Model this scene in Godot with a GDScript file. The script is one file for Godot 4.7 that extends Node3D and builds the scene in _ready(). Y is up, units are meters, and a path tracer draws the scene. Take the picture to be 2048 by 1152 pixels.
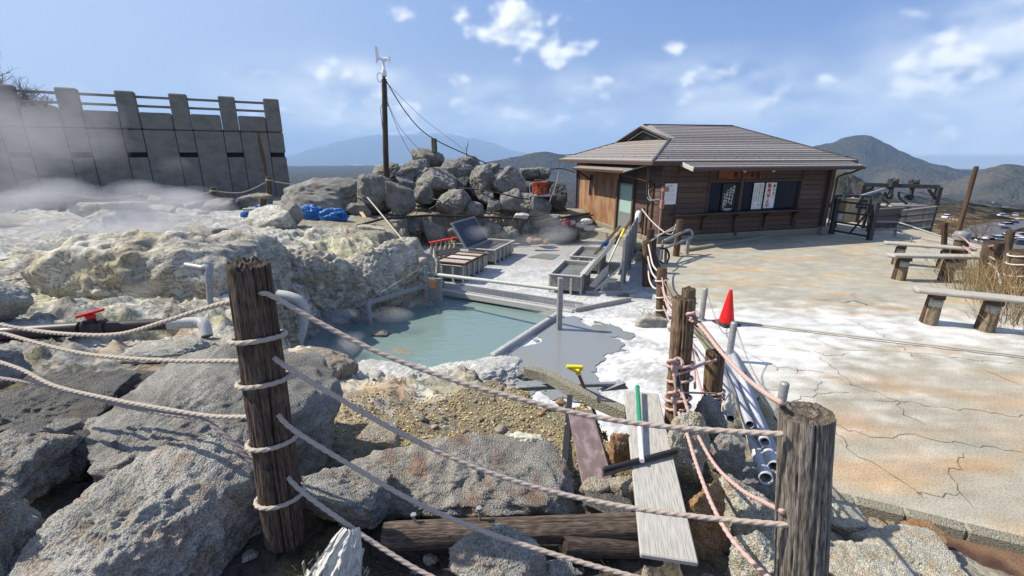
extends Node3D

func _ready() -> void:
	rng.seed = 20240317
	setup_view()
	make_materials()
	build_ground()
	build_far()
	build_concrete()
	build_wall()
	build_teahouse()
	build_station()
	build_rockpile()
	build_spring_area()
	build_pool_gear()
	build_plaza_things()
	build_right_edge()
	build_foreground()
	build_ropes()
	build_small()
	build_steam()

# ---------------------------------------------------------------- camera, sky, sun
func setup_view() -> void:
	var cam := Camera3D.new()
	cam.name = "camera"
	cam.position = Vector3(0, CAM_H, 0)
	cam.rotation_degrees = Vector3(-PITCH, 0, 0)
	cam.fov = 65.24
	cam.near = 0.1
	cam.far = 80000.0
	add_child(cam)
	var we := WorldEnvironment.new()
	we.name = "environment"
	var e := Environment.new()
	e.background_mode = Environment.BG_SKY
	e.tonemap_mode = Environment.TONE_MAPPER_LINEAR
	e.tonemap_exposure = 1.55
	e.sdfgi_enabled = true
	e.ssao_enabled = true
	e.ssil_enabled = true
	e.volumetric_fog_enabled = true
	e.volumetric_fog_density = 0.0
	e.fog_enabled = true
	e.fog_density = 0.00007
	e.fog_light_color = Color(0.70, 0.84, 1.0)
	var sky := Sky.new()
	var sm := PanoramaSkyMaterial.new()
	sm.panorama = sky_picture()
	sky.sky_material = sm
	e.sky = sky
	e.background_energy_multiplier = 1.0
	we.environment = e
	add_child(we)
	var sun := DirectionalLight3D.new()
	sun.name = "sun"
	sun.light_energy = 1.6
	sun.light_color = Color(1.0, 0.965, 0.90)
	sun.light_angular_distance = 0.5
	sun.shadow_enabled = true
	var el := deg_to_rad(47.0)
	var back := deg_to_rad(9.0)
	var to_sun := Vector3(-cos(back) * cos(el), sin(el), -sin(back) * cos(el))
	add_child(sun)
	sun.look_at_from_position(to_sun * 50.0, Vector3.ZERO, Vector3.UP)

# air and clouds only, by direction
func sky_picture() -> ImageTexture:
	var W := 1536
	var H := 768
	var im := Image.create(W, H, false, Image.FORMAT_RGBF)
	im.fill(Color(0.30, 0.32, 0.36))
	var banks := []   # [direction, width, height (radians), strength]
	for k in [[1035, 42, 3.6, 2.2, 1.15], [1105, 95, 3.4, 1.7, 1.1], [928, 45, 1.3, 1.3, 0.8], [770, 35, 2.2, 0.8, 0.55], [700, 155, 4.5, 1.3, 0.85], [610, 132, 0.9, 0.8, 0.9],
			[1352, 92, 1.6, 0.7, 0.95], [880, 158, 2.6, 1.0, 0.8], [1200, 168, 4.5, 1.1, 0.7], [1420, 165, 7.0, 1.6, 0.75], [1900, 130, 4.5, 3.2, 1.1], [2050, 110, 5.0, 4.0, 1.15],
			[1840, 275, 4.0, 1.1, 1.0], [1735, 160, 3.0, 1.2, 0.9], [2010, 215, 6.0, 2.6, 0.95], [620, 215, 5.5, 3.0, 1.05], [760, 250, 8.0, 2.6, 1.0], [960, 225, 9.0, 2.4, 0.95], [1090, 262, 10.0, 2.0, 0.9], [1560, 235, 12.0, 2.8, 0.9], [560, 265, 4.0, 3.0, 0.95], [1950, 300, 12.0, 2.6, 0.95], [820, 225, 3.2, 2.2, 1.15]]:
		var d := (pd(k[0], k[1], 100.0) - Vector3(0, CAM_H, 0)).normalized()
		banks.append([atan2(d.x, -d.z), asin(d.y), deg_to_rad(k[2]), deg_to_rad(k[3]), k[4]])
	var n1 := noise(5, 7.0, 5)
	var n2 := noise(9, 2.2, 3)
	for j in H / 2 + 8:
		var el := PI / 2 - (j + 0.5) / H * PI
		var up := maxf(sin(el), 0.0)
		for i in W:
			var az := float(i) / W * TAU
			if az > PI: az -= TAU
			var dir := Vector3(sin(az) * cos(el), sin(el), -cos(az) * cos(el))
			# clear air: whiter low down, and towards the sun on the left
			var h := exp(-up * 8.0)
			var s := clampf(0.5 + 0.5 * dir.dot(Vector3(-0.80, 0.52, -0.30)), 0, 1)
			var c := Color(0.018, 0.110, 0.385).lerp(Color(0.50, 0.58, 0.67), h)
			c = c.lerp(Color(0.56, 0.68, 0.82), 0.70 * pow(s, 3.5))
			# clouds
			var cov := 0.0
			var veil := 0.0
			if absf(az) < 1.2 and el < 0.5:
				for b in banks:
					var x: float = (az - b[0]) / b[2] * cos(el)
					var y: float = (el - b[1]) / b[3]
					var q := x * x + y * y
					if q < 6.0: cov = maxf(cov, b[4] * exp(-q * 0.55) * (0.6 if b[2] > 0.08 else 1.0))
					if b[2] > 0.075 and q < 6.0: veil = maxf(veil, exp(-q * 0.6))
			else:
				cov = clampf(0.45 + n2.get_noise_3dv(dir * Vector3(1, 2.0, 1) * 0.8) * 1.2, 0, 0.9)
			if veil > 0.02:
				var vv := n1.get_noise_3dv(Vector3(dir.x, dir.y * 2.2, dir.z) * 0.9)
				c = c.lerp(Color(0.66, 0.71, 0.78), clampf(veil * (0.7 + 1.4 * vv), 0, 1) * 0.95)
			if cov > 0.05:
				var q := Vector3(dir.x, dir.y * 1.7, dir.z)
				var v := n1.get_noise_3dv(q * 1.6)
				var d := clampf((v * 1.7 + cov * 1.5 - 0.80) * 1.05, 0, 1)
				d = d * d * (3 - 2 * d)
				if d > 0.0:
					var v2 := n1.get_noise_3dv((q + Vector3(-0.012, 0.016, 0)) * 1.6)
					var lit := clampf(0.60 + (v - v2) * 2.6, 0, 1)
					var cc := Color(0.45, 0.50, 0.58).lerp(Color(0.88, 0.89, 0.90), lit)
					c = c.lerp(cc, d * 0.9)
			im.set_pixel(i, j, c)
	return ImageTexture.create_from_image(im)

# ---------------------------------------------------------------- materials
func make_materials() -> void:
	var t_rock := ntex(1, 0.035, [[0.0, 0.45], [0.35, 0.70], [0.5, 0.86], [0.7, 0.97], [1.0, 1.0]], FastNoiseLite.TYPE_SIMPLEX_SMOOTH, 6, 1024)
	var b_rock := ntex(2, 0.038, [[0.0, 0.0], [1.0, 1.0]], FastNoiseLite.TYPE_SIMPLEX_SMOOTH, 7, 1024)
	var t_grain := ntex(16, 0.03, [[0.0, 0.68], [0.5, 0.9], [1.0, 1.0]], FastNoiseLite.TYPE_SIMPLEX_SMOOTH, 5)
	var t_crust := ntex(3, 0.012, [[0.0, 0.50], [0.25, 0.55], [0.34, 0.92], [0.6, 0.84], [0.8, 1.0], [1.0, 0.95]], FastNoiseLite.TYPE_SIMPLEX_SMOOTH, 5, 512, FastNoiseLite.FRACTAL_RIDGED)
	var b_crust := ntex(4, 0.012, [[0.0, 1.0], [1.0, 0.0]], FastNoiseLite.TYPE_SIMPLEX_SMOOTH, 6, 512, FastNoiseLite.FRACTAL_RIDGED)
	var t_fine := ntex(5, 0.05, [[0.0, 0.72], [0.5, 0.92], [1.0, 1.0]], FastNoiseLite.TYPE_SIMPLEX, 4)
	var t_wood := ntex(6, 0.03, [[0.0, 0.35], [0.4, 0.72], [0.6, 0.95], [1.0, 1.0]], FastNoiseLite.TYPE_SIMPLEX_SMOOTH, 5)
	var t_steel := ntex(7, 0.02, [[0.0, 0.72], [0.5, 0.93], [1.0, 1.0]], FastNoiseLite.TYPE_SIMPLEX_SMOOTH, 4)
	var t_rust := ntex(8, 0.008, [[0.0, Color(0.45, 0.28, 0.18)], [0.4, Color(0.72, 0.50, 0.33)], [0.55, Color(0.95, 0.85, 0.72)], [1.0, Color(1, 1, 1)]], FastNoiseLite.TYPE_SIMPLEX_SMOOTH, 5)
	var t_rwall := ntex(18, 0.008, [[0.0, Color(0.80, 0.68, 0.60)], [0.45, Color(0.90, 0.82, 0.74)], [0.6, Color(0.96, 0.95, 0.90)], [1.0, Color(1, 1, 1)]], FastNoiseLite.TYPE_SIMPLEX_SMOOTH, 5)
	var t_purple := ntex(28, 0.012, [[0.0, Color(0.75, 0.7, 0.7)], [0.5, Color(0.86, 0.82, 0.82)], [0.62, Color(0.9, 0.87, 0.87)], [0.72, Color(1, 1, 1)], [1.0, Color(1, 1, 1)]], FastNoiseLite.TYPE_SIMPLEX_SMOOTH, 6)
	var t_plain := ntex(38, 0.012, [[0.0, 0.84], [0.5, 0.94], [1.0, 1.0]], FastNoiseLite.TYPE_SIMPLEX_SMOOTH, 4)
	var t_stuc := ntex(9, 0.02, [[0.0, 0.0], [1.0, 1.0]], FastNoiseLite.TYPE_SIMPLEX_SMOOTH, 4)
	M.rock = mat(Color(1.12, 1.12, 1.12), 0.88, {"vc": true, "tex": t_rock, "bump": b_rock, "cm": 1.5, "scale": 1.9})
	M.ground = mat(Color(1.12, 1.12, 1.12), 0.9, {"vc": true, "tex": t_crust, "bump": b_crust, "cm": 2.2, "scale": 1.1, "world": true})
	var t_swirl := swirl(61, [[0.0, 0.86], [0.25, 1.0], [0.33, 0.92], [0.365, 0.45], [0.40, 0.95], [0.50, 0.86], [0.53, 0.55], [0.56, 0.97], [0.66, 1.0], [0.70, 0.68], [0.74, 0.92], [1.0, 1.0]])
	var b_swirl := swirl(61, [[0.0, 0.2], [0.33, 0.7], [0.365, 0.1], [0.40, 0.8], [0.50, 0.65], [0.53, 0.15], [0.56, 0.9], [0.66, 0.8], [0.70, 0.3], [0.74, 0.9], [1.0, 1.0]])
	M.crust = mat(Color(1.15, 1.15, 1.15), 0.88, {"vc": true, "tex": t_swirl, "bump": b_swirl, "cm": 1.6, "scale": Vector3(0.36, 0.5, 0.36), "world": true})
	M.far = mat(Color(1.1, 1.1, 1.1), 1.0, {"vc": true, "tex": t_crust, "bump": b_crust, "cm": 3000.0, "scale": 0.0022, "world": true, "spec": 0.0})
	M.timber = mat(Color(1.1, 1.1, 1.1), 0.85, {"vc": true, "tex": t_wood, "bump": t_wood, "cm": 0.5, "scale": Vector3(9, 0.7, 9)})
	M.board = mat(Color(0.46, 0.44, 0.40), 0.85, {"tex": t_grain, "bump": t_grain, "cm": 0.2, "scale": Vector3(7, 7, 0.35)})
	M.bench = mat(Color(0.46, 0.43, 0.37), 0.85, {"tex": t_grain, "bump": t_grain, "cm": 0.25, "scale": Vector3(0.35, 7, 7)})
	M.purple = mat(Color(0.215, 0.17, 0.165), 0.7, {"tex": t_purple, "scale": Vector3(2.0, 2.0, 0.7)})
	M.concrete = mat(Color(1.08, 1.08, 1.08), 0.85, {"vc": true, "tex": t_fine, "bump": t_fine, "cm": 0.08, "scale": 1.3, "world": true})
	M.curb = mat(Color(0.38, 0.355, 0.27), 0.9, {"tex": t_rock, "bump": b_rock, "cm": 1.5, "scale": 1.5})
	M.mineral = mat(Color(0.70, 0.70, 0.67), 0.9, {"tex": t_rock, "bump": b_rock, "cm": 1.5, "scale": 2.0})
	M.wall = mat(Color(0.195, 0.185, 0.160), 0.9, {"tex": t_plain, "bump": t_stuc, "cm": 2.0, "scale": Vector3(0.22, 0.34, 0.22)})
	M.wet = mat(Color(0.20, 0.21, 0.205), 0.14, {"spec": 0.5})
	M.water = mat(Color(0.15, 0.215, 0.20), 0.07, {"bump": t_stuc, "cm": 0.6, "scale": Vector3(0.22, 0.22, 0.5), "world": true, "spec": 0.5})
	M.rope = mat(Color(0.47, 0.405, 0.33), 0.9, {"tex": t_fine, "scale": 4.0})
	M.ropepink = mat(Color(0.56, 0.375, 0.335), 0.9, {"tex": t_fine, "scale": 4.0})
	M.ropewhite = mat(Color(0.66, 0.60, 0.54), 0.9, {"tex": t_fine, "scale": 4.0})
	M.black = mat(Color(0.02, 0.02, 0.022), 0.6)
	M.hose = mat(Color(0.018, 0.018, 0.02), 0.5)
	M.galv = mat(Color(0.34, 0.35, 0.35), 0.55, {"tex": t_steel, "scale": 2.0, "metal": 0.35})
	M.pale = mat(Color(0.50, 0.50, 0.46), 0.55, {"tex": t_steel, "scale": 2.0})
	M.tub = mat(Color(0.31, 0.30, 0.265), 0.55, {"tex": t_steel, "scale": 0.9, "metal": 0.1})
	M.steel = mat(Color(0.30, 0.31, 0.31), 0.45, {"tex": t_steel, "scale": 1.5, "metal": 0.4})
	M.dark = mat(Color(0.05, 0.05, 0.052), 0.6, {"tex": t_steel, "scale": 1.5})
	M.lidblue = mat(Color(0.058, 0.075, 0.11), 0.55, {"tex": t_steel, "scale": 1.0})
	M.rustplate = mat(Color(0.42, 0.345, 0.30), 0.8, {"tex": t_steel, "scale": 1.2})
	M.rustred = mat(Color(0.32, 0.09, 0.045), 0.75, {"tex": t_rust, "scale": 1.6})
	M.rustpost = mat(Color(0.10, 0.055, 0.035), 0.8, {"tex": t_wood, "scale": Vector3(6, 0.6, 6)})
	M.red = mat(Color(0.55, 0.012, 0.015), 0.35)
	M.conered = mat(Color(0.62, 0.014, 0.012), 0.42)
	M.yellow = mat(Color(0.72, 0.58, 0.03), 0.4)
	M.green = mat(Color(0.012, 0.22, 0.10), 0.35)
	M.pvc = mat(Color(0.42, 0.42, 0.45), 0.45, {"tex": t_steel, "scale": 2.0})
	M.pvcwhite = mat(Color(0.52, 0.51, 0.47), 0.5, {"tex": t_steel, "scale": 2.5})
	M.brownpipe = mat(Color(0.045, 0.03, 0.03), 0.42, {"tex": t_steel, "scale": 2.0})
	M.tarp = mat(Color(0.015, 0.115, 0.34), 0.5)
	M.bag = mat(Color(0.66, 0.64, 0.58), 0.75, {"tex": t_fine, "scale": 5.0})
	M.bagcream = mat(Color(0.62, 0.60, 0.45), 0.8, {"tex": t_fine, "scale": 5.0})
	M.bag.backlight_enabled = true
	M.bag.backlight = Color(0.35, 0.35, 0.33)
	M.white = mat(Color(0.72, 0.72, 0.70), 0.6)
	M.pebble = mat(Color(1.1, 1.1, 1.1), 0.85, {"vc": true})
	M.grass = mat(Color(1.0, 1.0, 1.0), 0.85, {"vc": true})
	M.grass.backlight_enabled = true
	M.grass.backlight = Color(0.25, 0.25, 0.25)
	M.twig = mat(Color(0.075, 0.058, 0.045), 0.9)
	# tea house
	M.cladding = mat(Color(0.150, 0.098, 0.078), 0.75, {"tex": t_wood, "bump": t_wood, "cm": 0.4, "scale": Vector3(0.5, 6, 6)})
	M.trim = mat(Color(0.115, 0.080, 0.066), 0.75, {"tex": t_wood, "scale": Vector3(3, 1.0, 3)})
	M.rustwall = mat(Color(0.32, 0.20, 0.13), 0.7, {"tex": t_rwall, "scale": Vector3(0.4, 0.18, 0.4)})
	M.roof = mat(Color(0.33, 0.295, 0.265), 0.42, {"tex": t_steel, "scale": Vector3(0.5, 2.0, 1.2)})
	M.roofdark = mat(Color(0.075, 0.068, 0.066), 0.5, {"tex": t_steel, "scale": 1.0})
	M.signorange = mat(Color(0.36, 0.095, 0.035), 0.7, {"tex": t_wood, "scale": Vector3(1.0, 6, 6)})
	M.glassdark = mat(Color(0.010, 0.014, 0.026), 0.12, {"spec": 0.25})
	M.signwhite = mat(Color(0.74, 0.74, 0.72), 0.55)
	M.ink = mat(Color(0.012, 0.010, 0.010), 0.7)
	M.inkred = mat(Color(0.48, 0.02, 0.03), 0.7)
	M.chalk = mat(Color(0.72, 0.72, 0.70), 0.7)
	M.doorglass = mat(Color(0.30, 0.42, 0.38), 0.25)
	M.asphalt = mat(Color(0.10, 0.10, 0.105), 0.9)
	M.paint = mat(Color(0.62, 0.62, 0.60), 0.8)
	M.twigbrown = mat(Color(0.13, 0.085, 0.06), 0.9)
	M.ropeold = mat(Color(0.36, 0.30, 0.27), 0.9, {"tex": t_fine, "scale": 4.0})
	M.ropemid = mat(Color(0.47, 0.385, 0.32), 0.9, {"tex": t_fine, "scale": 4.0})
	M.pvcw = mat(Color(0.55, 0.55, 0.58), 0.4, {"tex": t_steel, "scale": 2.0})
	M.crack = mat(Color(0.10, 0.08, 0.065), 0.95)
# ---------------------------------------------------------------- surveying
const CAM_H := 3.15
const PITCH := 16.46
var cp := cos(deg_to_rad(PITCH))
var sp := sin(deg_to_rad(PITCH))
var rng := RandomNumberGenerator.new()
var M := {}
var names := {}

# the spot at level y that was surveyed from the eye under the bearing (u, v)
func gp(u: float, v: float, y := 0.0) -> Vector3:
	var t := (CAM_H - y) / (sp * 900.0 + cp * (v - 576.0))
	return Vector3((u - 1024.0) * t, y, -(cp * 900.0 - sp * (v - 576.0)) * t)

# the spot f metres ahead of the eye under the bearing (u, v)
func pd(u: float, v: float, f: float) -> Vector3:
	var t := f / (cp * 900.0 - sp * (v - 576.0))
	return Vector3((u - 1024.0) * t, CAM_H - (sp * 900.0 + cp * (v - 576.0)) * t, -f)

func zd(p: Vector3) -> float:
	return -p.z * cp + (CAM_H - p.y) * sp

# ---------------------------------------------------------------- noise
func noise(sd: int, freq: float, oct := 4, kind := FastNoiseLite.FRACTAL_FBM) -> FastNoiseLite:
	var n := FastNoiseLite.new()
	n.seed = sd
	n.noise_type = FastNoiseLite.TYPE_SIMPLEX_SMOOTH
	n.frequency = freq
	n.fractal_type = kind
	n.fractal_octaves = oct
	return n

var NA := noise(11, 1.0, 4)
var NB := noise(23, 1.0, 3)
var NR := noise(37, 1.0, 4, FastNoiseLite.FRACTAL_RIDGED)

func ntex(sd: int, freq: float, stops: Array, kind := FastNoiseLite.TYPE_SIMPLEX_SMOOTH, oct := 5, size := 512, frac := FastNoiseLite.FRACTAL_FBM) -> NoiseTexture2D:
	var n := FastNoiseLite.new()
	n.seed = sd
	n.noise_type = kind
	n.frequency = freq
	n.fractal_type = frac
	n.fractal_octaves = oct
	var t := NoiseTexture2D.new()
	t.width = size
	t.height = size
	t.seamless = true
	t.seamless_blend_skirt = 0.15
	t.noise = n
	var g := Gradient.new()
	var off := PackedFloat32Array()
	var cols := PackedColorArray()
	for s in stops:
		off.append(s[0])
		cols.append(s[1] if s[1] is Color else Color(s[1], s[1], s[1]))
	g.offsets = off
	g.colors = cols
	t.color_ramp = g
	return t

func swirl(sd: int, stops: Array) -> NoiseTexture2D:
	var t := ntex(sd, 0.0042, stops, FastNoiseLite.TYPE_SIMPLEX_SMOOTH, 4, 1024)
	var n: FastNoiseLite = t.noise
	n.domain_warp_enabled = true
	n.domain_warp_type = FastNoiseLite.DOMAIN_WARP_SIMPLEX
	n.domain_warp_amplitude = 90.0
	n.domain_warp_frequency = 0.006
	n.domain_warp_fractal_octaves = 4
	return t

func lin(r: float, g: float, b: float) -> Color:
	return Color(r, g, b).linear_to_srgb()

# base colour in linear values; o: tex, bump, cm, scale (Vector3), world, metal, vc
func mat(c: Color, rough := 0.8, o := {}) -> StandardMaterial3D:
	var m := StandardMaterial3D.new()
	m.albedo_color = c.linear_to_srgb()
	m.roughness = rough
	m.metallic = o.get("metal", 0.0)
	m.metallic_specular = o.get("spec", 0.4)
	m.vertex_color_use_as_albedo = o.get("vc", false)
	if o.has("tex"):
		m.albedo_texture = o.tex
	if o.has("bump"):
		m.heightmap_enabled = true
		m.heightmap_texture = o.bump
		m.heightmap_scale = o.get("cm", 1.0)
	if o.has("rtex"):
		m.roughness_texture = o.rtex
	if o.has("tex") or o.has("bump"):
		m.uv1_triplanar = true
		m.uv1_world_triplanar = o.get("world", false)
		var s = o.get("scale", 1.0)
		m.uv1_scale = s if s is Vector3 else Vector3(s, s, s)
	return m

# ---------------------------------------------------------------- scene objects
func numbered(called: String) -> String:
	var k: int = names.get(called, 0)
	names[called] = k + 1
	return called if k == 0 else "%s_%03d" % [called, k]

func tag(o: Node, label := "", category := "", group := "", kind := "") -> Node:
	if label: o.set_meta("label", label)
	if category: o.set_meta("category", category)
	if group: o.set_meta("group", group)
	if kind: o.set_meta("kind", kind)
	return o

func thing(called: String, label: String, category: String, at := Vector3.ZERO, turn := 0.0, group := "") -> Node3D:
	var o := Node3D.new()
	o.name = numbered(called)
	add_child(o)
	o.position = at
	o.rotation.y = turn
	tag(o, label, category, group)
	return o

# a mesh under a parent (a part), or at top level when no parent is given
func obj(called: String, what, m: Material, parent: Node = null) -> MeshInstance3D:
	var o := MeshInstance3D.new()
	if what is SurfaceTool:
		what.generate_normals()
		o.mesh = what.commit()
	else:
		o.mesh = what
	o.material_override = m
	if parent == null:
		o.name = numbered(called)
		add_child(o)
	else:
		var k := 0
		var nm := called
		while parent.has_node(NodePath(nm)):
			k += 1
			nm = "%s_%03d" % [called, k]
		o.name = nm
		parent.add_child(o)
	return o

func struct(called: String, what, m: Material, label := "") -> MeshInstance3D:
	var o := obj(called, what, m)
	tag(o, label, "", "", "structure")
	return o

func copy(o: Node3D, label := "") -> Node3D:
	var base := String(o.name)
	if base.length() > 4 and base[-4] == "_" and base.right(3).is_valid_int():
		base = base.left(base.length() - 4)
	var c := o.duplicate()
	c.name = numbered(base)
	add_child(c)
	if label: c.set_meta("label", label)
	return c

# ---------------------------------------------------------------- shapes
func st_new(smooth := false) -> SurfaceTool:
	var st := SurfaceTool.new()
	st.begin(Mesh.PRIMITIVE_TRIANGLES)
	st.set_smooth_group(0 if smooth else 0xFFFFFFFF)
	return st

# corners counter-clockwise as seen from outside
func tri(st: SurfaceTool, a: Vector3, b: Vector3, c: Vector3) -> void:
	st.add_vertex(a)
	st.add_vertex(c)
	st.add_vertex(b)

func quad(st: SurfaceTool, a: Vector3, b: Vector3, c: Vector3, d: Vector3) -> void:
	tri(st, a, b, c)
	tri(st, a, c, d)

# box with chamfered edges
func box(st: SurfaceTool, at: Vector3, size: Vector3, bas := Basis.IDENTITY, ch := 0.006) -> void:
	st.set_smooth_group(0xFFFFFFFF)
	var h := size * 0.5
	ch = minf(ch, minf(h.x, minf(h.y, h.z)) * 0.6)
	var f := func(p: Vector3) -> Vector3: return at + bas * p
	for ax in 3:
		var u := (ax + 1) % 3
		var w := (ax + 2) % 3
		for s in [-1.0, 1.0]:
			var q := []
			for k in [[-1, -1], [1, -1], [1, 1], [-1, 1]]:
				var p := Vector3.ZERO
				p[ax] = s * h[ax]
				p[u] = k[0] * (h[u] - ch)
				p[w] = k[1] * (h[w] - ch)
				q.append(f.call(p))
			if s < 0: q.reverse()
			quad(st, q[0], q[1], q[2], q[3])
			var p0 := Vector3.ZERO
		for su in [-1.0, 1.0]:
			for sw in [-1.0, 1.0]:
				var e := []
				for k in [[0, -1], [0, 1], [1, 1], [1, -1]]:
					var p := Vector3.ZERO
					p[ax] = k[1] * (h[ax] - ch)
					p[u] = su * (h[u] - (ch if k[0] == 1 else 0.0))
					p[w] = sw * (h[w] - (0.0 if k[0] == 1 else ch))
					e.append(f.call(p))
				if su * sw > 0: e.reverse()
				quad(st, e[3], e[2], e[1], e[0])
	for sx in [-1.0, 1.0]:
		for sy in [-1.0, 1.0]:
			for sz in [-1.0, 1.0]:
				var a: Vector3 = f.call(Vector3(sx * h.x, sy * (h.y - ch), sz * (h.z - ch)))
				var b: Vector3 = f.call(Vector3(sx * (h.x - ch), sy * h.y, sz * (h.z - ch)))
				var c: Vector3 = f.call(Vector3(sx * (h.x - ch), sy * (h.y - ch), sz * h.z))
				if sx * sy * sz > 0: tri(st, a, b, c)
				else: tri(st, a, c, b)

# a bar of rectangular section from a to b
func bar(st: SurfaceTool, a: Vector3, b: Vector3, w: float, h: float, ch := 0.005, up := Vector3.UP) -> void:
	var d := b - a
	var y := d.normalized()
	var x := up.cross(y)
	if x.length() < 0.01: x = Vector3.RIGHT
	x = x.normalized()
	box(st, (a + b) * 0.5, Vector3(w, d.length(), h), Basis(x, y, x.cross(y)), ch)

func frames(pts: Array) -> Array:
	var out := []
	var n := pts.size()
	var up := Vector3.UP
	for i in n:
		var d: Vector3 = (pts[mini(i + 1, n - 1)] - pts[maxi(i - 1, 0)]).normalized()
		if i == 0 and absf(d.y) > 0.9: up = Vector3(1, 0, 0.2).normalized()
		var x := d.cross(up).normalized()
		up = x.cross(d).normalized()
		out.append([x, up, d])
	return out

# tube through points; r a number or one radius per point
func tube(st: SurfaceTool, pts: Array, r, sides := 10, caps := true, phase := 0.0) -> void:
	st.set_smooth_group(0 if phase == 0.0 else 0xFFFFFFFF)
	var fr := frames(pts)
	var n := pts.size()
	var rings := []
	for i in n:
		var rr: float = r[mini(i * r.size() / n, r.size() - 1)] if r is Array else r
		var ring := PackedVector3Array()
		for k in sides:
			var a := TAU * k / sides + phase
			ring.append(pts[i] + (fr[i][0] * cos(a) + fr[i][1] * sin(a)) * rr)
		rings.append(ring)
	for i in n - 1:
		for k in sides:
			var j := (k + 1) % sides
			quad(st, rings[i][k], rings[i][j], rings[i + 1][j], rings[i + 1][k])
	if caps:
		st.set_smooth_group(0xFFFFFFFF)
		for k in range(1, sides - 1):
			tri(st, rings[0][0], rings[0][k + 1], rings[0][k])
			tri(st, rings[n - 1][0], rings[n - 1][k], rings[n - 1][k + 1])

func lathe(st: SurfaceTool, prof: Array, xf := Transform3D.IDENTITY, sides := 24, smooth := true) -> void:
	st.set_smooth_group(0 if smooth else 0xFFFFFFFF)
	for i in prof.size() - 1:
		for k in sides:
			var q := []
			for c in [[i, k], [i, k + 1], [i + 1, k + 1], [i + 1, k]]:
				var a: float = TAU * (c[1] % sides) / sides
				var p: Vector2 = prof[c[0]]
				q.append(xf * Vector3(cos(a) * p.x, p.y, -sin(a) * p.x))
			if prof[i].x > 1e-5: tri(st, q[0], q[1], q[2])
			if prof[i + 1].x > 1e-5: tri(st, q[0], q[2], q[3])

# polygon (x, y) extruded along z by +-d/2
func prism(st: SurfaceTool, poly: PackedVector2Array, d: float, xf := Transform3D.IDENTITY) -> void:
	st.set_smooth_group(0xFFFFFFFF)
	if Geometry2D.is_polygon_clockwise(poly): poly.reverse()
	# Geometry2D's clockwise is for y down; make it counter-clockwise with y up
	var area := 0.0
	for i in poly.size():
		area += poly[i].cross(poly[(i + 1) % poly.size()])
	if area < 0: poly.reverse()
	var id := Geometry2D.triangulate_polygon(poly)
	var P := func(p: Vector2, z: float) -> Vector3: return xf * Vector3(p.x, p.y, z)
	for i in range(0, id.size(), 3):
		var a := poly[id[i]]
		var b := poly[id[i + 1]]
		var c := poly[id[i + 2]]
		if (b - a).cross(c - a) < 0:
			var t := b
			b = c
			c = t
		tri(st, P.call(a, d / 2), P.call(b, d / 2), P.call(c, d / 2))
		tri(st, P.call(a, -d / 2), P.call(c, -d / 2), P.call(b, -d / 2))
	for i in poly.size():
		var a := poly[i]
		var b := poly[(i + 1) % poly.size()]
		quad(st, P.call(a, -d / 2), P.call(b, -d / 2), P.call(b, d / 2), P.call(a, d / 2))

# smooth curve through points
func curve(pts: Array, step := 0.05) -> Array:
	var out := []
	var n := pts.size()
	for i in n - 1:
		var p0: Vector3 = pts[maxi(i - 1, 0)]
		var p1: Vector3 = pts[i]
		var p2: Vector3 = pts[i + 1]
		var p3: Vector3 = pts[mini(i + 2, n - 1)]
		var k := maxi(1, int(ceil(p1.distance_to(p2) / step)))
		for j in k:
			var t := float(j) / k
			out.append(0.5 * (2.0 * p1 + (p2 - p0) * t + (2.0 * p0 - 5.0 * p1 + 4.0 * p2 - p3) * t * t + (3.0 * p1 - p0 - 3.0 * p2 + p3) * t * t * t))
	out.append(pts[n - 1])
	return out

# twisted three-strand rope along a curve
func rope_shape(st: SurfaceTool, pts: Array, r: float, detail := 1.0) -> void:
	st.set_smooth_group(0)
	var path := curve(pts, r * 0.55 / detail)
	var fr := frames(path)
	var sides := 12
	var rings := []
	var s := 0.0
	for i in path.size():
		if i > 0: s += path[i].distance_to(path[i - 1])
		var tw := s / (r * 5.5) * TAU / 3.0 * 1.5
		var ring := PackedVector3Array()
		for k in sides:
			var a := TAU * k / sides
			var rr := r * (0.74 + 0.32 * absf(cos(1.5 * (a - tw))))
			ring.append(path[i] + (fr[i][0] * cos(a) + fr[i][1] * sin(a)) * rr)
		rings.append(ring)
	for i in path.size() - 1:
		for k in sides:
			var j := (k + 1) % sides
			quad(st, rings[i][k], rings[i][j], rings[i + 1][j], rings[i + 1][k])
	for k in range(1, sides - 1):
		tri(st, rings[0][0], rings[0][k + 1], rings[0][k])
		tri(st, rings[-1][0], rings[-1][k], rings[-1][k + 1])

# grid of points -> smooth mesh with colours; skip(i, j) leaves a cell out
func grid_mesh(pos: PackedVector3Array, col: PackedColorArray, nx: int, ny: int, keep := PackedByteArray(), flip := false, cls := 0) -> ArrayMesh:
	var idx := PackedInt32Array()
	for j in ny - 1:
		for i in nx - 1:
			var a := j * nx + i
			if keep.size() and not (keep[a] or keep[a + 1] or keep[a + nx] or keep[a + nx + 1]):
				continue
			if cls > 0 and (keep[a] if keep[a] else maxi(keep[a + 1], maxi(keep[a + nx], keep[a + nx + 1]))) != cls:
				continue
			if flip:
				idx.append_array(PackedInt32Array([a, a + nx, a + 1, a + 1, a + nx, a + nx + 1]))
			else:
				idx.append_array(PackedInt32Array([a, a + 1, a + nx, a + 1, a + nx + 1, a + nx]))
	return smooth_mesh(pos, col, idx)

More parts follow.
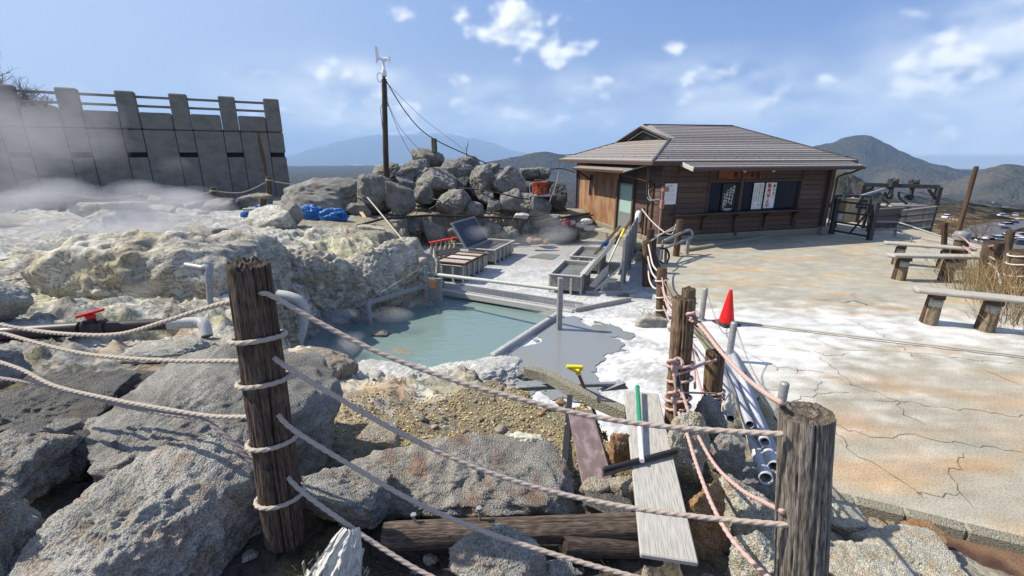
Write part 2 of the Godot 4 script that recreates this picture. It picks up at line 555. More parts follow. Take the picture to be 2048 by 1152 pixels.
# indexed triangles (clockwise) with averaged normals
func smooth_mesh(pos: PackedVector3Array, col: PackedColorArray, idx: PackedInt32Array) -> ArrayMesh:
	var nor := PackedVector3Array()
	nor.resize(pos.size())
	for t in range(0, idx.size(), 3):
		var a := idx[t]
		var b := idx[t + 1]
		var c := idx[t + 2]
		var n := (pos[c] - pos[a]).cross(pos[b] - pos[a])
		nor[a] += n
		nor[b] += n
		nor[c] += n
	for i in nor.size():
		nor[i] = nor[i].normalized()
	var arr := []
	arr.resize(Mesh.ARRAY_MAX)
	arr[Mesh.ARRAY_VERTEX] = pos
	arr[Mesh.ARRAY_NORMAL] = nor
	if col.size(): arr[Mesh.ARRAY_COLOR] = col
	arr[Mesh.ARRAY_INDEX] = idx
	var m := ArrayMesh.new()
	m.add_surface_from_arrays(Mesh.PRIMITIVE_TRIANGLES, arr)
	return m

var sphere_cache := {}
func cube_sphere(n: int) -> Array:
	if sphere_cache.has(n): return sphere_cache[n]
	var at := {}
	var dirs := PackedVector3Array()
	var idx := PackedInt32Array()
	for f in 6:
		var ax := f % 3
		var s := 1 if f < 3 else -1
		var ids := []
		for j in n + 1:
			for i in n + 1:
				var k := Vector3i.ZERO
				k[ax] = s * n
				k[(ax + 1) % 3] = 2 * i - n
				k[(ax + 2) % 3] = 2 * j - n
				if not at.has(k):
					at[k] = dirs.size()
					dirs.append(Vector3(tan(k.x * 0.785398 / n), tan(k.y * 0.785398 / n), tan(k.z * 0.785398 / n)).normalized())
				ids.append(at[k])
		for j in n:
			for i in n:
				var a: int = ids[j * (n + 1) + i]
				var b: int = ids[j * (n + 1) + i + 1]
				var c: int = ids[(j + 1) * (n + 1) + i]
				var d: int = ids[(j + 1) * (n + 1) + i + 1]
				if s > 0: idx.append_array(PackedInt32Array([a, c, b, b, c, d]))
				else: idx.append_array(PackedInt32Array([a, b, c, b, d, c]))
	sphere_cache[n] = [dirs, idx]
	return sphere_cache[n]

# ---------------------------------------------------------------- rocks
# pal: base, alt, stain, dark (linear colours), amt (stain amount), pale (white patches)
var PAL := {
	"grey": {"base": Color(0.245, 0.235, 0.205), "alt": Color(0.385, 0.37, 0.33), "stain": Color(0.30, 0.17, 0.09), "dark": Color(0.085, 0.085, 0.085), "amt": 0.35, "pale": 0.35},
	"bluegrey": {"base": Color(0.185, 0.18, 0.16), "alt": Color(0.32, 0.31, 0.28), "stain": Color(0.24, 0.19, 0.13), "dark": Color(0.06, 0.06, 0.06), "amt": 0.15, "pale": 0.7},
	"dark": {"base": Color(0.10, 0.10, 0.10), "alt": Color(0.16, 0.155, 0.14), "stain": Color(0.16, 0.12, 0.07), "dark": Color(0.04, 0.04, 0.042), "amt": 0.3, "pale": 0.15},
	"rust": {"base": Color(0.26, 0.245, 0.21), "alt": Color(0.39, 0.365, 0.315), "stain": Color(0.25, 0.125, 0.07), "dark": Color(0.09, 0.085, 0.08), "amt": 0.6, "pale": 0.5},
	"tan": {"base": Color(0.33, 0.285, 0.215), "alt": Color(0.42, 0.38, 0.31), "stain": Color(0.33, 0.18, 0.08), "dark": Color(0.12, 0.10, 0.08), "amt": 0.45, "pale": 0.5},
	"crust": {"base": Color(0.38, 0.37, 0.32), "alt": Color(0.50, 0.48, 0.42), "stain": Color(0.38, 0.35, 0.20), "dark": Color(0.10, 0.10, 0.09), "amt": 0.4, "pale": 0.8},
	"mound": {"base": Color(0.29, 0.272, 0.225), "alt": Color(0.45, 0.42, 0.345), "stain": Color(0.36, 0.29, 0.15), "dark": Color(0.05, 0.05, 0.042), "amt": 0.5, "pale": 0.9},
	"rustgrey": {"base": Color(0.255, 0.247, 0.215), "alt": Color(0.40, 0.385, 0.345), "stain": Color(0.34, 0.21, 0.12), "dark": Color(0.08, 0.08, 0.078), "amt": 0.36, "pale": 0.5},
	"orange": {"base": Color(0.36, 0.21, 0.10), "alt": Color(0.42, 0.30, 0.18), "stain": Color(0.34, 0.14, 0.04), "dark": Color(0.09, 0.06, 0.04), "amt": 0.8, "pale": 0.2},
	"white": {"base": Color(0.58, 0.57, 0.53), "alt": Color(0.68, 0.67, 0.64), "stain": Color(0.42, 0.38, 0.28), "dark": Color(0.22, 0.22, 0.20), "amt": 0.3, "pale": 0.9},
	"cream": {"base": Color(0.44, 0.42, 0.33), "alt": Color(0.52, 0.50, 0.42), "stain": Color(0.44, 0.26, 0.10), "dark": Color(0.16, 0.15, 0.10), "amt": 0.45, "pale": 0.6},
}

func rock_mesh(sd: int, size: Vector3, n := 14, pal := "grey", o := {}) -> ArrayMesh:
	var rg := RandomNumberGenerator.new()
	rg.seed = sd * 7919 + 13
	var planes := []
	for c in o.get("cuts", []):
		planes.append([c[0].normalized(), c[1]])
	for k in o.get("planes", 11):
		var nn := Vector3(rg.randfn(), rg.randfn(), rg.randfn()).normalized()
		planes.append([nn, rg.randf_range(0.58, 0.95)])
	for ax in 3:
		for s in [-1.0, 1.0]:
			var q := Vector3.ZERO
			q[ax] = s
			planes.append([(q + Vector3(rg.randfn(), rg.randfn(), rg.randfn()) * 0.12).normalized(), rg.randf_range(0.85, 1.0)])
	var pw: float = o.get("sharp", 28.0)
	var bumpy: float = o.get("bumpy", 1.0)
	var cs := cube_sphere(n)
	var dirs: PackedVector3Array = cs[0]
	var pos := PackedVector3Array()
	pos.resize(dirs.size())
	var off := Vector3(sd * 3.17, sd * 1.31, sd * 2.23)
	var lo := Vector3(9, 9, 9)
	var hi := -lo
	for i in dirs.size():
		var d := dirs[i]
		var acc := 0.0
		for p in planes:
			var t: float = d.dot(p[0]) / p[1]
			if t > 0.3: acc += pow(t, pw)
		var r := pow(acc, -1.0 / pw)
		r *= 1.0 + 0.10 * bumpy * NA.get_noise_3dv(d * 1.1 + off) + 0.045 * bumpy * NR.get_noise_3dv(d * 2.6 + off)
		pos[i] = d * r
		lo = lo.min(pos[i])
		hi = hi.max(pos[i])
	var P: Dictionary = PAL[pal]
	var col := PackedColorArray()
	col.resize(pos.size())
	var sc := size / (hi - lo)
	var mid := (lo + hi) * 0.5
	var big := maxf(size.x, maxf(size.y, size.z))
	var fine = minf(0.035 * big, 0.045) * o.get("fine", 1.0)
	var sv: Vector3 = o.get("strata", Vector3.ZERO)
	for i in pos.size():
		var q := (pos[i] - mid) * sc
		var w := q / big * 3.0 + off
		var f1 := NR.get_noise_3dv(w * 2.2)
		var f2 := NA.get_noise_3dv(w * 6.0 + Vector3(5, 5, 5))
		var f3 := NB.get_noise_3dv(w * 1.1 + Vector3(9, 1, 4))
		if sv != Vector3.ZERO:
			f1 = lerpf(f1, NR.get_noise_3dv(w * 0.7 + sv * w.dot(sv) * 2.6), 0.7)
		q += dirs[i] * fine * (f1 * 0.7 + f2 * 0.55 - 0.3)
		if n > 20: q += dirs[i] * (0.007 * NA.get_noise_3dv(q * 9.0 + off) + 0.008 * NR.get_noise_3dv(q * 5.0 + off))
		pos[i] = q
		var c: Color = P.base.lerp(P.alt, clampf(0.5 + f3 * 1.2 + f2 * 0.4, 0, 1))
		c = c.lerp(P.stain, clampf((NB.get_noise_3dv(w * 1.7 - off) - 0.05) * 3.0, 0, 1) * P.amt)
		var crack := clampf((f1 * -1.0 - 0.15) * 1.6, 0, 1)
		c = c.lerp(P.dark, crack * 0.75)
		c = c.lerp(P.alt * 1.45, clampf((NA.get_noise_3dv(w * 2.7 + Vector3(2, 8, 3)) - 0.22) * 4.0, 0, 1) * P.pale * 0.6)
		col[i] = c
	return smooth_mesh(pos, col, cs[1])

# a boulder seen in the box u0..u1, v0..v1 at f metres ahead; depth is its depth over its width
func rock(called: String, label: String, u0: float, v0: float, u1: float, v1: float, f: float, pal := "grey", o := {}) -> MeshInstance3D:
	var c := pd((u0 + u1) / 2, (v0 + v1) / 2, f)
	var z := zd(c)
	var w := (u1 - u0) * z / 900.0
	var hv := (v1 - v0) * z / 900.0
	var al := atan2(CAM_H - c.y, f)
	var dep: float = w * o.get("depth", 0.8)
	var h = sqrt(maxf(hv * hv - pow(dep * sin(al) * 0.85, 2.0), hv * hv * 0.3)) / cos(al) * o.get("tall", 1.0)
	var sd: int = o.get("seed", int(u0 * 3 + v0 * 7))
	var m := obj(called, rock_mesh(sd, Vector3(w, h, dep), o.get("n", 12), pal, o), M.rock)
	if o.has("mat"): m.material_override = o.mat
	m.position = c
	m.rotation.y = o.get("turn", 0.0)
	m.rotation.z = o.get("tilt", 0.0)
	m.rotation.x = o.get("pitch", 0.0)
	tag(m, label, o.get("cat", "rock"), o.get("group", ""))
	return m

# ---------------------------------------------------------------- timber
# weathered round post from a to b as a thing or part mesh in its own axes (y along the post)
func log_mesh(length: float, r0: float, r1: float, sd: int, o := {}) -> ArrayMesh:
	var na: int = o.get("around", 40)
	var nl: int = o.get("along", 40)
	var pos := PackedVector3Array()
	var col := PackedColorArray()
	var idx := PackedInt32Array()
	var light: Color = o.get("light", Color(0.24, 0.20, 0.15))
	var dark: Color = o.get("dark", Color(0.07, 0.045, 0.03))
	var groove: float = o.get("groove", 0.06)
	var rg := RandomNumberGenerator.new()
	rg.seed = sd
	var cracks := []
	for k in o.get("cracks", 5):
		cracks.append([rg.randf() * TAU, rg.randf_range(0.04, 0.10), rg.randf_range(0.1, 0.25), rg.randf() * 9.0])
	var end: Color = o.get("end", light.lerp(dark, 0.35))
	for j in nl + 1:
		var t := float(j) / nl
		var y := length * t
		var r := lerpf(r0, r1, t)
		for i in na:
			var a := TAU * i / na
			var s := Vector3(cos(a), 0, sin(a))
			var g := NR.get_noise_3dv(s * 2.6 + Vector3(sd, y * 0.7, sd * 2))
			var g2 := NA.get_noise_3dv(s * 6.5 + Vector3(sd * 3, y * 1.6, 0))
			var rr := r * (1.0 + groove * (g - 0.2) + groove * 0.6 * g2 + 0.05 * NB.get_noise_3dv(s * 0.8 + Vector3(0, y * 1.5, sd)))
			var ck := 0.0
			for c in cracks:
				var da := absf(angle_difference(a, c[0] + 0.10 * sin(y * 3.0 + c[3])))
				var amp: float = clampf(0.5 + NB.get_noise_2d(y * 1.2, c[3] * 7.0) * 2.0, 0, 1)
				ck = maxf(ck, (1.0 - smoothstep(0.0, c[1], da)) * amp)
				rr -= r * c[2] * (1.0 - smoothstep(0.0, c[1], da)) * amp
			if o.get("jag", 0.0) > 0.0 and j == nl:
				y = length + o.jag * (NA.get_noise_3dv(s * 3.0 + Vector3(sd, 0, 0)) - 0.1)
			pos.append(s * rr + Vector3(0, y, 0))
			var m := clampf(0.45 + g * 0.9 + g2 * 0.9 + 0.4 * NB.get_noise_3dv(s * 1.5 + Vector3(sd, y * 2.0, 7)), 0, 1)
			col.append(dark.lerp(light, m).lerp(dark * 0.35, ck * 0.9))
	for j in nl:
		for i in na:
			var k := (i + 1) % na
			var a := j * na + i
			var b := j * na + k
			idx.append_array(PackedInt32Array([a, b, a + na, b, b + na, a + na]))
	# ends: rings towards the centre
	for e in 2:
		var yy := 0.0 if e == 0 else length
		var start := 0 if e == 0 else nl * na
		var prev := -1
		var first := pos.size()
		for q in 7:
			var f := 1.0 - q / 6.0
			for i in na:
				var p := pos[start + i]
				var y = lerpf(p.y, yy, clampf((1.0 - f) * 1.5, 0, 1)) + (0.014 * sin(q * 2.6) + 0.02 * NA.get_noise_3d(p.x * 30 * f, sd, p.z * 30 * f)) * (f * 0.8 + 0.2) * o.get("ends", 1.0) * (1 if e else -1)
				if q == 0: y = p.y
				pos.append(Vector3(p.x * f, y, p.z * f))
				col.append(end.lerp(dark, 0.5 + 0.5 * sin(q * 2.6)) * (0.8 + 0.4 * NA.get_noise_2d(i * 3.0, q * 3.0)))
		for q in 6:
			for i in na:
				var k := (i + 1) % na
				var a := first + q * na + i
				var b := first + q * na + k
				if e == 1: idx.append_array(PackedInt32Array([a, b, a + na, b, b + na, a + na]))
				else: idx.append_array(PackedInt32Array([a, a + na, b, b, a + na, b + na]))
	return smooth_mesh(pos, col, idx)

func axis_basis(d: Vector3) -> Basis:
	var y := d.normalized()
	var x := (Vector3.RIGHT - y * y.x)
	if x.length() < 0.1: x = Vector3(0, 0, -1) - y * -y.z
	x = x.normalized()
	return Basis(x, y, x.cross(y))

func post(called: String, a: Vector3, b: Vector3, r0: float, r1: float, sd: int, o := {}, parent: Node = null) -> MeshInstance3D:
	var m := obj(called, log_mesh(a.distance_to(b), r0, r1, sd, o), M.timber, parent)
	m.transform = Transform3D(axis_basis(b - a), a)
	return m

# loop of rope round the axis a-b at height t along it
func loop_pts(a: Vector3, b: Vector3, t: float, r: float, droop := 0.03, start := 0.0) -> Array:
	var c := a.lerp(b, t)
	var bs := axis_basis(b - a)
	var out := []
	for i in 17:
		var an := start + TAU * i / 16.0
		out.append(c + bs * Vector3(cos(an) * r, droop * sin(an + 0.6), sin(an) * r))
	return out

# boards: a sawn plank lying from a to b (middle of its ends), weathered
func plank(called: String, a: Vector3, b: Vector3, w: float, th: float, m: Material, parent: Node = null, roll := 0.0) -> MeshInstance3D:
	var d := b - a
	var z := d.normalized()
	var x := z.cross(Vector3.UP).normalized() * -1.0
	var bs := Basis(x, z.cross(x), z)
	bs = Basis(z, roll) * bs
	var st := st_new()
	box(st, Vector3.ZERO, Vector3(w, th, d.length()), Basis.IDENTITY, minf(0.006, th * 0.3))
	var o := obj(called, st, m, parent)
	o.transform = Transform3D(bs, (a + b) * 0.5)
	return o
# ---------------------------------------------------------------- the ground
const GX0 := -27.0
const GZ0 := -29.0
const GS := 0.25
const GNX := 165
const GNZ := 118
var g_h := PackedFloat32Array()
var g_amp := PackedFloat32Array()
var g_sd := PackedFloat32Array()     # signed distance to the sunken yard, negative inside
var g_pz := PackedFloat32Array()     # the same for the plaza
var g_col := PackedColorArray()
var yard := PackedVector2Array()
var plaza := PackedVector2Array()

func xz(p: Vector3) -> Vector2:
	return Vector2(p.x, p.z)

func poly_sd(poly: PackedVector2Array, p: Vector2) -> float:
	var best := 1e9
	for i in poly.size():
		var q := Geometry2D.get_closest_point_to_segment(p, poly[i], poly[(i + 1) % poly.size()])
		best = minf(best, p.distance_squared_to(q))
	var d := sqrt(best)
	return -d if Geometry2D.is_point_in_polygon(p, poly) else d

func lay_out() -> void:
	for q in [[1262, 832, 0.95], [1190, 785, 1.0], [1060, 748, 1.0], [1030, 735, 0.9], [960, 726, 0.8], [850, 728, 0.72], [720, 742, 0.7], [640, 716, 0.65], [600, 690, 0.6], [585, 640, -0.55], [650, 652, -0.55], [735, 650, -0.55],
			[790, 632, -0.5], [855, 603, -0.5], [884, 570, -0.4], [850, 546, -0.4], [812, 512, -0.4], [832, 486, -0.4], [960, 487, -0.4], [1080, 486, -0.4], [1185, 473, -0.4]]:
		yard.append(xz(gp(q[0], q[1], q[2])))
	for q in [Vector2(3.9, -21.0), Vector2(5.2, -17.0)]:
		yard.append(q)
	var edge := []
	for q in [[1310, 500], [1330, 560], [1400, 640], [1450, 705], [1478, 760]]:
		edge.append(xz(gp(q[0], q[1], 0.0)))
		yard.append(edge[-1])
	yard.append(xz(gp(1400, 835, 0.8)))
	plaza.append(Vector2(5.0, -16.6))
	for q in edge: plaza.append(q)
	for q in [[1530, 830], [1600, 915], [1655, 985], [1800, 1015], [2060, 1078]]:
		plaza.append(xz(gp(q[0], q[1], 0.0)))
	for q in [Vector2(6.4, -2.6), Vector2(9.0, -2.2), Vector2(10.6, -6.3), Vector2(11.2, -8.6), Vector2(12.2, -11.5), Vector2(14.4, -13.2), Vector2(17.0, -15.6), Vector2(18.0, -21.0), Vector2(14.0, -27.0), Vector2(4.0, -27.0), Vector2(3.5, -20.0)]:
		plaza.append(q)
	# height (and what lies there) at the spots that can be read off: 0 pale crust, 1 gravel, 2 dark soil, 3 yard gravel, 4 yellow crust, 5 rough grey rock, 6 tan rim, 7 grey-white mud
	var spots := []
	for q in [[30, 420, 1.0, 7], [150, 405, 1.0, 7], [250, 400, 1.0, 7], [420, 393, 1.0, 7], [560, 398, 0.95, 3], [640, 442, 0.9, 3], [700, 450, 0.85, 3], [730, 470, 0.85, 3], [640, 465, 0.9, 0],
			[500, 430, 1.05, 7], [430, 440, 1.05, 7], [215, 425, 1.45, 7], [215, 440, 1.05, 7], [100, 460, 1.05, 7], [300, 455, 1.05, 7], [20, 480, 1.1, 7], [545, 455, 1.6, 0], [575, 470, 1.3, 0], [480, 470, 1.05, 7],
			[350, 488, 1.0, 0], [430, 482, 1.0, 0], [260, 505, 0.95, 4], [180, 520, 0.95, 0], [480, 495, 1.0, 0], [560, 520, 0.9, 0], [640, 510, 0.95, 4], [700, 485, 0.95, 4], [760, 478, 0.95, 4], [810, 490, 1.0, 0], [740, 520, 0.75, 4], [790, 515, 0.7, 0], [680, 560, 0.75, 5],
			[840, 545, 0.45, 0], [620, 560, 0.8, 5], [230, 560, 0.6, 0], [130, 545, 0.85, 0], [150, 590, 0.8, 4], [60, 520, 1.1, 0], [80, 600, 1.0, 4], [200, 610, 0.85, 4], [340, 560, 0.3, 5], [300, 625, -0.1, 5], [430, 600, -0.1, 5], [520, 600, 0.0, 5], [400, 640, -0.1, 5], [380, 668, 0.95, 0],
			[30, 640, 1.15, 5], [120, 665, 1.1, 5], [250, 690, 1.05, 0], [330, 700, 1.05, 6], [430, 690, 1.0, 6], [520, 710, 0.85, 6], [600, 735, 0.85, 6], [700, 770, 0.85, 6], [760, 750, 0.78, 0], [850, 740, 0.78, 0], [950, 738, 0.85, 0], [1020, 752, 0.95, 6], [760, 800, 0.9, 6],
			[850, 790, 0.9, 0], [680, 830, 0.9, 6], [900, 800, 0.92, 1], [1000, 790, 0.96, 1], [1100, 800, 0.98, 1], [960, 850, 0.94, 1], [780, 860, 0.92, 1], [1080, 860, 0.95, 1], [1190, 860, 0.96, 1], [1240, 900, 0.95, 1], [1180, 950, 0.95, 1], [700, 880, 0.95, 1],
			[800, 1000, 0.9, 2], [1000, 1000, 0.9, 2], [800, 1120, 0.88, 2], [600, 1060, 0.95, 2], [560, 1020, 1.05, 2], [400, 900, 1.05, 2], [200, 850, 1.0, 2], [50, 780, 1.1, 2], [100, 1000, 1.0, 2], [400, 1100, 0.9, 2], [1000, 1120, 0.85, 2], [1200, 1110, 0.85, 2], [1270, 990, 0.9, 2],
			[300, 780, 1.0, 2], [150, 740, 1.1, 5], [1330, 880, 0.9, 2], [1400, 900, 0.8, 1], [1400, 1000, 0.72, 2], [1460, 1090, 0.6, 1], [1500, 960, 0.45, 1], [1560, 1000, 0.2, 1], [1600, 1100, 0.1, 3], [1700, 1030, -0.1, 3], [1850, 1060, -0.14, 3], [1780, 1130, 0.0, 3], [2000, 1100, -0.14, 3], [2000, 1160, -0.05, 3],
			[800, 455, 0.7, 3], [900, 438, 0.65, 3], [1050, 438, 0.62, 3], [1180, 440, 0.62, 3], [850, 470, 0.6, 3], [900, 420, 0.8, 3], [1000, 420, 0.8, 3], [1130, 425, 0.6, 3], [780, 400, 0.9, 3], [900, 380, 1.1, 3], [1000, 380, 0.9, 3], [700, 380, 0.9, 3], [1110, 395, 0.3, 3]]:
		var p := gp(q[0], q[1], q[2])
		spots.append([p.x, p.z, p.y, q[3]])
	for q in [[-22, -27, 0.9, 3], [-10, -28, 0.6, 3], [0, -28, -0.3, 3], [4, -28, -1.5, 3], [-26, -12, 1.6, 7], [-20, -6, 1.4, 5], [-12, -4, 1.2, 5], [-6, -2, 1.1, 2], [-2, -0.5, 1.0, 2], [2, -0.5, 0.7, 2], [12, -3, -0.4, 3], [14, -9, -0.9, 3], [13, -6, -0.6, 3], [14, -13, -1.2, 3]]:
		spots.append([q[0], q[1], q[2], q[3]])
	var kinds := [Color(0.36, 0.35, 0.30), Color(0.17, 0.15, 0.105), Color(0.062, 0.052, 0.042), Color(0.27, 0.245, 0.19), Color(0.42, 0.40, 0.25), Color(0.21, 0.205, 0.185), Color(0.40, 0.335, 0.25), Color(0.40, 0.40, 0.37)]
	var amps := [1.0, 0.22, 0.3, 0.25, 0.9, 1.0, 0.5, 0.55]
	var n := GNX * GNZ
	g_h.resize(n)
	g_amp.resize(n)
	g_sd.resize(n)
	g_pz.resize(n)
	g_col.resize(n)
	for j in GNZ:
		for i in GNX:
			var x := GX0 + i * GS
			var z := GZ0 + j * GS
			var ws := 0.0
			var h := 0.0
			var am := 0.0
			var c := Color(0, 0, 0)
			for s in spots:
				var dx: float = s[0] - x
				var dz: float = s[1] - z
				var d2: float = dx * dx + dz * dz + 0.03
				var w := 1.0 / (d2 * d2)
				ws += w
				h += w * s[2]
				am += w * amps[s[3]]
				c += kinds[s[3]] * w
			var k := j * GNX + i
			g_h[k] = h / ws
			g_amp[k] = am / ws
			g_col[k] = c * (1.0 / ws)
			var p := Vector2(x, z)
			g_sd[k] = poly_sd(yard, p)
			g_pz[k] = poly_sd(plaza, p)

func sample(a: PackedFloat32Array, x: float, z: float) -> float:
	var fx := clampf((x - GX0) / GS, 0, GNX - 1.001)
	var fz := clampf((z - GZ0) / GS, 0, GNZ - 1.001)
	var i := int(fx)
	var j := int(fz)
	fx -= i
	fz -= j
	var k := j * GNX + i
	return lerpf(lerpf(a[k], a[k + 1], fx), lerpf(a[k + GNX], a[k + GNX + 1], fx), fz)

# height of the open ground
func ground(x: float, z: float) -> float:
	var sd := sample(g_sd, x, z)
	var am := sample(g_amp, x, z)
	var h := sample(g_h, x, z)
	var p := Vector3(x, 0.0, z)
	var wx := NB.get_noise_2d(x * 0.9, z * 0.9) * 0.5
	var wz := NB.get_noise_2d(x * 0.9 + 40.0, z * 0.9) * 0.5
	h += am * (0.20 * NB.get_noise_2d(x * 0.7, z * 0.7) + 0.16 * NR.get_noise_2d((x + wx) * 0.8, (z + wz) * 0.8) - 0.06 + 0.05 * NR.get_noise_2d((x + wx) * 2.6 + 9.0, (z + wz) * 2.6)) + minf(am + 0.2, 0.8) * 0.030 * NA.get_noise_2d(x * 5.0, z * 5.0)
	var w := 0.42 + 0.5 * NB.get_noise_2d(x * 1.7 + 20, z * 1.7)
	var bank := smoothstep(-2.0, -3.0, x) * smoothstep(-8.3, -9.2, z) * smoothstep(-15.0, -13.0, z)
	w = lerpf(w, 1.9, bank)
	var t := smoothstep(-0.1, maxf(w, 0.16), sd + (0.16 - 0.14 * bank) * NR.get_noise_2d(x * 1.6, z * 1.6 + 7.0) * clampf(am * 1.5, 0.2, 1.0))
	h = lerpf(-0.8, h, t)
	if t < 0.98 and t > 0.02:
		h += (0.10 - 0.08 * bank) * am * NR.get_noise_3d(x * 1.6, h * 1.6, z * 1.6)
	var pz := sample(g_pz, x, z)
	return lerpf(-0.75 if sd < 0.4 else -0.25, h, smoothstep(-0.12, 0.10, pz))

func build_ground() -> void:
	lay_out()
	var xs := PackedFloat32Array()
	var x := -24.5
	while x < 14.0:
		xs.append(x)
		if x > -7.5 and x < 3.9: x += 0.05
		elif x > -14.0 and x < 6.0: x += 0.10
		else: x += 0.28
	var zs := PackedFloat32Array()
	var z := -0.35
	while z > -28.0:
		zs.append(z)
		if z > -7.0: z -= 0.042
		elif z > -13.0: z -= 0.058
		elif z > -20.0: z -= 0.10
		else: z -= 0.22
	var nx := xs.size()
	var nz := zs.size()
	var pos := PackedVector3Array()
	var col := PackedColorArray()
	var keep := PackedByteArray()
	pos.resize(nx * nz)
	col.resize(nx * nz)
	keep.resize(nx * nz)
	var NC := noise(71, 1.0, 4)
	for j in nz:
		for i in nx:
			x = xs[i]
			z = zs[j]
			var k := j * nx + i
			var pz := sample(g_pz, x, z)
			var sd := sample(g_sd, x, z)
			if pz < -0.5 or sd < -0.7:
				pos[k] = Vector3(x, -0.8, z)
				col[k] = Color(0.2, 0.2, 0.2)
				continue
			keep[k] = 1 if sample(g_amp, x, z) < 0.42 else 2
			var h := ground(x, z)
			pos[k] = Vector3(x, h, z)
			var am := sample(g_amp, x, z)
			var fx := clampf((x - GX0) / GS, 0, GNX - 1.001)
			var fz := clampf((z - GZ0) / GS, 0, GNZ - 1.001)
			var ci := int(fz + 0.8 * NB.get_noise_2d(x * 2, z * 2) * 0.5 + 0.25) * GNX + int(fx)
			ci = clampi(ci, 0, g_col.size() - GNX - 2)
			var tx := fx - int(fx)
			var c := g_col[ci].lerp(g_col[ci + 1], tx)
			var c2 := g_col[ci + GNX].lerp(g_col[ci + GNX + 1], tx)
			c = c.lerp(c2, fz - int(fz))
			var wx := NB.get_noise_2d(x * 0.9, z * 0.9) * 0.9
			var wz := NB.get_noise_2d(x * 0.9 + 40.0, z * 0.9) * 0.9
			var f1 := NC.get_noise_3d((x + wx) * 1.4, h * 2.0, (z + wz) * 1.4)
			var f2 := NC.get_noise_3d(x * 4.0 + 50.0, h * 5.0, z * 4.0)
			var f3 := NR.get_noise_3d((x + wx) * 2.3, h * 3.0, (z + wz) * 2.3)
			c = c * (1.0 + 0.45 * f1 + 0.35 * f2)
			if am > 0.45:
				c = c.lerp(Color(0.56, 0.55, 0.50), clampf(f1 * 1.6 + 0.15, 0, 1) * 0.55)
				c = c.lerp(Color(0.40, 0.36, 0.13), clampf((NC.get_noise_2d(x * 0.9 + 90, z * 0.9) - 0.12) * 3.0, 0, 1) * 0.45 * am)
				c = c.lerp(Color(0.36, 0.19, 0.09), clampf((NC.get_noise_2d(x * 1.3 + 190, z * 1.3) - 0.24) * 3.5, 0, 1) * 0.5)
				c = c.lerp(Color(0.20, 0.20, 0.165), clampf((NC.get_noise_2d(x * 1.1 + 290, z * 1.1) - 0.10) * 2.5, 0, 1) * 0.6 * am)
				c = c.lerp(Color(0.09, 0.085, 0.075), clampf(-f3 * 1.7 + 0.1, 0, 1) * 0.85 * am)
			else:
				c = c.lerp(Color(0.30, 0.24, 0.10), clampf((NC.get_noise_2d(x * 1.5 + 90, z * 1.5) - 0.1) * 3.0, 0, 1) * 0.4)
			col[k] = c
	var m := struct("ground", grid_mesh(pos, col, nx, nz, keep, true, 1), M.ground)
	tag(m, "gravel, soil and grit round the hot spring")
	m = struct("crusted_ground", grid_mesh(pos, col, nx, nz, keep, true, 2), M.crust)
	tag(m, "crusted volcanic ground round the hot spring, grey, cream and sulphur yellow")
	# a sheet under it all, out to the far slopes
	return

# ---------------------------------------------------------------- the far land
func el_at(v: float, u: float) -> float:
	var d := sp * 900.0 + cp * (v - 576.0)
	var f := cp * 900.0 - sp * (v - 576.0)
	return -d / sqrt(f * f + (u - 1024.0) * (u - 1024.0))

func az_at(u: float, v: float) -> float:
	return atan2(u - 1024.0, cp * 900.0 - sp * (v - 576.0))

var ridges := []
func ridge(r0: float, front: float, back: float, prof: Array) -> void:
	var p := []
	for q in prof:
		p.append([az_at(q[0], q[1]), CAM_H + el_at(q[1], q[0]) * r0])
	ridges.append([r0, front, back, p])

func profile_at(p: Array, az: float) -> float:
	if az <= p[0][0]: return p[0][1] - (p[0][0] - az) * 1500.0
	for i in p.size() - 1:
		if az <= p[i + 1][0]:
			var t: float = (az - p[i][0]) / (p[i + 1][0] - p[i][0])
			return lerpf(p[i][1], p[i + 1][1], t * t * (3.0 - 2.0 * t) * 0.5 + t * 0.5)
	return p[-1][1] - (az - p[-1][0]) * 1500.0

func far_base(az: float, r: float) -> float:
	var right := smoothstep(0.25, 0.75, az)
	var near := lerpf(-4.0, -2.2, right)
	var h := near
	if r < 150.0: h = lerpf(near, lerpf(-60.0, -16.4, right), (r - 18.0) / 132.0)
	elif r < 270.0: h = lerpf(lerpf(-60.0, -16.4, right), lerpf(-90.0, -20.3, right), (r - 150.0) / 120.0)
	elif r < 1500.0: h = lerpf(lerpf(-90.0, -20.3, right), -190.0, smoothstep(270.0, 900.0, r))
	else: h = -190.0
	return h

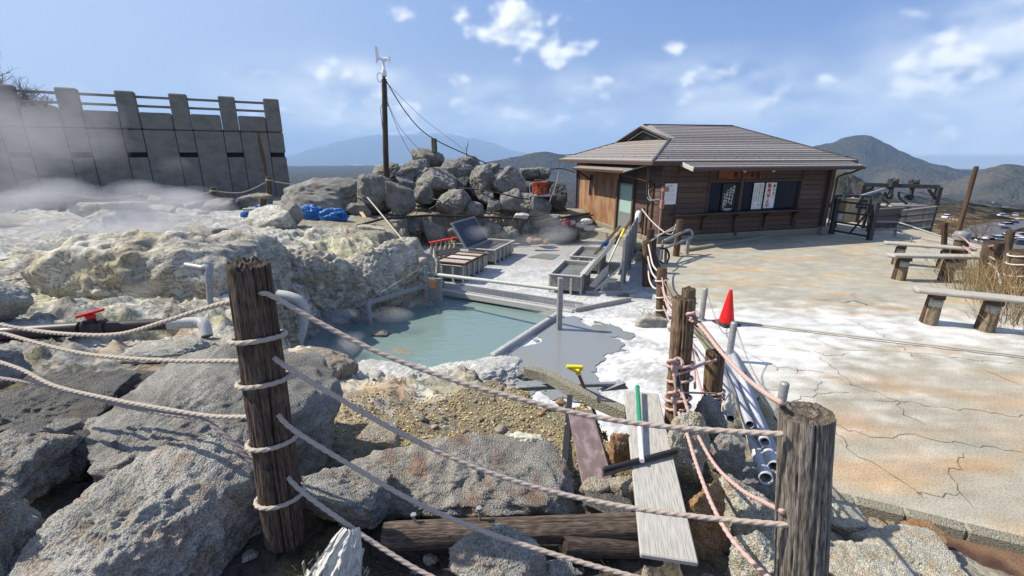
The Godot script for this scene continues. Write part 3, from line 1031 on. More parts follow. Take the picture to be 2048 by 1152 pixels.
func build_far() -> void:
	ridge(5200.0, 0.42, 0.4, [[1380, 330], [1500, 312], [1590, 300], [1640, 289], [1665, 284], [1690, 274], [1715, 270], [1738, 269], [1752, 275], [1775, 287], [1800, 300], [1830, 314], [1870, 327], [1930, 340], [1990, 352], [2100, 370]])
	ridge(3300.0, 0.30, 0.3, [[1700, 400], [1780, 384], [1850, 370], [1900, 362], [1940, 350], [1975, 336], [2005, 329], [2025, 328], [2060, 333], [2120, 345], [2200, 352]])
	ridge(4200.0, 0.28, 0.3, [[1640, 360], [1720, 335], [1790, 322], [1850, 330], [1900, 340], [1960, 350], [2050, 372]])
	ridge(950.0, 0.45, 0.45, [[1500, 430], [1560, 395], [1620, 358], [1650, 343], [1672, 337], [1695, 339], [1720, 350], [1760, 372], [1800, 398], [1840, 428], [1890, 455], [1950, 480]])
	ridge(4300.0, 0.35, 0.35, [[860, 352], [940, 330], [990, 317], [1040, 308], [1070, 301], [1092, 299], [1120, 304], [1150, 304], [1190, 301], [1260, 306], [1400, 318], [1500, 330]])
	ridge(6200.0, 0.3, 0.3, [[440, 352], [520, 348], [580, 344], [610, 343], [640, 350], [670, 354], [705, 350], [740, 344], [800, 340], [880, 341], [960, 338], [1060, 330]])
	ridge(1900.0, 0.3, 0.3, [[1560, 440], [1700, 412], [1790, 396], [1880, 392], [1960, 402], [2060, 410], [2140, 405]])
	var nr := 250
	var na := 300
	var pos := PackedVector3Array()
	var col := PackedColorArray()
	var G := noise(101, 1.0, 5, FastNoiseLite.FRACTAL_RIDGED)
	var F := noise(103, 1.0, 5)
	for j in nr:
		var r := 18.0 * pow(9500.0 / 18.0, float(j) / (nr - 1))
		for i in na:
			var az := lerpf(-1.05, 0.98, float(i) / (na - 1))
			var h := far_base(az, r)
			var x := sin(az) * r
			var z := -cos(az) * r
			var top := h
			var which := -1
			if r > 300.0:
				for k in ridges.size():
					var R: Array = ridges[k]
					var py := profile_at(R[3], az)
					var dd: float = r - R[0]
					var sl: float = R[1] if dd < 0 else R[2]
					var g := G.get_noise_2d(x / R[0] * 7.0 + k * 13.0, z / R[0] * 7.0)
					var y: float = py - absf(dd) * sl * (1.0 + 0.55 * g * minf(absf(dd) / (R[0] * 0.05), 1.0))
					if y > top:
						top = y
						which = k
			h = top
			if r > 24.0 and r < 270.0: h += F.get_noise_2d(x * 0.06, z * 0.06) * minf((r - 24.0) * 0.02, 1.6) * (0.25 if az > 0.66 else 1.0)
			elif r >= 270.0: h += F.get_noise_2d(x * 0.012, z * 0.012) * 9.0
			pos.append(Vector3(x, h, z))
			var q := F.get_noise_2d(x / r * 14.0 + r * 0.004, z / r * 14.0)
			var q2 := F.get_noise_2d(x * 0.02, z * 0.02)
			var c := Color(0.085, 0.072, 0.050).lerp(Color(0.035, 0.042, 0.026), clampf(0.35 + q * 1.6 + q2 * 0.7, 0, 1))
			if which in [1, 2]: c = c.lerp(Color(0.15, 0.125, 0.085), clampf((F.get_noise_2d(x * 0.0016, z * 0.0016 + 5.0) + 0.12) * 3.0, 0, 1) * 0.75)
			if which == 3: c = Color(0.045, 0.05, 0.03).lerp(Color(0.12, 0.095, 0.06), clampf(0.2 + q2 * 2.0, 0, 1))
			if which == -1 and r < 290.0: c = Color(0.12, 0.088, 0.055).lerp(Color(0.26, 0.20, 0.11), clampf(0.3 + F.get_noise_2d(x * 0.09, z * 0.09) * 2.0, 0, 1))
			if which == -1 and r > 800.0: c = c.lerp(Color(0.13, 0.11, 0.075), 0.4)
			if r > 290.0: c = c * 0.72
			col.append(c)
	var m := struct("hills", grid_mesh(pos, col, na, nr), M.far)
	tag(m, "hazy brown winter mountains and valley beyond the hot spring")
	# the great volcano, thirty kilometres off
	pos = PackedVector3Array()
	col = PackedColorArray()
	var pr := []
	for q in [[250, 345], [400, 333], [500, 322], [570, 312], [640, 293], [690, 278], [740, 269], [790, 263], [815, 261], [850, 261], [880, 262], [920, 267], [975, 282], [1030, 300], [1100, 314], [1200, 326], [1350, 340]]:
		pr.append([az_at(q[0], q[1]), CAM_H + el_at(q[1], q[0]) * 29000.0])
	na = 90
	nr = 60
	for j in nr:
		var r := lerpf(20000.0, 38000.0, float(j) / (nr - 1))
		for i in na:
			var az := lerpf(-0.72, 0.33, float(i) / (na - 1))
			var x := sin(az) * r
			var z := -cos(az) * r
			var py := profile_at(pr, az)
			var g := G.get_noise_2d(az * 22.0, r * 0.00012)
			var h := py - absf(r - 29000.0) * (0.05 + maxf(py, 0.0) * 0.00010) - absf(g) * 90.0
			pos.append(Vector3(x, maxf(h, -400.0), z))
			col.append(Color(0.075, 0.07, 0.065).lerp(Color(0.85, 0.86, 0.88), smoothstep(900.0 + g * 500.0, 1100.0 + g * 500.0, h)))
	m = struct("snow_mountain", grid_mesh(pos, col, na, nr), M.far)
	tag(m, "distant snow streaked volcano almost lost in haze behind the rocks")

# ---------------------------------------------------------------- concrete, water
# flat sheet cut to a polygon and to where f(x, z) > 0
func cut_sheet(y: float, poly: PackedVector2Array, step: float, f, color: Callable, hf = null) -> ArrayMesh:
	var lo := Vector2(1e9, 1e9)
	var hi := -lo
	for p in poly:
		lo = lo.min(p)
		hi = hi.max(p)
	var nx := int((hi.x - lo.x) / step) + 2
	var nz := int((hi.y - lo.y) / step) + 2
	var val := PackedFloat32Array()
	val.resize(nx * nz)
	for j in nz:
		for i in nx:
			var p := lo + Vector2(i, j) * step
			var v := -poly_sd(poly, p)
			if f != null and v > -step * 2.0: v = minf(v, f.call(p.x, p.y))
			val[j * nx + i] = v
	var at := {}
	var pos := PackedVector3Array()
	var col := PackedColorArray()
	var idx := PackedInt32Array()
	var vert := func(key, p: Vector2) -> int:
		if not at.has(key):
			at[key] = pos.size()
			pos.append(Vector3(p.x, y + (hf.call(p.x, p.y) if hf != null else 0.0), p.y))
			col.append(color.call(p.x, p.y))
		return at[key]
	for j in nz - 1:
		for i in nx - 1:
			var a := j * nx + i
			if val[a] <= 0 and val[a + 1] <= 0 and val[a + nx] <= 0 and val[a + nx + 1] <= 0: continue
			for T in [[a, a + 1, a + nx], [a + 1, a + nx + 1, a + nx]]:
				var out := []
				for e in 3:
					var s: int = T[e]
					var t: int = T[(e + 1) % 3]
					var ps := lo + Vector2(s % nx, s / nx) * step
					var pt := lo + Vector2(t % nx, t / nx) * step
					if val[s] > 0: out.append(vert.call(s, ps))
					if (val[s] > 0) != (val[t] > 0):
						var k := val[s] / (val[s] - val[t])
						out.append(vert.call(Vector2i(mini(s, t), maxi(s, t)), ps.lerp(pt, k)))
				for e in range(1, out.size() - 1):
					idx.append_array(PackedInt32Array([out[0], out[e], out[e + 1]]))
	return smooth_mesh(pos, col, idx)

func wall_strip(poly: PackedVector2Array, y0: float, y1: float, st: SurfaceTool) -> void:
	for i in poly.size():
		var a := poly[i]
		var b := poly[(i + 1) % poly.size()]
		quad(st, Vector3(a.x, y0, a.y), Vector3(b.x, y0, b.y), Vector3(b.x, y1, b.y), Vector3(a.x, y1, a.y))

func poly_of(pts: Array, y: float) -> PackedVector2Array:
	var out := PackedVector2Array()
	for q in pts: out.append(xz(gp(q[0], q[1], y)))
	return out

# a ribbon of varying width lying on the level y
func ribbon(st: SurfaceTool, pts: Array, w: float, y: float) -> void:
	for i in pts.size() - 1:
		var a: Vector3 = pts[i]
		var b: Vector3 = pts[i + 1]
		var n := Vector3(-(b.z - a.z), 0, b.x - a.x).normalized()
		var w0 := w * (0.35 + 0.65 * absf(sin(i * 1.7 + a.x * 5.0)))
		var w1 := w * (0.35 + 0.65 * absf(sin((i + 1) * 1.7 + b.x * 5.0)))
		if i == 0: w0 = 0.001
		if i == pts.size() - 2: w1 = 0.001
		a.y = y
		b.y = y
		quad(st, a - n * w0, a + n * w0, b + n * w1, b - n * w1)

func jagged(pts: Array, seed_: int, amp := 0.05) -> Array:
	var rg := RandomNumberGenerator.new()
	rg.seed = seed_
	var out := []
	for i in pts.size() - 1:
		var k := maxi(2, int(pts[i].distance_to(pts[i + 1]) / 0.08))
		for j in k:
			var p: Vector3 = pts[i].lerp(pts[i + 1], float(j) / k)
			if i + j > 0: p += Vector3(rg.randf_range(-amp, amp), 0, rg.randf_range(-amp, amp))
			out.append(p)
	out.append(pts[-1])
	return out

func build_concrete() -> void:
	var NC := noise(201, 1.0, 4)
	var CE := noise(209, 0.8, 1)
	CE.noise_type = FastNoiseLite.TYPE_CELLULAR
	CE.cellular_return_type = FastNoiseLite.RETURN_CELL_VALUE
	CE.fractal_type = FastNoiseLite.FRACTAL_NONE
	# plaza
	var pcol := func(x: float, z: float) -> Color:
		var f1 := NC.get_noise_2d(x * 0.5, z * 0.9)
		var f2 := NC.get_noise_2d(x * 1.7 + 40, z * 2.6)
		var f3 := NC.get_noise_2d(x * 0.35 + 80, z * 1.3)
		var c := Color(0.37, 0.345, 0.275)
		c = c.lerp(Color(0.43, 0.31, 0.18), clampf(f3 * 2.4 - 0.05, 0, 1) * 0.8)
		c = c.lerp(Color(0.33, 0.34, 0.30), clampf(f1 * 1.5, 0, 1) * 0.7)
		# white mineral bloom round the drain
		var zc := -8.3 + 0.12 * (x - 4.0)
		var white := exp(-pow((z - zc) / 1.25, 2.0)) * smoothstep(12.5, 8.0, x) + 0.9 * exp(-pow((x - 4.0) / 1.3, 2.0) - pow((z + 6.6) / 1.6, 2.0))
		white = clampf(white * 1.2 + f2 * 0.7 - 0.28, 0, 1)
		c = c.lerp(Color(0.62, 0.62, 0.60), white * 0.95)
		var tan_ := exp(-pow((z + 4.6) / 1.2, 2.0)) * clampf(0.55 + f1 * 1.2 + f3, 0, 1)
		c = c.lerp(Color(0.46, 0.30, 0.17), tan_ * 0.58)
		var cell := CE.get_noise_2d(x + 0.25 * f2, z * 1.5 + 0.25 * f1)
		var streak := NC.get_noise_2d(x * 1.2 + 10.0, z * 7.0)
		c = c * (1.0 + 0.20 * f2 + 0.10 * cell + 0.16 * streak)
		return c
	var m := struct("plaza", cut_sheet(0.0, plaza, 0.07, null, pcol), M.concrete)
	tag(m, "cracked concrete plaza in front of the wooden tea house, cream and tan with white bloom")
	var st := st_new()
	wall_strip(plaza, -0.9, -0.003, st)
	struct("plaza_edge", st, M.curb)
	# its cracks and joints: narrow open gaps
	var cracks := [
		[[1660, 845], [1700, 860], [1760, 875], [1830, 870], [1900, 885], [2048, 905]], [[1750, 800], [1850, 810], [1950, 822], [2060, 835]],
		[[1668, 860], [1700, 900], [1745, 925], [1790, 955], [1830, 985], [1850, 1000]], [[1925, 905], [1910, 935], [1900, 955], [1920, 985], [1950, 1020]], [[1830, 985], [1870, 990], [1920, 985]],
		[[1620, 700], [1650, 712], [1690, 708], [1700, 705]], [[1640, 715], [1680, 745], [1700, 770], [1750, 782], [1790, 800]], [[1480, 690], [1520, 690], [1580, 695], [1640, 710]], [[1500, 725], [1560, 735], [1600, 740], [1650, 745]],
		[[1530, 720], [1550, 735], [1560, 742]], [[1560, 655], [1600, 660], [1640, 672]], [[1620, 670], [1650, 688], [1680, 700], [1740, 700]], [[1580, 800], [1640, 790], [1700, 785]], [[1590, 735], [1592, 750]], [[1640, 760], [1635, 778], [1640, 790]],
		[[1700, 690], [1760, 702], [1850, 708], [1960, 722], [2060, 730]], [[1790, 800], [1810, 830], [1850, 850]], [[1690, 605], [1708, 602], [1720, 606], [1735, 612]], [[1712, 598], [1706, 590], [1712, 585]], [[1560, 590], [1640, 600], [1700, 606]],
		[[1960, 735], [2000, 755], [2040, 770]], [[1700, 640], [1760, 668], [1800, 690], [1830, 720]], [[1400, 560], [1500, 565], [1600, 575]], [[1560, 520], [1640, 540], [1700, 545]]]
	var k := 0
	for c in cracks:
		var pts := []
		for q in c: pts.append(gp(q[0], q[1], 0.0))
		st = st_new()
		ribbon(st, jagged(pts, 300 + k, 0.045), 0.0045 if k != 17 else 0.03, 0.004)
		obj("crack", st, M.crack, m)
		k += 1
	# drain slot across the plaza
	st = st_new()
	var pa := gp(1440, 641, 0.0)
	var pb := gp(2070, 716, 0.0)
	bar(st, pa + Vector3(0, -0.02, 0), pb + Vector3(0, -0.02, 0), 0.05, 0.10, 0.01)
	obj("drain_cover", st, mat(Color(0.42, 0.39, 0.33), 0.9), m)
	st = st_new()
	ribbon(st, jagged([pa + Vector3(0, 0, 0.10), pb + Vector3(0, 0, 0.10)], 77, 0.02), 0.022, 0.0045)
	obj("drain_gap", st, mat(Color(0.16, 0.14, 0.11), 0.9), m)
	# kerb along the near end with a brown channel below it
	var kp := [gp(1640, 978, 0.0), gp(1700, 990, 0.0), gp(1800, 1014, 0.0), gp(1920, 1044, 0.0), gp(2080, 1082, 0.0)]
	st = st_new()
	for i in kp.size() - 1:
		bar(st, kp[i] + Vector3(0, -0.055, 0.05), kp[i + 1] + Vector3(0, -0.055, 0.05), 0.12, 0.13, 0.02)
	var kb := struct("kerb", st, M.curb)
	tag(kb, "low brown stained concrete kerb along the near plaza edge")
	var bcol := func(x: float, z: float) -> Color:
		var f := NC.get_noise_2d(x * 2.0, z * 2.0)
		return Color(0.07, 0.034, 0.022).lerp(Color(0.19, 0.115, 0.07), clampf(0.35 + f * 2.0, 0, 1))
	struct("channel", cut_sheet(-0.10, poly_of([[1640, 985], [1800, 1030], [2090, 1090], [2120, 1200], [1900, 1160], [1760, 1060]], -0.1), 0.05, null, bcol), M.concrete, "rust brown drain channel floor below the kerb")
	# pool water
	var water := poly_of([[540, 640], [560, 760], [1010, 745], [1190, 632], [890, 560], [700, 600]], -0.55)
	var wc := func(_x: float, _z: float) -> Color: return Color(1, 1, 1)
	struct("pool_water", cut_sheet(-0.55, water, 0.2, null, wc), M.water, "opaque grey-blue hot spring water in the pool")
	# working yard and apron
	var ycol := func(x: float, z: float) -> Color:
		var f1 := NC.get_noise_2d(x * 0.9, z * 0.9)
		var f2 := NC.get_noise_2d(x * 3.5 + 20, z * 3.5)
		var f3 := NC.get_noise_2d(x * 9.0 + 20, z * 9.0)
		var c := Color(0.34, 0.34, 0.32)
		var white := clampf(0.75 + f1 * 1.2 + f2 * 0.9 + f3 * 0.9, 0, 1)
		var wz := smoothstep(-17.0, -12.5, z)
		c = c.lerp(Color(0.64, 0.65, 0.66), white * lerpf(0.15, 1.0, wz))
		if z < -9.6: c = c.lerp(Color(0.22, 0.22, 0.21), clampf(f3 * 2.2 + f2 + 0.1, 0, 1) * 0.7)
		c = c.lerp(Color(0.36, 0.30, 0.26), clampf(f1 * 2.0 - 0.2, 0, 1) * 0.5 * smoothstep(-9.5, -11.5, z))
		return c
	var yb := func(x: float, z: float) -> float:
		return sample(g_sd, x, z) * -1.0 + 0.45
	var ap := PackedVector2Array([xz(gp(1120, 624, -0.4)), xz(gp(993, 712, -0.4)), Vector2(-0.8, -6.6), Vector2(0.2, -4.3), Vector2(2.6, -4.2), Vector2(3.4, -5.8)])
	for q in [[1450, 705], [1400, 640], [1330, 560], [1310, 500]]: ap.append(xz(gp(q[0], q[1], 0.0)))
	ap.append(Vector2(5.2, -17.0))
	ap.append(Vector2(4.0, -21.5))
	for q in [[1080, 484], [828, 484], [806, 512], [846, 548], [878, 572]]: ap.append(xz(gp(q[0], q[1], -0.4)))
	var yh := func(x: float, z: float) -> float: return 0.012 * NC.get_noise_2d(x * 1.1, z * 1.1) + 0.004 * NC.get_noise_2d(x * 6.0, z * 6.0)
	var yard_m := struct("yard_floor", cut_sheet(-0.40, ap, 0.055, null, ycol, yh), M.concrete)
	tag(yard_m, "white crusted concrete floor round the steel tubs and the pool")
	st = st_new()
	wall_strip(ap, -1.0, -0.415, st)
	struct("yard_floor_edge", st, M.mineral)
	# puddle
	var pud := poly_of([[975, 750], [1025, 705], [1112, 638], [1300, 610], [1340, 690], [1300, 820], [1000, 820]], -0.4)
	var pin := poly_of([[985, 745], [1030, 705], [1112, 640], [1200, 650], [1236, 668], [1240, 690], [1205, 715], [1170, 745], [1200, 790], [1000, 800]], -0.4)
	var pf := func(x: float, z: float) -> float: return 0.08 - poly_sd(pin, Vector2(x, z)) + 0.55 * NC.get_noise_2d(x * 1.2 + 7, z * 1.2) + 0.10 * NC.get_noise_2d(x * 6.0, z * 6.0)
	var pfe := func(x: float, z: float) -> float:
		return minf(0.4 + 0.8 * NC.get_noise_2d(x * 1.5 + 7, z * 1.5), 1.0)
	struct("puddle", cut_sheet(-0.385, pud, 0.035, pf, wc), M.wet, "grey wet puddle on the concrete beside the pool")
	var pud2 := poly_of([[925, 590], [950, 577], [1040, 590], [1065, 600], [1010, 602]], -0.4)
	struct("puddle", cut_sheet(-0.386, pud2, 0.04, pfe, wc), M.wet, "thin wet streak beside the grating")
	var pud3 := poly_of([[1055, 515], [1085, 507], [1120, 510], [1105, 520]], -0.4)
	struct("puddle", cut_sheet(-0.386, pud3, 0.05, null, wc), M.wet, "small wet patch between the steel tubs")
	# pool wall coping with white crust
	var wa := gp(1118, 634, -0.42)
	var wb := gp(985, 722, -0.42)
	st = st_new()
	bar(st, wa, wb, 0.12, 0.30, 0.02)
	var cop := struct("pool_wall", st, M.mineral)
	tag(cop, "white crusted concrete wall between the pool and the wet apron")
	# perforated walkway at the far end of the pool
	var ga := gp(888, 577, -0.36)
	var gb := gp(1150, 619, -0.36)
	var gr := thing("grating", "perforated steel walkway along the far edge of the pool", "grating", ga)
	var dir := (gb - ga)
	var nrm := Vector3(-dir.z, 0, dir.x).normalized()
	if nrm.z > 0: nrm = -nrm
	st = st_new()
	var L := dir.length()
	dir = dir.normalized()
	var nn := int(L / 0.06)
	for i in nn:
		var p := dir * (i + 0.5) * L / nn
		for s in [-1.0, 1.0]:
			bar(st, p, p + nrm * 0.55 + dir * 0.25 * s, 0.012, 0.012, 0.002)
	var mesh_part := obj("mesh_bars", st, M.galv, gr)
	mesh_part.set_meta("kind", "stuff")
	for s in [0.0, 0.55]:
		st = st_new()
		bar(st, nrm * s, nrm * s + dir * L, 0.035, 0.04, 0.004)
		obj("edge_bar", st, M.pale, gr)
	st = st_new()
	bar(st, gp(1150, 622, -0.37), gp(1262, 600, -0.37), 0.04, 0.16, 0.008)
	tag(obj("timber_strip", st, M.board), "pale weathered board across the apron below the grating end", "board")
	st = st_new()
	bar(st, ga + nrm * -0.12 + Vector3(0, -0.06, 0), gb + nrm * -0.12 + Vector3(0, -0.06, 0), 0.10, 0.16, 0.02)
	tag(struct("pool_sill", st, M.mineral), "white crusted sill below the walkway")
# ---------------------------------------------------------------- retaining wall with merlons
func build_wall() -> void:
	var w := thing("retaining_wall", "tall grey concrete retaining wall with merlons, rail openings and dark slots", "wall", Vector3(-19.813, 0, -21.074), 0.539)
	# local x runs along the wall, z outwards to the spring; panels between recessed joints
	var g := 0.022
	for k in range(-4, 5):
		var x0 := 2.0 * k
		for part in 2:
			var xa := x0 + (0.0 if part == 0 else 0.75)
			var xb := x0 + (0.75 if part == 0 else 2.0)
			if k == 4 and part == 1: continue
			var top := 5.976 if part == 0 else 5.08
			var rows := [[0.2, 3.04], [3.27, 4.29], [4.32, top]]
			if part == 1 or k < -1: rows = [[0.2, 4.29], [4.32, top]]
			for r in rows:
				var st := st_new()
				box(st, Vector3((xa + xb) / 2, (r[0] + r[1]) / 2, -0.2 + (0.008 if part == 0 else 0.0)), Vector3(xb - xa - g, r[1] - r[0], 0.46), Basis.IDENTITY, 0.02 if r[1] < 5.0 else 0.05)
				obj("panel", st, M.wall, w)
	var st := st_new()
	box(st, Vector3(0.375, 2.3, -0.55), Vector3(16.7, 4.2, 0.2))
	box(st, Vector3(0.375, 1.5, -0.17), Vector3(16.7, 2.9, 0.03))
	# rest of the core stands above the slots
	obj("core", st, M.dark, w)
	for k in range(-4, 4):
		for y in [5.36, 5.76]:
			st = st_new()
			box(st, Vector3(2.0 * k + 1.375, y, -0.22), Vector3(1.3, 0.11, 0.10), Basis.IDENTITY, 0.01)
			obj("rail", st, M.wall, w)
	# end face and rust streak
	st = st_new()
	box(st, Vector3(8.66, 2.9, -1.75), Vector3(0.12, 5.4, 2.6), Basis.IDENTITY, 0.02)
	obj("end_panel", st, M.wall, w)
	var pts := PackedVector2Array([Vector2(-0.03, 1.72), Vector2(0.05, 1.75), Vector2(0.10, 1.2), Vector2(0.17, 0.5), Vector2(0.15, -0.3), Vector2(0.05, -0.9), Vector2(0.04, 0.0), Vector2(-0.04, 0.7), Vector2(-0.06, 1.3)])
	st = st_new()
	prism(st, pts, 0.006, Transform3D(Basis.IDENTITY, Vector3(7.55, 2.52, 0.033)))
	obj("rust_streak", st, mat(Color(0.12, 0.075, 0.035), 0.9), w)
	for q in [[7.6, 4.31], [2.3, 4.31]]:
		st = st_new()
		box(st, Vector3(q[0], q[1], 0.06), Vector3(0.07, 0.07, 0.08))
		obj("bracket", st, M.dark, w)
	# hillside behind the wall with bare shrubs
	var F := noise(301, 1.0, 4)
	var pos := PackedVector3Array()
	var col := PackedColorArray()
	for j in 40:
		for i in 40:
			var x := -40.0 + i * 0.55
			var z := -46.0 + j * 0.62
			var d := (x + 19.8) * 0.513 + (z + 21.07) * 0.858   # towards the spring, from the wall's line
			var s := (x + 19.8) * 0.858 - (z + 21.07) * 0.513
			var h := 5.6 + maxf(0.0, -4.6 - s) * 0.62 + F.get_noise_2d(x * 0.4, z * 0.4) * 0.9 - maxf(0.0, s + 4.2) * 0.8
			if d > -0.9: h = minf(h, 4.0 - (d + 0.9) * 8.0)
			pos.append(Vector3(x, maxf(h, -3.0), z))
			col.append(Color(0.022, 0.02, 0.017).lerp(Color(0.05, 0.042, 0.03), 0.5 + F.get_noise_2d(x, z)))
	tag(struct("hillside", grid_mesh(pos, col, 40, 40), M.grass), "dark wooded slope above the left end of the retaining wall")
	var k := 0
	for q in [[8, 165, 21.5, 1.9], [45, 182, 22.5, 1.5], [66, 186, 23.5, 1.2], [88, 192, 24.5, 0.9], [28, 185, 23, 1.2]]:
		var p := pd(q[0], q[1] + 18, q[2])
		bare_bush(p, q[3], 40 + k, ["tall bare shrub at the left edge above the wall", "bare shrub above the second rail opening of the wall", "thin bare shrub left of the second merlon", "lowest bare shrub behind the rails by the second merlon", "bare shrub on the dark slope behind the first merlon"][k], "bare shrubs above the wall")
		k += 1

func bare_bush(p: Vector3, h: float, sd: int, label: String, group: String, m: Material = null) -> void:
	var rg := RandomNumberGenerator.new()
	rg.seed = sd
	var o := thing("bare_shrub", label, "shrub", p, 0.0, group)
	var st := st_new()
	var stack := []
	for i in 6:
		stack.append([Vector3(rg.randf_range(-0.1, 0.1), -0.2, rg.randf_range(-0.1, 0.1)), Vector3(rg.randfn() * 0.45, 1.0, rg.randfn() * 0.45).normalized(), h * 0.45, 0.022, 0])
	while stack.size():
		var b: Array = stack.pop_back()
		var pts := [b[0]]
		var d: Vector3 = b[1]
		for i in 3:
			d = (d + Vector3(rg.randfn(), rg.randfn() * 0.6 + 0.15, rg.randfn()) * 0.18).normalized()
			pts.append(pts[-1] + d * b[2] / 3.0)
		tube(st, pts, [b[3], b[3] * 0.85, b[3] * 0.7, b[3] * 0.55], 4, false)
		if b[4] < 3:
			for i in 3:
				stack.append([pts[1 + i % 3], (d + Vector3(rg.randfn(), rg.randfn() * 0.7 + 0.25, rg.randfn()) * 0.6).normalized(), b[2] * 0.66, b[3] * 0.58, b[4] + 1])
	obj("branches", st, m if m else M.twig, o)

# ---------------------------------------------------------------- lettering: strokes in a ten by ten square, y down
var GLYPH := {
	"kuro": "2,1 8,1 8,4 2,4 2,1;5,1 5,6.5;2,2.5 8,2.5;1.5,5.2 8.5,5.2;0.5,6.6 9.5,6.6;1.5,7.8 0.8,9.4;3.6,8 4,9.4;6,8 6.5,9.3;8,7.8 9,9.4",
	"tama": "1,1.2 9,1.2;1.6,5 8.4,5;0.5,9 9.5,9;5,1.2 5,9;6.8,6.4 8,7.8",
	"ko": "2,1.2 8,1.2 5.2,3.8;5.2,3.8 5.2,8.8 3.6,9.2;0.5,5 9.5,5",
	"cha": "0.8,1.6 9.2,1.6;3.2,0.4 3.2,2.8;6.8,0.4 6.8,2.8;5,2.8 0.8,6;5,2.8 9.2,6;2.4,6 7.6,6;5,5 5,9.4;3.4,7 1.8,9;6.6,7 8.2,9",
	"ya": "1.4,0.8 8.8,0.8 8.8,3 1.4,3;1.4,0.8 1.4,6 0.4,9.4;2.6,4.4 9,4.4;5.6,4.4 3.6,6 8.4,6;3,7.6 8.6,7.6;5.8,6 5.8,9.3;2,9.3 9.6,9.3",
	"han": "0.8,0.8 3.8,0.8 3.8,6.4 0.8,6.4 0.8,0.8;0.8,2.6 3.8,2.6;0.8,4.4 3.8,4.4;1.6,6.8 0.4,9.2;3.2,6.8 4.4,9;5,1.2 9.4,1.2;5.2,1.2 5.2,5 4.6,9.2;5.4,3.8 9,3.8 7.6,7 5.4,9.3;5.8,4.4 9.6,9.3",
	"bai": "1,1.8 9,1.8;5,0.4 5,3.6;2,3.6 8,3.6;1,6.4 1,5 9,5 9,6.4;3.6,5.4 3.4,7.4 1,9.3;6.2,5.4 6.2,9 9.2,9 9.2,7.8",
	"kyu": "3,0.6 0.6,5;2.2,3 2.2,9.4;3.6,3 9.6,3;6.6,0.6 6.6,9.4;6.6,3 3.6,7.6;6.6,3 9.6,7.6;5.2,7.4 8,7.4",
	"shi": "5.2,0.6 5.2,9;5.2,4.4 8.8,4.4;2.2,3.8 2.2,9;0.5,9 9.5,9",
	"chu": "1.2,2.6 8.8,2.6 8.8,6.4 1.2,6.4 1.2,2.6;5,0.4 5,9.6",
	"ta": "1,2.4 6,2.4;3.8,0.6 1,9.2;5.4,4.6 9,4.4;5.2,6.4 5.6,8.6 9.4,8.8",
	"ma": "1.6,2.2 8.4,2.2;1.8,4.6 8.2,4.6;5,0.6 5,7 3,9 1.6,7.8 4,6.8 8.8,9",
	"go": "2,2 6.6,2 5.4,3;1.6,6 2.4,8.6 7.6,8.6;7.6,0.4 8.2,1.8;9,0.2 9.6,1.6",
	"ni": "1.6,1 1,9;4.2,2.4 8.6,2.2;4.2,6.4 4.8,8.4 9,8.4",
	"no": "5.2,2 3.6,8 1.4,7 1.6,4 5,1.8 8.4,3.6 8.4,6.6 6,9",
	"ha": "1.4,1 1,9;3.8,3 9,3;6.6,0.8 6.6,7.6 4.6,9 3.8,7.6 6.2,6.8 9.2,9",
	"shi_k": "3,0.8 2.8,7.6 4.6,9.2 8.4,7",
	"su": "0.6,2.2 9.4,2.2;5.6,0.6 5.6,6 3.8,6.4 3.6,4.6 5.6,4.6 5.6,6.6 4,9.4",
	"i": "1.6,2 2,7.6 3.6,8.6;7.4,2.6 8.8,6.6",
	"u": "3.4,1 6.6,1.8;1.8,4.4 6.4,3.4 7.6,5.6 4.4,9.4",
}

func glyphs(st: SurfaceTool, keys: Array, at: Vector3, right: Vector3, down: Vector3, size: float, step: Vector3, w: float, out: Vector3) -> void:
	var p := at
	for k in keys:
		for s in String(GLYPH[k]).split(";"):
			var prev = null
			for c in s.split(" "):
				var xy := c.split(",")
				var q := p + right * (float(xy[0]) - 5.0) * 0.1 * size + down * (float(xy[1]) - 5.0) * 0.1 * size
				if prev != null:
					var d: Vector3 = (q - prev)
					var n := d.cross(out).normalized() * w * 0.5
					var e: Vector3 = d.normalized() * w * 0.3
					quad(st, prev - e + n + out * 0.003, q + e + n + out * 0.003, q + e - n + out * 0.003, prev - e - n + out * 0.003)
				prev = q
		p += step

# ---------------------------------------------------------------- tea house
func slab_course(b0: Vector3, b1: Vector3, t0: Vector3, t1: Vector3, th: float) -> SurfaceTool:
	var st := st_new()
	var n := (b1 - b0).cross(t0 - b0)
	if n.length() < 1e-6: n = (b1 - b0).cross(t1 - b0)
	n = n.normalized()
	if n.y < 0: n = -n
	var a := [b0 + n * th, b1 + n * th, t1 + n * 0.004, t0 + n * 0.004]
	var c := [b0 - n * 0.01, b1 - n * 0.01, t1 - n * 0.012, t0 - n * 0.012]
	quad(st, a[0], a[1], a[2], a[3])
	quad(st, c[3], c[2], c[1], c[0])
	for i in 4:
		var j := (i + 1) % 4
		quad(st, c[i], c[j], a[j], a[i])
	return st

func roof_face(parent: Node, b0: Vector3, b1: Vector3, t0: Vector3, t1: Vector3, n: int) -> void:
	for i in n:
		var ta := float(i) / n
		var tb := float(i + 1) / n
		obj("roof_course", slab_course(b0.lerp(t0, ta), b1.lerp(t1, ta), b0.lerp(t0, tb), b1.lerp(t1, tb), 0.034), [M.roof, M.roof, M.roof2, M.roof3][rng.randi() % 4], parent)

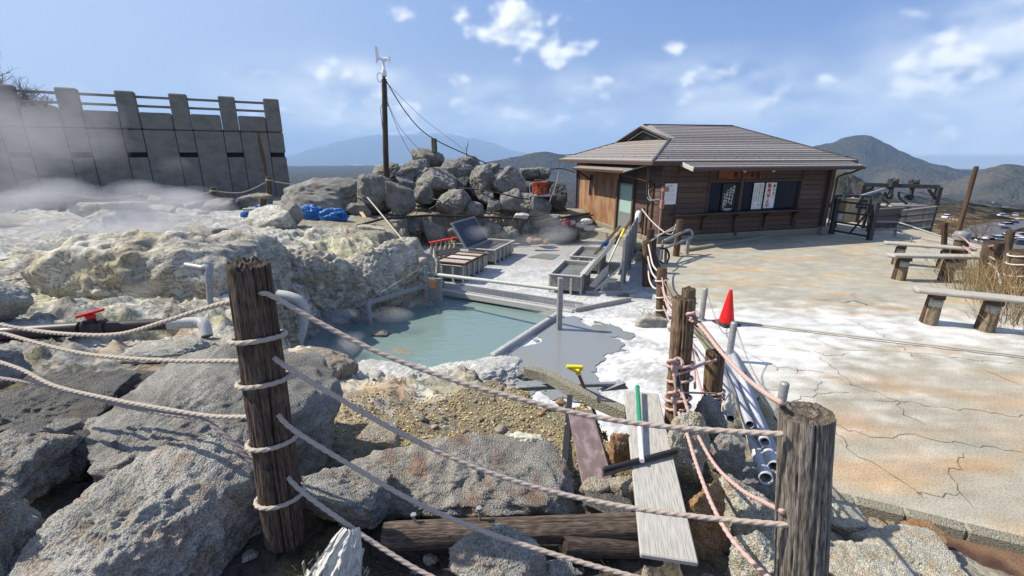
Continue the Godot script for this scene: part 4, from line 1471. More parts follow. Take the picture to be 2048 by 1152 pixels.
func boards(parent: Node, called: String, a: Vector3, b: Vector3, y0: float, y1: float, out: Vector3, bh := 0.19) -> void:
	var n := maxi(1, int(round((y1 - y0) / bh)))
	var h := (y1 - y0) / n
	var d := b - a
	var bs := Basis(d.normalized(), Vector3.UP, d.normalized().cross(Vector3.UP))
	for i in n:
		var st := st_new()
		box(st, Vector3.ZERO, Vector3(d.length(), h - 0.012, 0.03), Basis(Vector3.RIGHT, -0.035), 0.004)
		var o := obj(called, st, [M.cladding, M.cladding2, M.cladding3][rng.randi() % 3], parent)
		o.transform = Transform3D(bs, (a + b) / 2 + Vector3(0, y0 + (i + 0.5) * h, 0) + out * (0.012 + 0.002 * (i % 2)))

func build_teahouse() -> void:
	M.roof2 = M.roof.duplicate()
	M.roof2.albedo_color = Color(0.265, 0.235, 0.21).linear_to_srgb()
	M.roof3 = M.roof.duplicate()
	M.roof3.albedo_color = Color(0.39, 0.35, 0.315).linear_to_srgb()
	M.cladding2 = M.cladding.duplicate()
	M.cladding2.albedo_color = Color(0.175, 0.115, 0.090).linear_to_srgb()
	M.cladding3 = M.cladding.duplicate()
	M.cladding3.albedo_color = Color(0.128, 0.086, 0.070).linear_to_srgb()
	var T := thing("tea_house", "brown wooden tea house with hipped metal roof and closed sales windows", "building", Vector3(5.38, 0, -16.515), 0.286)
	var W := 7.86
	var D := 7.4
	var H := 2.85
	var wall := obj("wall", st_core(W, D, H), M.dark, T)
	# side wall: rusted sheet, door, boards
	var st := st_new()
	for i in 4:
		st = st_new()
		var za := -3.05 - i * 1.06
		box(st, Vector3(-0.02, 1.46, za - 0.53), Vector3(0.04, 2.68, 1.05), Basis.IDENTITY, 0.006)
		obj("rusted_sheet", st, M.rustwall, wall)
	boards(wall, "board", Vector3(-0.005, 0, -1.62), Vector3(-0.005, 0, -0.02), 0.22, 2.8, Vector3(-1, 0, 0))
	# front wall boards by bays
	boards(wall, "board", Vector3(0.02, 0, 0.005), Vector3(0.58, 0, 0.005), 0.28, 2.8, Vector3(0, 0, 1))
	boards(wall, "board", Vector3(0.66, 0, 0.005), Vector3(1.95, 0, 0.005), 0.28, 2.8, Vector3(0, 0, 1))
	boards(wall, "board", Vector3(1.97, 0, 0.005), Vector3(6.30, 0, 0.005), 0.28, 1.02, Vector3(0, 0, 1))
	boards(wall, "board", Vector3(1.97, 0, 0.005), Vector3(6.30, 0, 0.005), 2.24, 2.8, Vector3(0, 0, 1))
	boards(wall, "board", Vector3(6.38, 0, 0.005), Vector3(7.84, 0, 0.005), 0.28, 2.8, Vector3(0, 0, 1))
	st = st_new()
	box(st, Vector3(W / 2, 0.13, 0.05), Vector3(W + 0.1, 0.26, 0.10), Basis.IDENTITY, 0.02)
	box(st, Vector3(-0.03, 0.09, -D / 2), Vector3(0.10, 0.18, D), Basis.IDENTITY, 0.02)
	obj("plinth", st, M.curb, T)
	for q in [[0.0, 0.0, 0.12], [0.62, 0.03, 0.07], [1.96, 0.03, 0.08], [3.42, 0.04, 0.14], [6.34, 0.03, 0.09], [7.72, 0.10, 0.20]]:
		st = st_new()
		box(st, Vector3(q[0], 1.5, q[1]), Vector3(q[2], 2.75, q[2]), Basis.IDENTITY, 0.01)
		obj("post", st, M.trim, T)
	st = st_new()
	box(st, Vector3(4.2, 2.22, 0.045), Vector3(4.5, 0.09, 0.07), Basis.IDENTITY, 0.01)
	obj("lintel", st, M.trim, T)
	# sales windows
	for q in [[2.02, 3.34], [3.50, 6.28]]:
		st = st_new()
		box(st, Vector3((q[0] + q[1]) / 2, 1.63, -0.02), Vector3(q[1] - q[0] - 0.02, 1.10, 0.02), Basis.IDENTITY, 0.003)
		var win := obj("window", st, M.glassdark, T)
		var n := 1 if q[0] < 3 else 2
		for i in n + 1:
			st = st_new()
			box(st, Vector3(lerpf(q[0] + 0.03, q[1] - 0.03, float(i) / n), 1.63, 0.012), Vector3(0.035, 1.10, 0.03))
			obj("frame", st, M.dark, win)
	# counter with brackets
	st = st_new()
	box(st, Vector3(3.75, 1.06, 0.24), Vector3(6.7, 0.045, 0.42), Basis.IDENTITY, 0.008)
	obj("counter", st, M.trim, T)
	for x in [1.85, 3.3, 4.75, 6.15]:
		st = st_new()
		prism(st, PackedVector2Array([Vector2(0, 0), Vector2(0.34, 0), Vector2(0.12, -0.16), Vector2(0.07, -0.62), Vector2(0, -0.62)]), 0.06, Transform3D(Basis(Vector3(0, 0, 1), Vector3.UP, Vector3(-1, 0, 0)), Vector3(x, 1.036, 0.045)))
		obj("bracket", st, M.trim, T)
	# door in the side wall
	st = st_new()
	box(st, Vector3(-0.02, 1.05, -2.35), Vector3(0.05, 1.98, 1.1), Basis.IDENTITY, 0.006)
	var door := obj("door", st, mat(Color(0.22, 0.24, 0.23), 0.4, {"metal": 0.2}), T)
	st = st_new()
	box(st, Vector3(-0.048, 1.42, -2.35), Vector3(0.012, 1.1, 0.9))
	obj("pane", st, M.doorglass, door)
	for z in [-1.72, -2.98]:
		st = st_new()
		box(st, Vector3(-0.06, 1.1, z), Vector3(0.14, 2.2, 0.11), Basis.IDENTITY, 0.008)
		obj("door_frame", st, M.trim, door)
	for q in [[-5.6, 1.35, 2.25, 0.22], [-7.1, 0.4, 2.35, 0.26]]:
		st = st_new()
		box(st, Vector3(-0.045, (q[1] + q[2]) / 2, q[0]), Vector3(0.03, q[2] - q[1], q[3]))
		var ww := obj("slit_window", st, M.glassdark, T)
		for s in [-1, 1]:
			st = st_new()
			box(st, Vector3(-0.055, (q[1] + q[2]) / 2, q[0] + s * q[3] * 0.55), Vector3(0.05, q[2] - q[1] + 0.08, 0.05))
			obj("frame", st, M.trim, ww)
	# roof
	var e := 2.94
	var ridge_y := 4.414
	var zr := -3.86
	st = st_new()
	box(st, Vector3(W / 2, 2.88, -3.86), Vector3(W + 1.35, 0.07, 8.40), Basis.IDENTITY, 0.01)
	box(st, Vector3(4.2, 3.1, -3.86), Vector3(4.0, 0.5, 4.2))
	var roof := obj("roof", st, M.roofdark, T)
	var FL := Vector3(-0.717, e, 0.407)
	var FR := Vector3(W + 0.717, e, 0.407)
	var BL := Vector3(-0.717, e, -8.13)
	var BR := Vector3(W + 0.717, e, -8.13)
	var R0 := Vector3(1.75, ridge_y, zr)
	var R1 := Vector3(6.06, ridge_y, zr)
	var t := 0.55
	var GL := Vector3(1.5, lerpf(e, ridge_y, t), lerpf(0.407, zr, t))
	var GB := Vector3(1.5, lerpf(e, ridge_y, t), lerpf(-8.13, zr, t))
	var FRm := FR.lerp(R1, t)
	var BRm := BR.lerp(R1, t)
	roof_face(roof, FL, FR, GL, FRm, 11)
	roof_face(roof, GL, FRm, R0, R1, 9)
	roof_face(roof, BR, BL, BRm, GB, 6)
	roof_face(roof, BRm, GB, R1, R0, 5)
	roof_face(roof, BL, FL, GB, GL, 10)
	roof_face(roof, FR, BR, R1, R1 + Vector3(0, 0, -0.01), 18)
	# gablet
	var apex := Vector3(1.42, ridge_y - 0.10, zr)
	st = st_new()
	tri(st, GL + Vector3(0.1, 0, 0), apex + Vector3(0.1, -0.05, 0), GB + Vector3(0.1, 0, 0))
	obj("gable_vent", st, M.black, roof)
	for g in [GL, GB]:
		st = st_new()
		bar(st, g + Vector3(-0.12, -0.02, (0.15 if g == GL else -0.15)), apex + Vector3(-0.08, 0.0, 0), 0.16, 0.05, 0.008)
		obj("bargeboard", st, M.pale if false else M.trim, roof)
		st = st_new()
		bar(st, g + Vector3(0.03, -0.06, (-0.3 if g == GL else 0.3)), apex + Vector3(0.03, -0.16, 0), 0.07, 0.05, 0.008)
		obj("gable_frame", st, M.galv, roof)
		st = st_new()
		quad(st, g + Vector3(-0.12, 0.03, 0), g + Vector3(0.3, 0.03, 0), R0 + Vector3(0, 0.015, 0), apex + Vector3(-0.1, 0.04, 0))
		obj("gable_slope", st, M.roof, roof)
	for q in [[R0 + Vector3(-0.3, -0.03, 0), R1, 0.16], [R1, FR, 0.09], [R1, BR, 0.09], [GL, FL, 0.09], [GB, BL, 0.09]]:
		st = st_new()
		bar(st, q[0] + Vector3(0, 0.03, 0), q[1] + Vector3(0, 0.03, 0), q[2], 0.05, 0.012)
		obj("ridge_cap", st, M.roofdark, roof)
	for q in [[FL, FR], [FR, BR], [BL, FL]]:
		st = st_new()
		bar(st, q[0] + Vector3(0, -0.07, 0), q[1] + Vector3(0, -0.07, 0), 0.05, 0.13, 0.008)
		obj("fascia", st, M.trim, roof)
	# snow bars near the eaves
	for q in [[FL, FR, GL, FRm], [BL, FL, GB, GL]]:
		st = st_new()
		var ka: Vector3 = q[0].lerp(q[2], 0.13) + Vector3(0, 0.07, 0)
		var kb: Vector3 = q[1].lerp(q[3], 0.13) + Vector3(0, 0.07, 0)
		tube(st, [ka, kb], 0.022, 6)
		for i in 9:
			var p := ka.lerp(kb, (i + 0.5) / 9.0)
			box(st, p + Vector3(0, -0.03, 0), Vector3(0.04, 0.10, 0.04))
		obj("snow_bar", st, M.galv, roof)
	# lower canopies
	var fc := obj("front_canopy", slab_course(Vector3(0.45, 2.72, 1.02), Vector3(8.15, 2.72, 1.02), Vector3(0.45, 2.90, 0.30), Vector3(8.15, 2.90, 0.30), 0.02), M.roofdark, T)
	roof_face(fc, Vector3(0.45, 2.745, 1.02), Vector3(8.15, 2.745, 1.02), Vector3(0.45, 2.925, 0.30), Vector3(8.15, 2.925, 0.30), 3)
	st = st_new()
	bar(st, Vector3(0.45, 2.68, 1.03), Vector3(8.2, 2.68, 1.03), 0.07, 0.11, 0.015)
	obj("gutter", st, M.trim, fc)
	for x in [0.45, 8.15]:
		st = st_new()
		bar(st, Vector3(x, 2.68, 1.05), Vector3(x, 2.87, 0.28), 0.05, 0.14, 0.01)
		obj("end_board", st, M.pale, fc)
	var sc := obj("side_canopy", slab_course(Vector3(-0.98, 2.58, -5.7), Vector3(-0.98, 2.58, -1.1), Vector3(-0.05, 2.80, -5.7), Vector3(-0.05, 2.80, -1.1), 0.02), M.roof, T)
	st = st_new()
	bar(st, Vector3(-0.99, 2.54, -5.7), Vector3(-0.99, 2.54, -1.05), 0.05, 0.10, 0.01)
	obj("gutter", st, M.rustpost, sc)
	st = st_new()
	bar(st, Vector3(-1.0, 2.55, -1.08), Vector3(-0.05, 2.78, -1.08), 0.16, 0.05, 0.01)
	obj("end_board", st, M.pale, sc)
	st = st_new()
	bar(st, Vector3(-0.9, 2.5, -5.55), Vector3(-0.05, 2.0, -5.55), 0.07, 0.07, 0.01)
	obj("strut", st, M.trim, sc)
	# pipes and meter boxes at the near corner
	st = st_new()
	tube(st, curve([Vector3(-0.9, 2.45, -1.2), Vector3(-0.5, 2.3, -0.9), Vector3(-0.10, 2.15, -0.45), Vector3(-0.08, 2.0, -0.4)], 0.1), 0.03, 8)
	tube(st, [Vector3(-0.08, 2.0, -0.4), Vector3(-0.08, 0.3, -0.4)], 0.03, 8)
	tube(st, [Vector3(-0.06, 1.4, -0.72), Vector3(-0.06, 0.15, -0.72)], 0.028, 8)
	tube(st, [Vector3(-0.06, 1.2, -0.95), Vector3(-0.06, 0.0, -0.95)], 0.028, 8)
	obj("downpipe", st, M.rustpost, T)
	st = st_new()
	tube(st, [Vector3(-0.03, 2.1, 0.12), Vector3(-0.03, 0.3, 0.12)], 0.045, 8)
	obj("conduit", st, mat(Color(0.30, 0.16, 0.12), 0.6), T)
	st = st_new()
	box(st, Vector3(0.05, 1.98, 0.14), Vector3(0.24, 0.16, 0.12))
	box(st, Vector3(-0.04, 1.45, 0.16), Vector3(0.12, 0.30, 0.12))
	obj("meter_box", st, mat(Color(0.32, 0.17, 0.125), 0.6), T)
	st = st_new()
	tube(st, curve([Vector3(-0.06, 2.72, -0.9), Vector3(-0.10, 1.9, -0.8), Vector3(-0.16, 1.55, -0.5), Vector3(-0.10, 1.58, 0.05)], 0.08), 0.013, 6)
	tube(st, curve([Vector3(-0.06, 2.72, -0.8), Vector3(-0.12, 2.0, -0.66), Vector3(-0.2, 1.6, -0.35), Vector3(-0.10, 1.62, 0.08)], 0.08), 0.013, 6)
	obj("cable", st, M.galv, T)
	st = st_new()
	lathe(st, [Vector2(0, 0), Vector2(0.11, 0.02), Vector2(0.13, 0.12), Vector2(0.13, 0.34), Vector2(0.08, 0.45), Vector2(0, 0.47)], Transform3D(Basis.IDENTITY, Vector3(-0.14, 0.62, -1.15)), 14)
	obj("gas_meter", st, M.white, T)
	# gutter pipe at the far front corner
	st = st_new()
	tube(st, curve([Vector3(8.1, 2.66, 1.0), Vector3(8.0, 2.5, 0.7), Vector3(7.9, 2.35, 0.3), Vector3(7.86, 2.2, 0.27)], 0.06), 0.035, 8)
	tube(st, [Vector3(7.86, 2.2, 0.27), Vector3(7.86, 0.35, 0.27)], 0.035, 8)
	obj("downpipe", st, M.trim, T)
	st = st_new()
	box(st, Vector3(7.76, 0.16, 0.12), Vector3(0.34, 0.32, 0.34), Basis.IDENTITY, 0.03)
	obj("post_foot", st, M.curb, T)
	# little lamps under the canopy
	for x in [3.4, 4.75]:
		st = st_new()
		lathe(st, [Vector2(0, 0), Vector2(0.05, 0.02), Vector2(0.06, 0.07), Vector2(0.03, 0.11), Vector2(0, 0.115)], Transform3D(Basis.IDENTITY, Vector3(x, 2.52, 0.14)), 10)
		obj("lamp_shade", st, M.white, T)
	# signs: each a thing of its own on the wall
	var xf := T.transform
	sign_board(xf, "name_board", "orange wooden name board with black brushed characters above the windows", Vector3(3.30, 2.44, 0.07), Vector2(1.95, 0.30), M.signorange, [[["kuro", "tama", "ko", "cha", "ya"], Vector3(-0.22, -0.01, 0), 0.24, Vector3(0.255, 0, 0), 0.030, M.ink], [["ma", "no", "ta", "go", "ha"], Vector3(-0.90, -0.10, 0), 0.055, Vector3(0.085, 0, 0), 0.012, M.ink]])
	sign_board(xf, "closed_notice", "white notice with tall red characters inside the right sales window", Vector3(4.86, 1.64, 0.035), Vector2(0.50, 0.98), M.signwhite, [[["han", "bai", "kyu", "shi", "chu"], Vector3(-0.08, 0.37, 0), 0.18, Vector3(0, -0.185, 0), 0.026, M.inkred], [["kuro", "ta", "ma", "go"], Vector3(0.15, 0.36, 0), 0.12, Vector3(0, -0.135, 0), 0.016, M.ink]])
	sign_board(xf, "apology_notice", "white notice with small black columns left of the red lettered one", Vector3(4.28, 1.63, 0.035), Vector2(0.48, 1.0), M.signwhite, [
		[["ta", "ma", "ni", "no", "ha", "su", "i", "u", "ta"], Vector3(0.17, 0.40, 0), 0.08, Vector3(0, -0.092, 0), 0.011, M.ink], [["chu", "kyu", "shi", "ma", "su", "no", "ta", "i", "ma"], Vector3(0.05, 0.40, 0), 0.08, Vector3(0, -0.092, 0), 0.011, M.ink],
		[["go", "ni", "ha", "i", "ta", "su", "ma"], Vector3(-0.06, 0.40, 0), 0.08, Vector3(0, -0.092, 0), 0.011, M.ink], [["u", "ni", "no", "i", "ta", "ma", "su", "u"], Vector3(-0.17, 0.36, 0), 0.08, Vector3(0, -0.095, 0), 0.011, M.ink]])
	var bb := sign_board(xf, "chalk_poster", "black poster with white chalk writing in the left sales window", Vector3(2.92, 1.62, 0.03), Vector2(0.62, 1.02), M.black, [
		[["no", "ma", "go", "u", "su", "ha"], Vector3(0.2, 0.38, 0), 0.11, Vector3(-0.012, -0.12, 0), 0.016, M.chalk], [["ta", "no", "su", "ma", "u"], Vector3(0.07, 0.30, 0), 0.11, Vector3(-0.012, -0.12, 0), 0.016, M.chalk], [["go", "ma", "no", "ha", "ni"], Vector3(-0.07, 0.22, 0), 0.11, Vector3(-0.01, -0.12, 0), 0.016, M.chalk], [["u", "su", "no", "ma", "ta"], Vector3(-0.19, 0.10, 0), 0.10, Vector3(0, -0.11, 0), 0.014, M.chalk]])
	st = st_new()
	for q in [[-0.44, 0.03, 0.40], [-0.48, 0.02, 0.26]]:
		box(st, Vector3(0, q[0], 0.012), Vector3(q[2], q[1], 0.004))
	obj("lettering", st, M.chalk, bb)
	var wn := sign_board(xf, "white_notice", "pale notice sheet of small print on the wall by the corner pipe", Vector3(0.34, 1.80, 0.06), Vector2(0.50, 0.74), M.signwhite, [[["go", "ni", "ha"], Vector3(-0.12, 0.29, 0), 0.06, Vector3(0.07, 0, 0), 0.010, M.ink]])
	st = st_new()
	for i in 9:
		if i in [3, 6]: continue
		box(st, Vector3(-0.03 + 0.01 * (i % 3), 0.18 - i * 0.05, 0.012), Vector3(0.36 - 0.03 * (i % 4), 0.008, 0.004))
	obj("lettering", st, mat(Color(0.25, 0.25, 0.25), 0.8), wn)

func st_core(W: float, D: float, H: float) -> SurfaceTool:
	var st := st_new()
	box(st, Vector3(W / 2, H / 2, -D / 2 - 0.02), Vector3(W - 0.02, H, D - 0.04))
	return st

func sign_board(xf: Transform3D, called: String, label: String, at: Vector3, size: Vector2, m: Material, lines: Array) -> Node3D:
	var o := thing(called, label, "sign")
	o.transform = xf * Transform3D(Basis.IDENTITY, at)
	var st := st_new()
	box(st, Vector3.ZERO, Vector3(size.x, size.y, 0.02), Basis.IDENTITY, 0.004)
	obj("panel", st, m, o)
	for l in lines:
		st = st_new()
		glyphs(st, l[0], l[1] + Vector3(0, 0, 0.0105), Vector3.RIGHT, Vector3.DOWN, l[2], l[3], l[4], Vector3(0, 0, 1))
		obj("lettering", st, l[5], o)
	return o

# ---------------------------------------------------------------- ropeway loading place at the right of the tea house
func build_station() -> void:
	# timber gate
	var ga := gp(1662, 468, 0.0)
	var gb := gp(1738, 480, 0.0)
	var g := thing("gate", "dark timber gate of open rails beside the tea house", "gate", ga)
	var v := gb - ga
	var st := st_new()
	for k in 2:
		st = st_new()
		box(st, v * k + Vector3(0, 0.72, 0), Vector3(0.16, 1.46, 0.16), Basis.IDENTITY, 0.01)
		obj("post", st, M.dark, g)
	for y in [0.16, 0.52, 0.94, 1.34]:
		st = st_new()
		bar(st, v * 0.02 + Vector3(0, y, 0), v * 0.98 + Vector3(0, y - 0.03, 0), 0.07, 0.07, 0.006)
		obj("rail", st, M.dark, g)
	st = st_new()
	bar(st, v * 0.45 + Vector3(0, 0.1, 0.04), v * 0.95 + Vector3(0, 1.4, 0.04), 0.05, 0.07, 0.006)
	obj("brace", st, M.dark, g)
	# loading hoist frame behind it with its box
	var f := 20.5
	var h := thing("loading_frame", "dark steel loading frame with slanting legs behind the gate", "frame", pd(1700, 470, f))
	var o := h.position
	var P := func(u: float, vv: float, ff := 20.5) -> Vector3: return pd(u, vv, ff) - o
	for q in [[1670, 465, 1672, 392, 20.5], [1735, 478, 1741, 394, 20.5], [1668, 412, 1745, 416, 20.4], [1672, 391, 1741, 393, 20.5], [1676, 400, 1738, 402, 20.7], [1660, 415, 1672, 393, 20.3], [1722, 470, 1741, 396, 20.2], [1684, 404, 1690, 391, 20.3], [1710, 414, 1724, 393, 20.3]]:
		st = st_new()
		bar(st, P.call(q[0], q[1], q[4]), P.call(q[2], q[3], q[4]), 0.10, 0.10, 0.008)
		obj("beam", st, M.dark, h)
	st = st_new()
	bar(st, P.call(1705, 397, 20.9), P.call(1797, 370, 22.0), 0.13, 0.10, 0.01)
	obj("jib", st, M.galv, h)
	var cb := thing("crate", "pale plywood crate standing inside the loading frame behind the gate", "crate", pd(1686, 446, 19.9))
	st = st_new()
	box(st, Vector3(0, 0.55, 0), Vector3(0.55, 1.0, 0.4), Basis(Vector3.UP, 0.3), 0.01)
	obj("body", st, mat(Color(0.62, 0.46, 0.24), 0.8, {"tex": M.board.albedo_texture, "scale": Vector3(4, 0.6, 4)}), cb)
	st = st_new()
	box(st, Vector3(0, 0.75, 0.215), Vector3(0.03, 0.3, 0.01), Basis(Vector3.UP, 0.3))
	box(st, Vector3(0.1, 1.06, 0), Vector3(0.62, 0.02, 0.46), Basis(Vector3.UP, 0.3))
	obj("strap", st, mat(Color(0.25, 0.17, 0.08), 0.8), cb)
	var sack := obj("sack", rock_mesh(611, Vector3(0.55, 0.40, 0.4), 8, "white", {"bumpy": 0.6, "fine": 0.5}), M.rock)
	sack.position = pd(1676, 436, 19.8)
	tag(sack, "grey-white sack beside the plywood crate behind the gate", "sack")
	# portal with carriers
	var q0 := pd(1727, 369, 22.0)
	var q1 := pd(1879, 374, 21.0)
	var pt := thing("ropeway_portal", "dark steel ropeway portal with two hanging cable carriers", "portal", Vector3(q1.x, -1.5, q1.z))
	o = pt.position
	st = st_new()
	bar(st, q0 - o, q1 - o, 0.14, 0.18, 0.01)
	obj("beam", st, M.dark, pt)
	for q in [q0, q1]:
		st = st_new()
		box(st, Vector3(q.x, (q.y - 3.0) / 2, q.z) - o, Vector3(0.2, q.y + 3.0, 0.2), Basis.IDENTITY, 0.01)
		obj("column", st, M.dark, pt)
		st = st_new()
		var s := 1.0 if q == q0 else -1.0
		bar(st, q - o + Vector3(0, -0.55, 0), q - o + Vector3(0.5 * s, -0.08, 0), 0.10, 0.10, 0.01)
		obj("knee_brace", st, M.dark, pt)
	for q in [[1785, 370], [1826, 372]]:
		var c := pd(q[0], q[1], 21.6) - o
		st = st_new()
		box(st, c + Vector3(0, 0.05, 0), Vector3(0.34, 0.30, 0.3), Basis.IDENTITY, 0.02)
		box(st, c + Vector3(-0.14, 0.24, 0), Vector3(0.12, 0.12, 0.2), Basis.IDENTITY, 0.02)
		box(st, c + Vector3(0.15, 0.24, 0), Vector3(0.10, 0.10, 0.2), Basis.IDENTITY, 0.02)
		box(st, c + Vector3(0, -0.25, 0), Vector3(0.12, 0.4, 0.14))
		box(st, c + Vector3(-0.06, -0.48, 0), Vector3(0.32, 0.16, 0.2), Basis.IDENTITY, 0.02)
		lathe(st, [Vector2(0, -0.05), Vector2(0.13, -0.05), Vector2(0.10, 0), Vector2(0.13, 0.05), Vector2(0, 0.05)], Transform3D(Basis(Vector3.RIGHT, PI / 2), c + Vector3(-0.08, -0.52, 0.1)), 12)
		obj("carrier", st, M.dark, pt)
	# hanging basket under the left carrier
	var hb := thing("ropeway_basket", "dark hanging goods basket under the left cable carrier", "basket", pd(1792, 432, 21.6))
	st = st_new()
	var top := pd(1785, 384, 21.6) - hb.position
	tube(st, curve([top + Vector3(0.3, 0.0, 0), top + Vector3(0.42, -0.3, 0), Vector3(0.42, 0.55, 0)], 0.1), 0.04, 6)
	tube(st, curve([top + Vector3(-0.3, 0.0, 0), top + Vector3(-0.42, -0.3, 0), Vector3(-0.42, 0.55, 0)], 0.1), 0.04, 6)
	obj("hanger", st, M.dark, hb)
	st = st_new()
	box(st, Vector3(0.1, 0.52, 0), Vector3(1.7, 0.08, 1.0), Basis.IDENTITY, 0.01)
	obj("deck", st, M.rustplate, hb)
	st = st_new()
	for x in [-0.72, 0.1, 0.9]:
		box(st, Vector3(x, 0.0, 0.45), Vector3(0.06, 1.0, 0.06))
	box(st, Vector3(0.1, -0.4, 0), Vector3(1.7, 0.06, 1.0))
	obj("cage", st, M.dark, hb)
	# cables
	var k := 0
	for q in [[1795, 392, 2040, 462], [1800, 384, 2060, 448], [1835, 392, 2070, 470], [1838, 384, 2075, 444]]:
		st = st_new()
		var a := pd(q[0], q[1], 21.6)
		var b := pd(q[2], q[3], 90.0)
		tube(st, [a, a.lerp(b, 0.3) + Vector3(0, -0.3, 0), a.lerp(b, 0.6) + Vector3(0, -0.3, 0), b], 0.022, 5, false)
		tag(obj("cable", st, M.hose), ["lower thin cable from the left carrier down to the valley", "upper thin cable from the left carrier down to the valley", "lower thin cable from the right carrier down to the valley", "upper thin cable from the right carrier down to the valley"][k], "cable", "ropeway cables")
		k += 1
	# picket screens
	for s in [[1742, 417, 474, 19.2, 1806, 413, 466, 20.5, M.dark, "dark picket screen between the gate and the pale screen", 26], [1798, 420, 466, 20.4, 1873, 411, 458, 19.8, M.galv, "pale corrugated screen with dark rails right of the gate", 34]]:
		var a := pd(s[0], s[1], s[3])
		var b := pd(s[4], s[5], s[7])
		var ha: float = a.y - pd(s[0], s[2], s[3]).y
		var hb2: float = b.y - pd(s[4], s[6], s[7]).y
		var sc := thing("screen", s[9], "fence", a - Vector3(0, ha, 0))
		st = st_new()
		for i in s[10]:
			var tt = (i + 0.5) / float(s[10])
			var p := a.lerp(b, tt) - sc.position
			var hh := lerpf(ha, hb2, tt)
			box(st, p - Vector3(0, hh / 2, 0), Vector3(a.distance_to(b) / s[10] * 0.62, hh, 0.03), Basis(Vector3.UP, atan2(-(b - a).z, (b - a).x)), 0.004)
		var sl := obj("slat", st, s[8], sc)
		sl.set_meta("kind", "stuff")
		for y in [0.05, 0.38, 0.7, 0.97]:
			st = st_new()
			bar(st, a - sc.position - Vector3(0, ha * (1 - y), 0) + Vector3(0, 0, 0.05), b - sc.position - Vector3(0, hb2 * (1 - y), 0) + Vector3(0, 0, 0.05), 0.05, 0.08 if y < 0.9 else 0.04, 0.006)
			obj("rail", st, M.dark if y < 0.9 else M.galv, sc)
	# hand rails going down to the right
	k = 0
	for q in [[1738, 444, 1797, 444, 1925, 487, 18.6], [1740, 458, 1790, 459, 1840, 475, 18.6]]:
		st = st_new()
		tube(st, curve([pd(q[0], q[1], q[6]), pd(q[2] - 12, q[3], q[6] - 0.4), pd(q[2], q[3] + 1, q[6] - 0.5), pd(q[4], q[5], q[6] - 3.0)], 0.3), 0.035, 7)
		for p in [pd(q[2], q[3], q[6] - 0.5), pd(lerpf(q[2], q[4], 0.7), lerpf(q[3], q[5], 0.7), q[6] - 2.2)]:
			tube(st, [p, p + Vector3(0, -1.0, 0)], 0.03, 6)
		tag(obj("handrail", st, M.galv), ["upper grey pipe handrail sloping down before the pale screen", "lower grey pipe handrail before the screens"][k], "handrail", "pipe handrails by the screens")
		k += 1
	# leaning pole
	var pa := pd(1912, 478, 17.5)
	var pb := pd(1953, 333, 17.9)
	var po := post("leaning_pole", pa - Vector3(0, 0.6, 0), pb, 0.085, 0.075, 91, {"light": Color(0.13, 0.08, 0.05), "dark": Color(0.06, 0.035, 0.022), "along": 12, "around": 14})
	tag(po, "tall reddish brown pole leaning to the right beyond the benches", "pole")
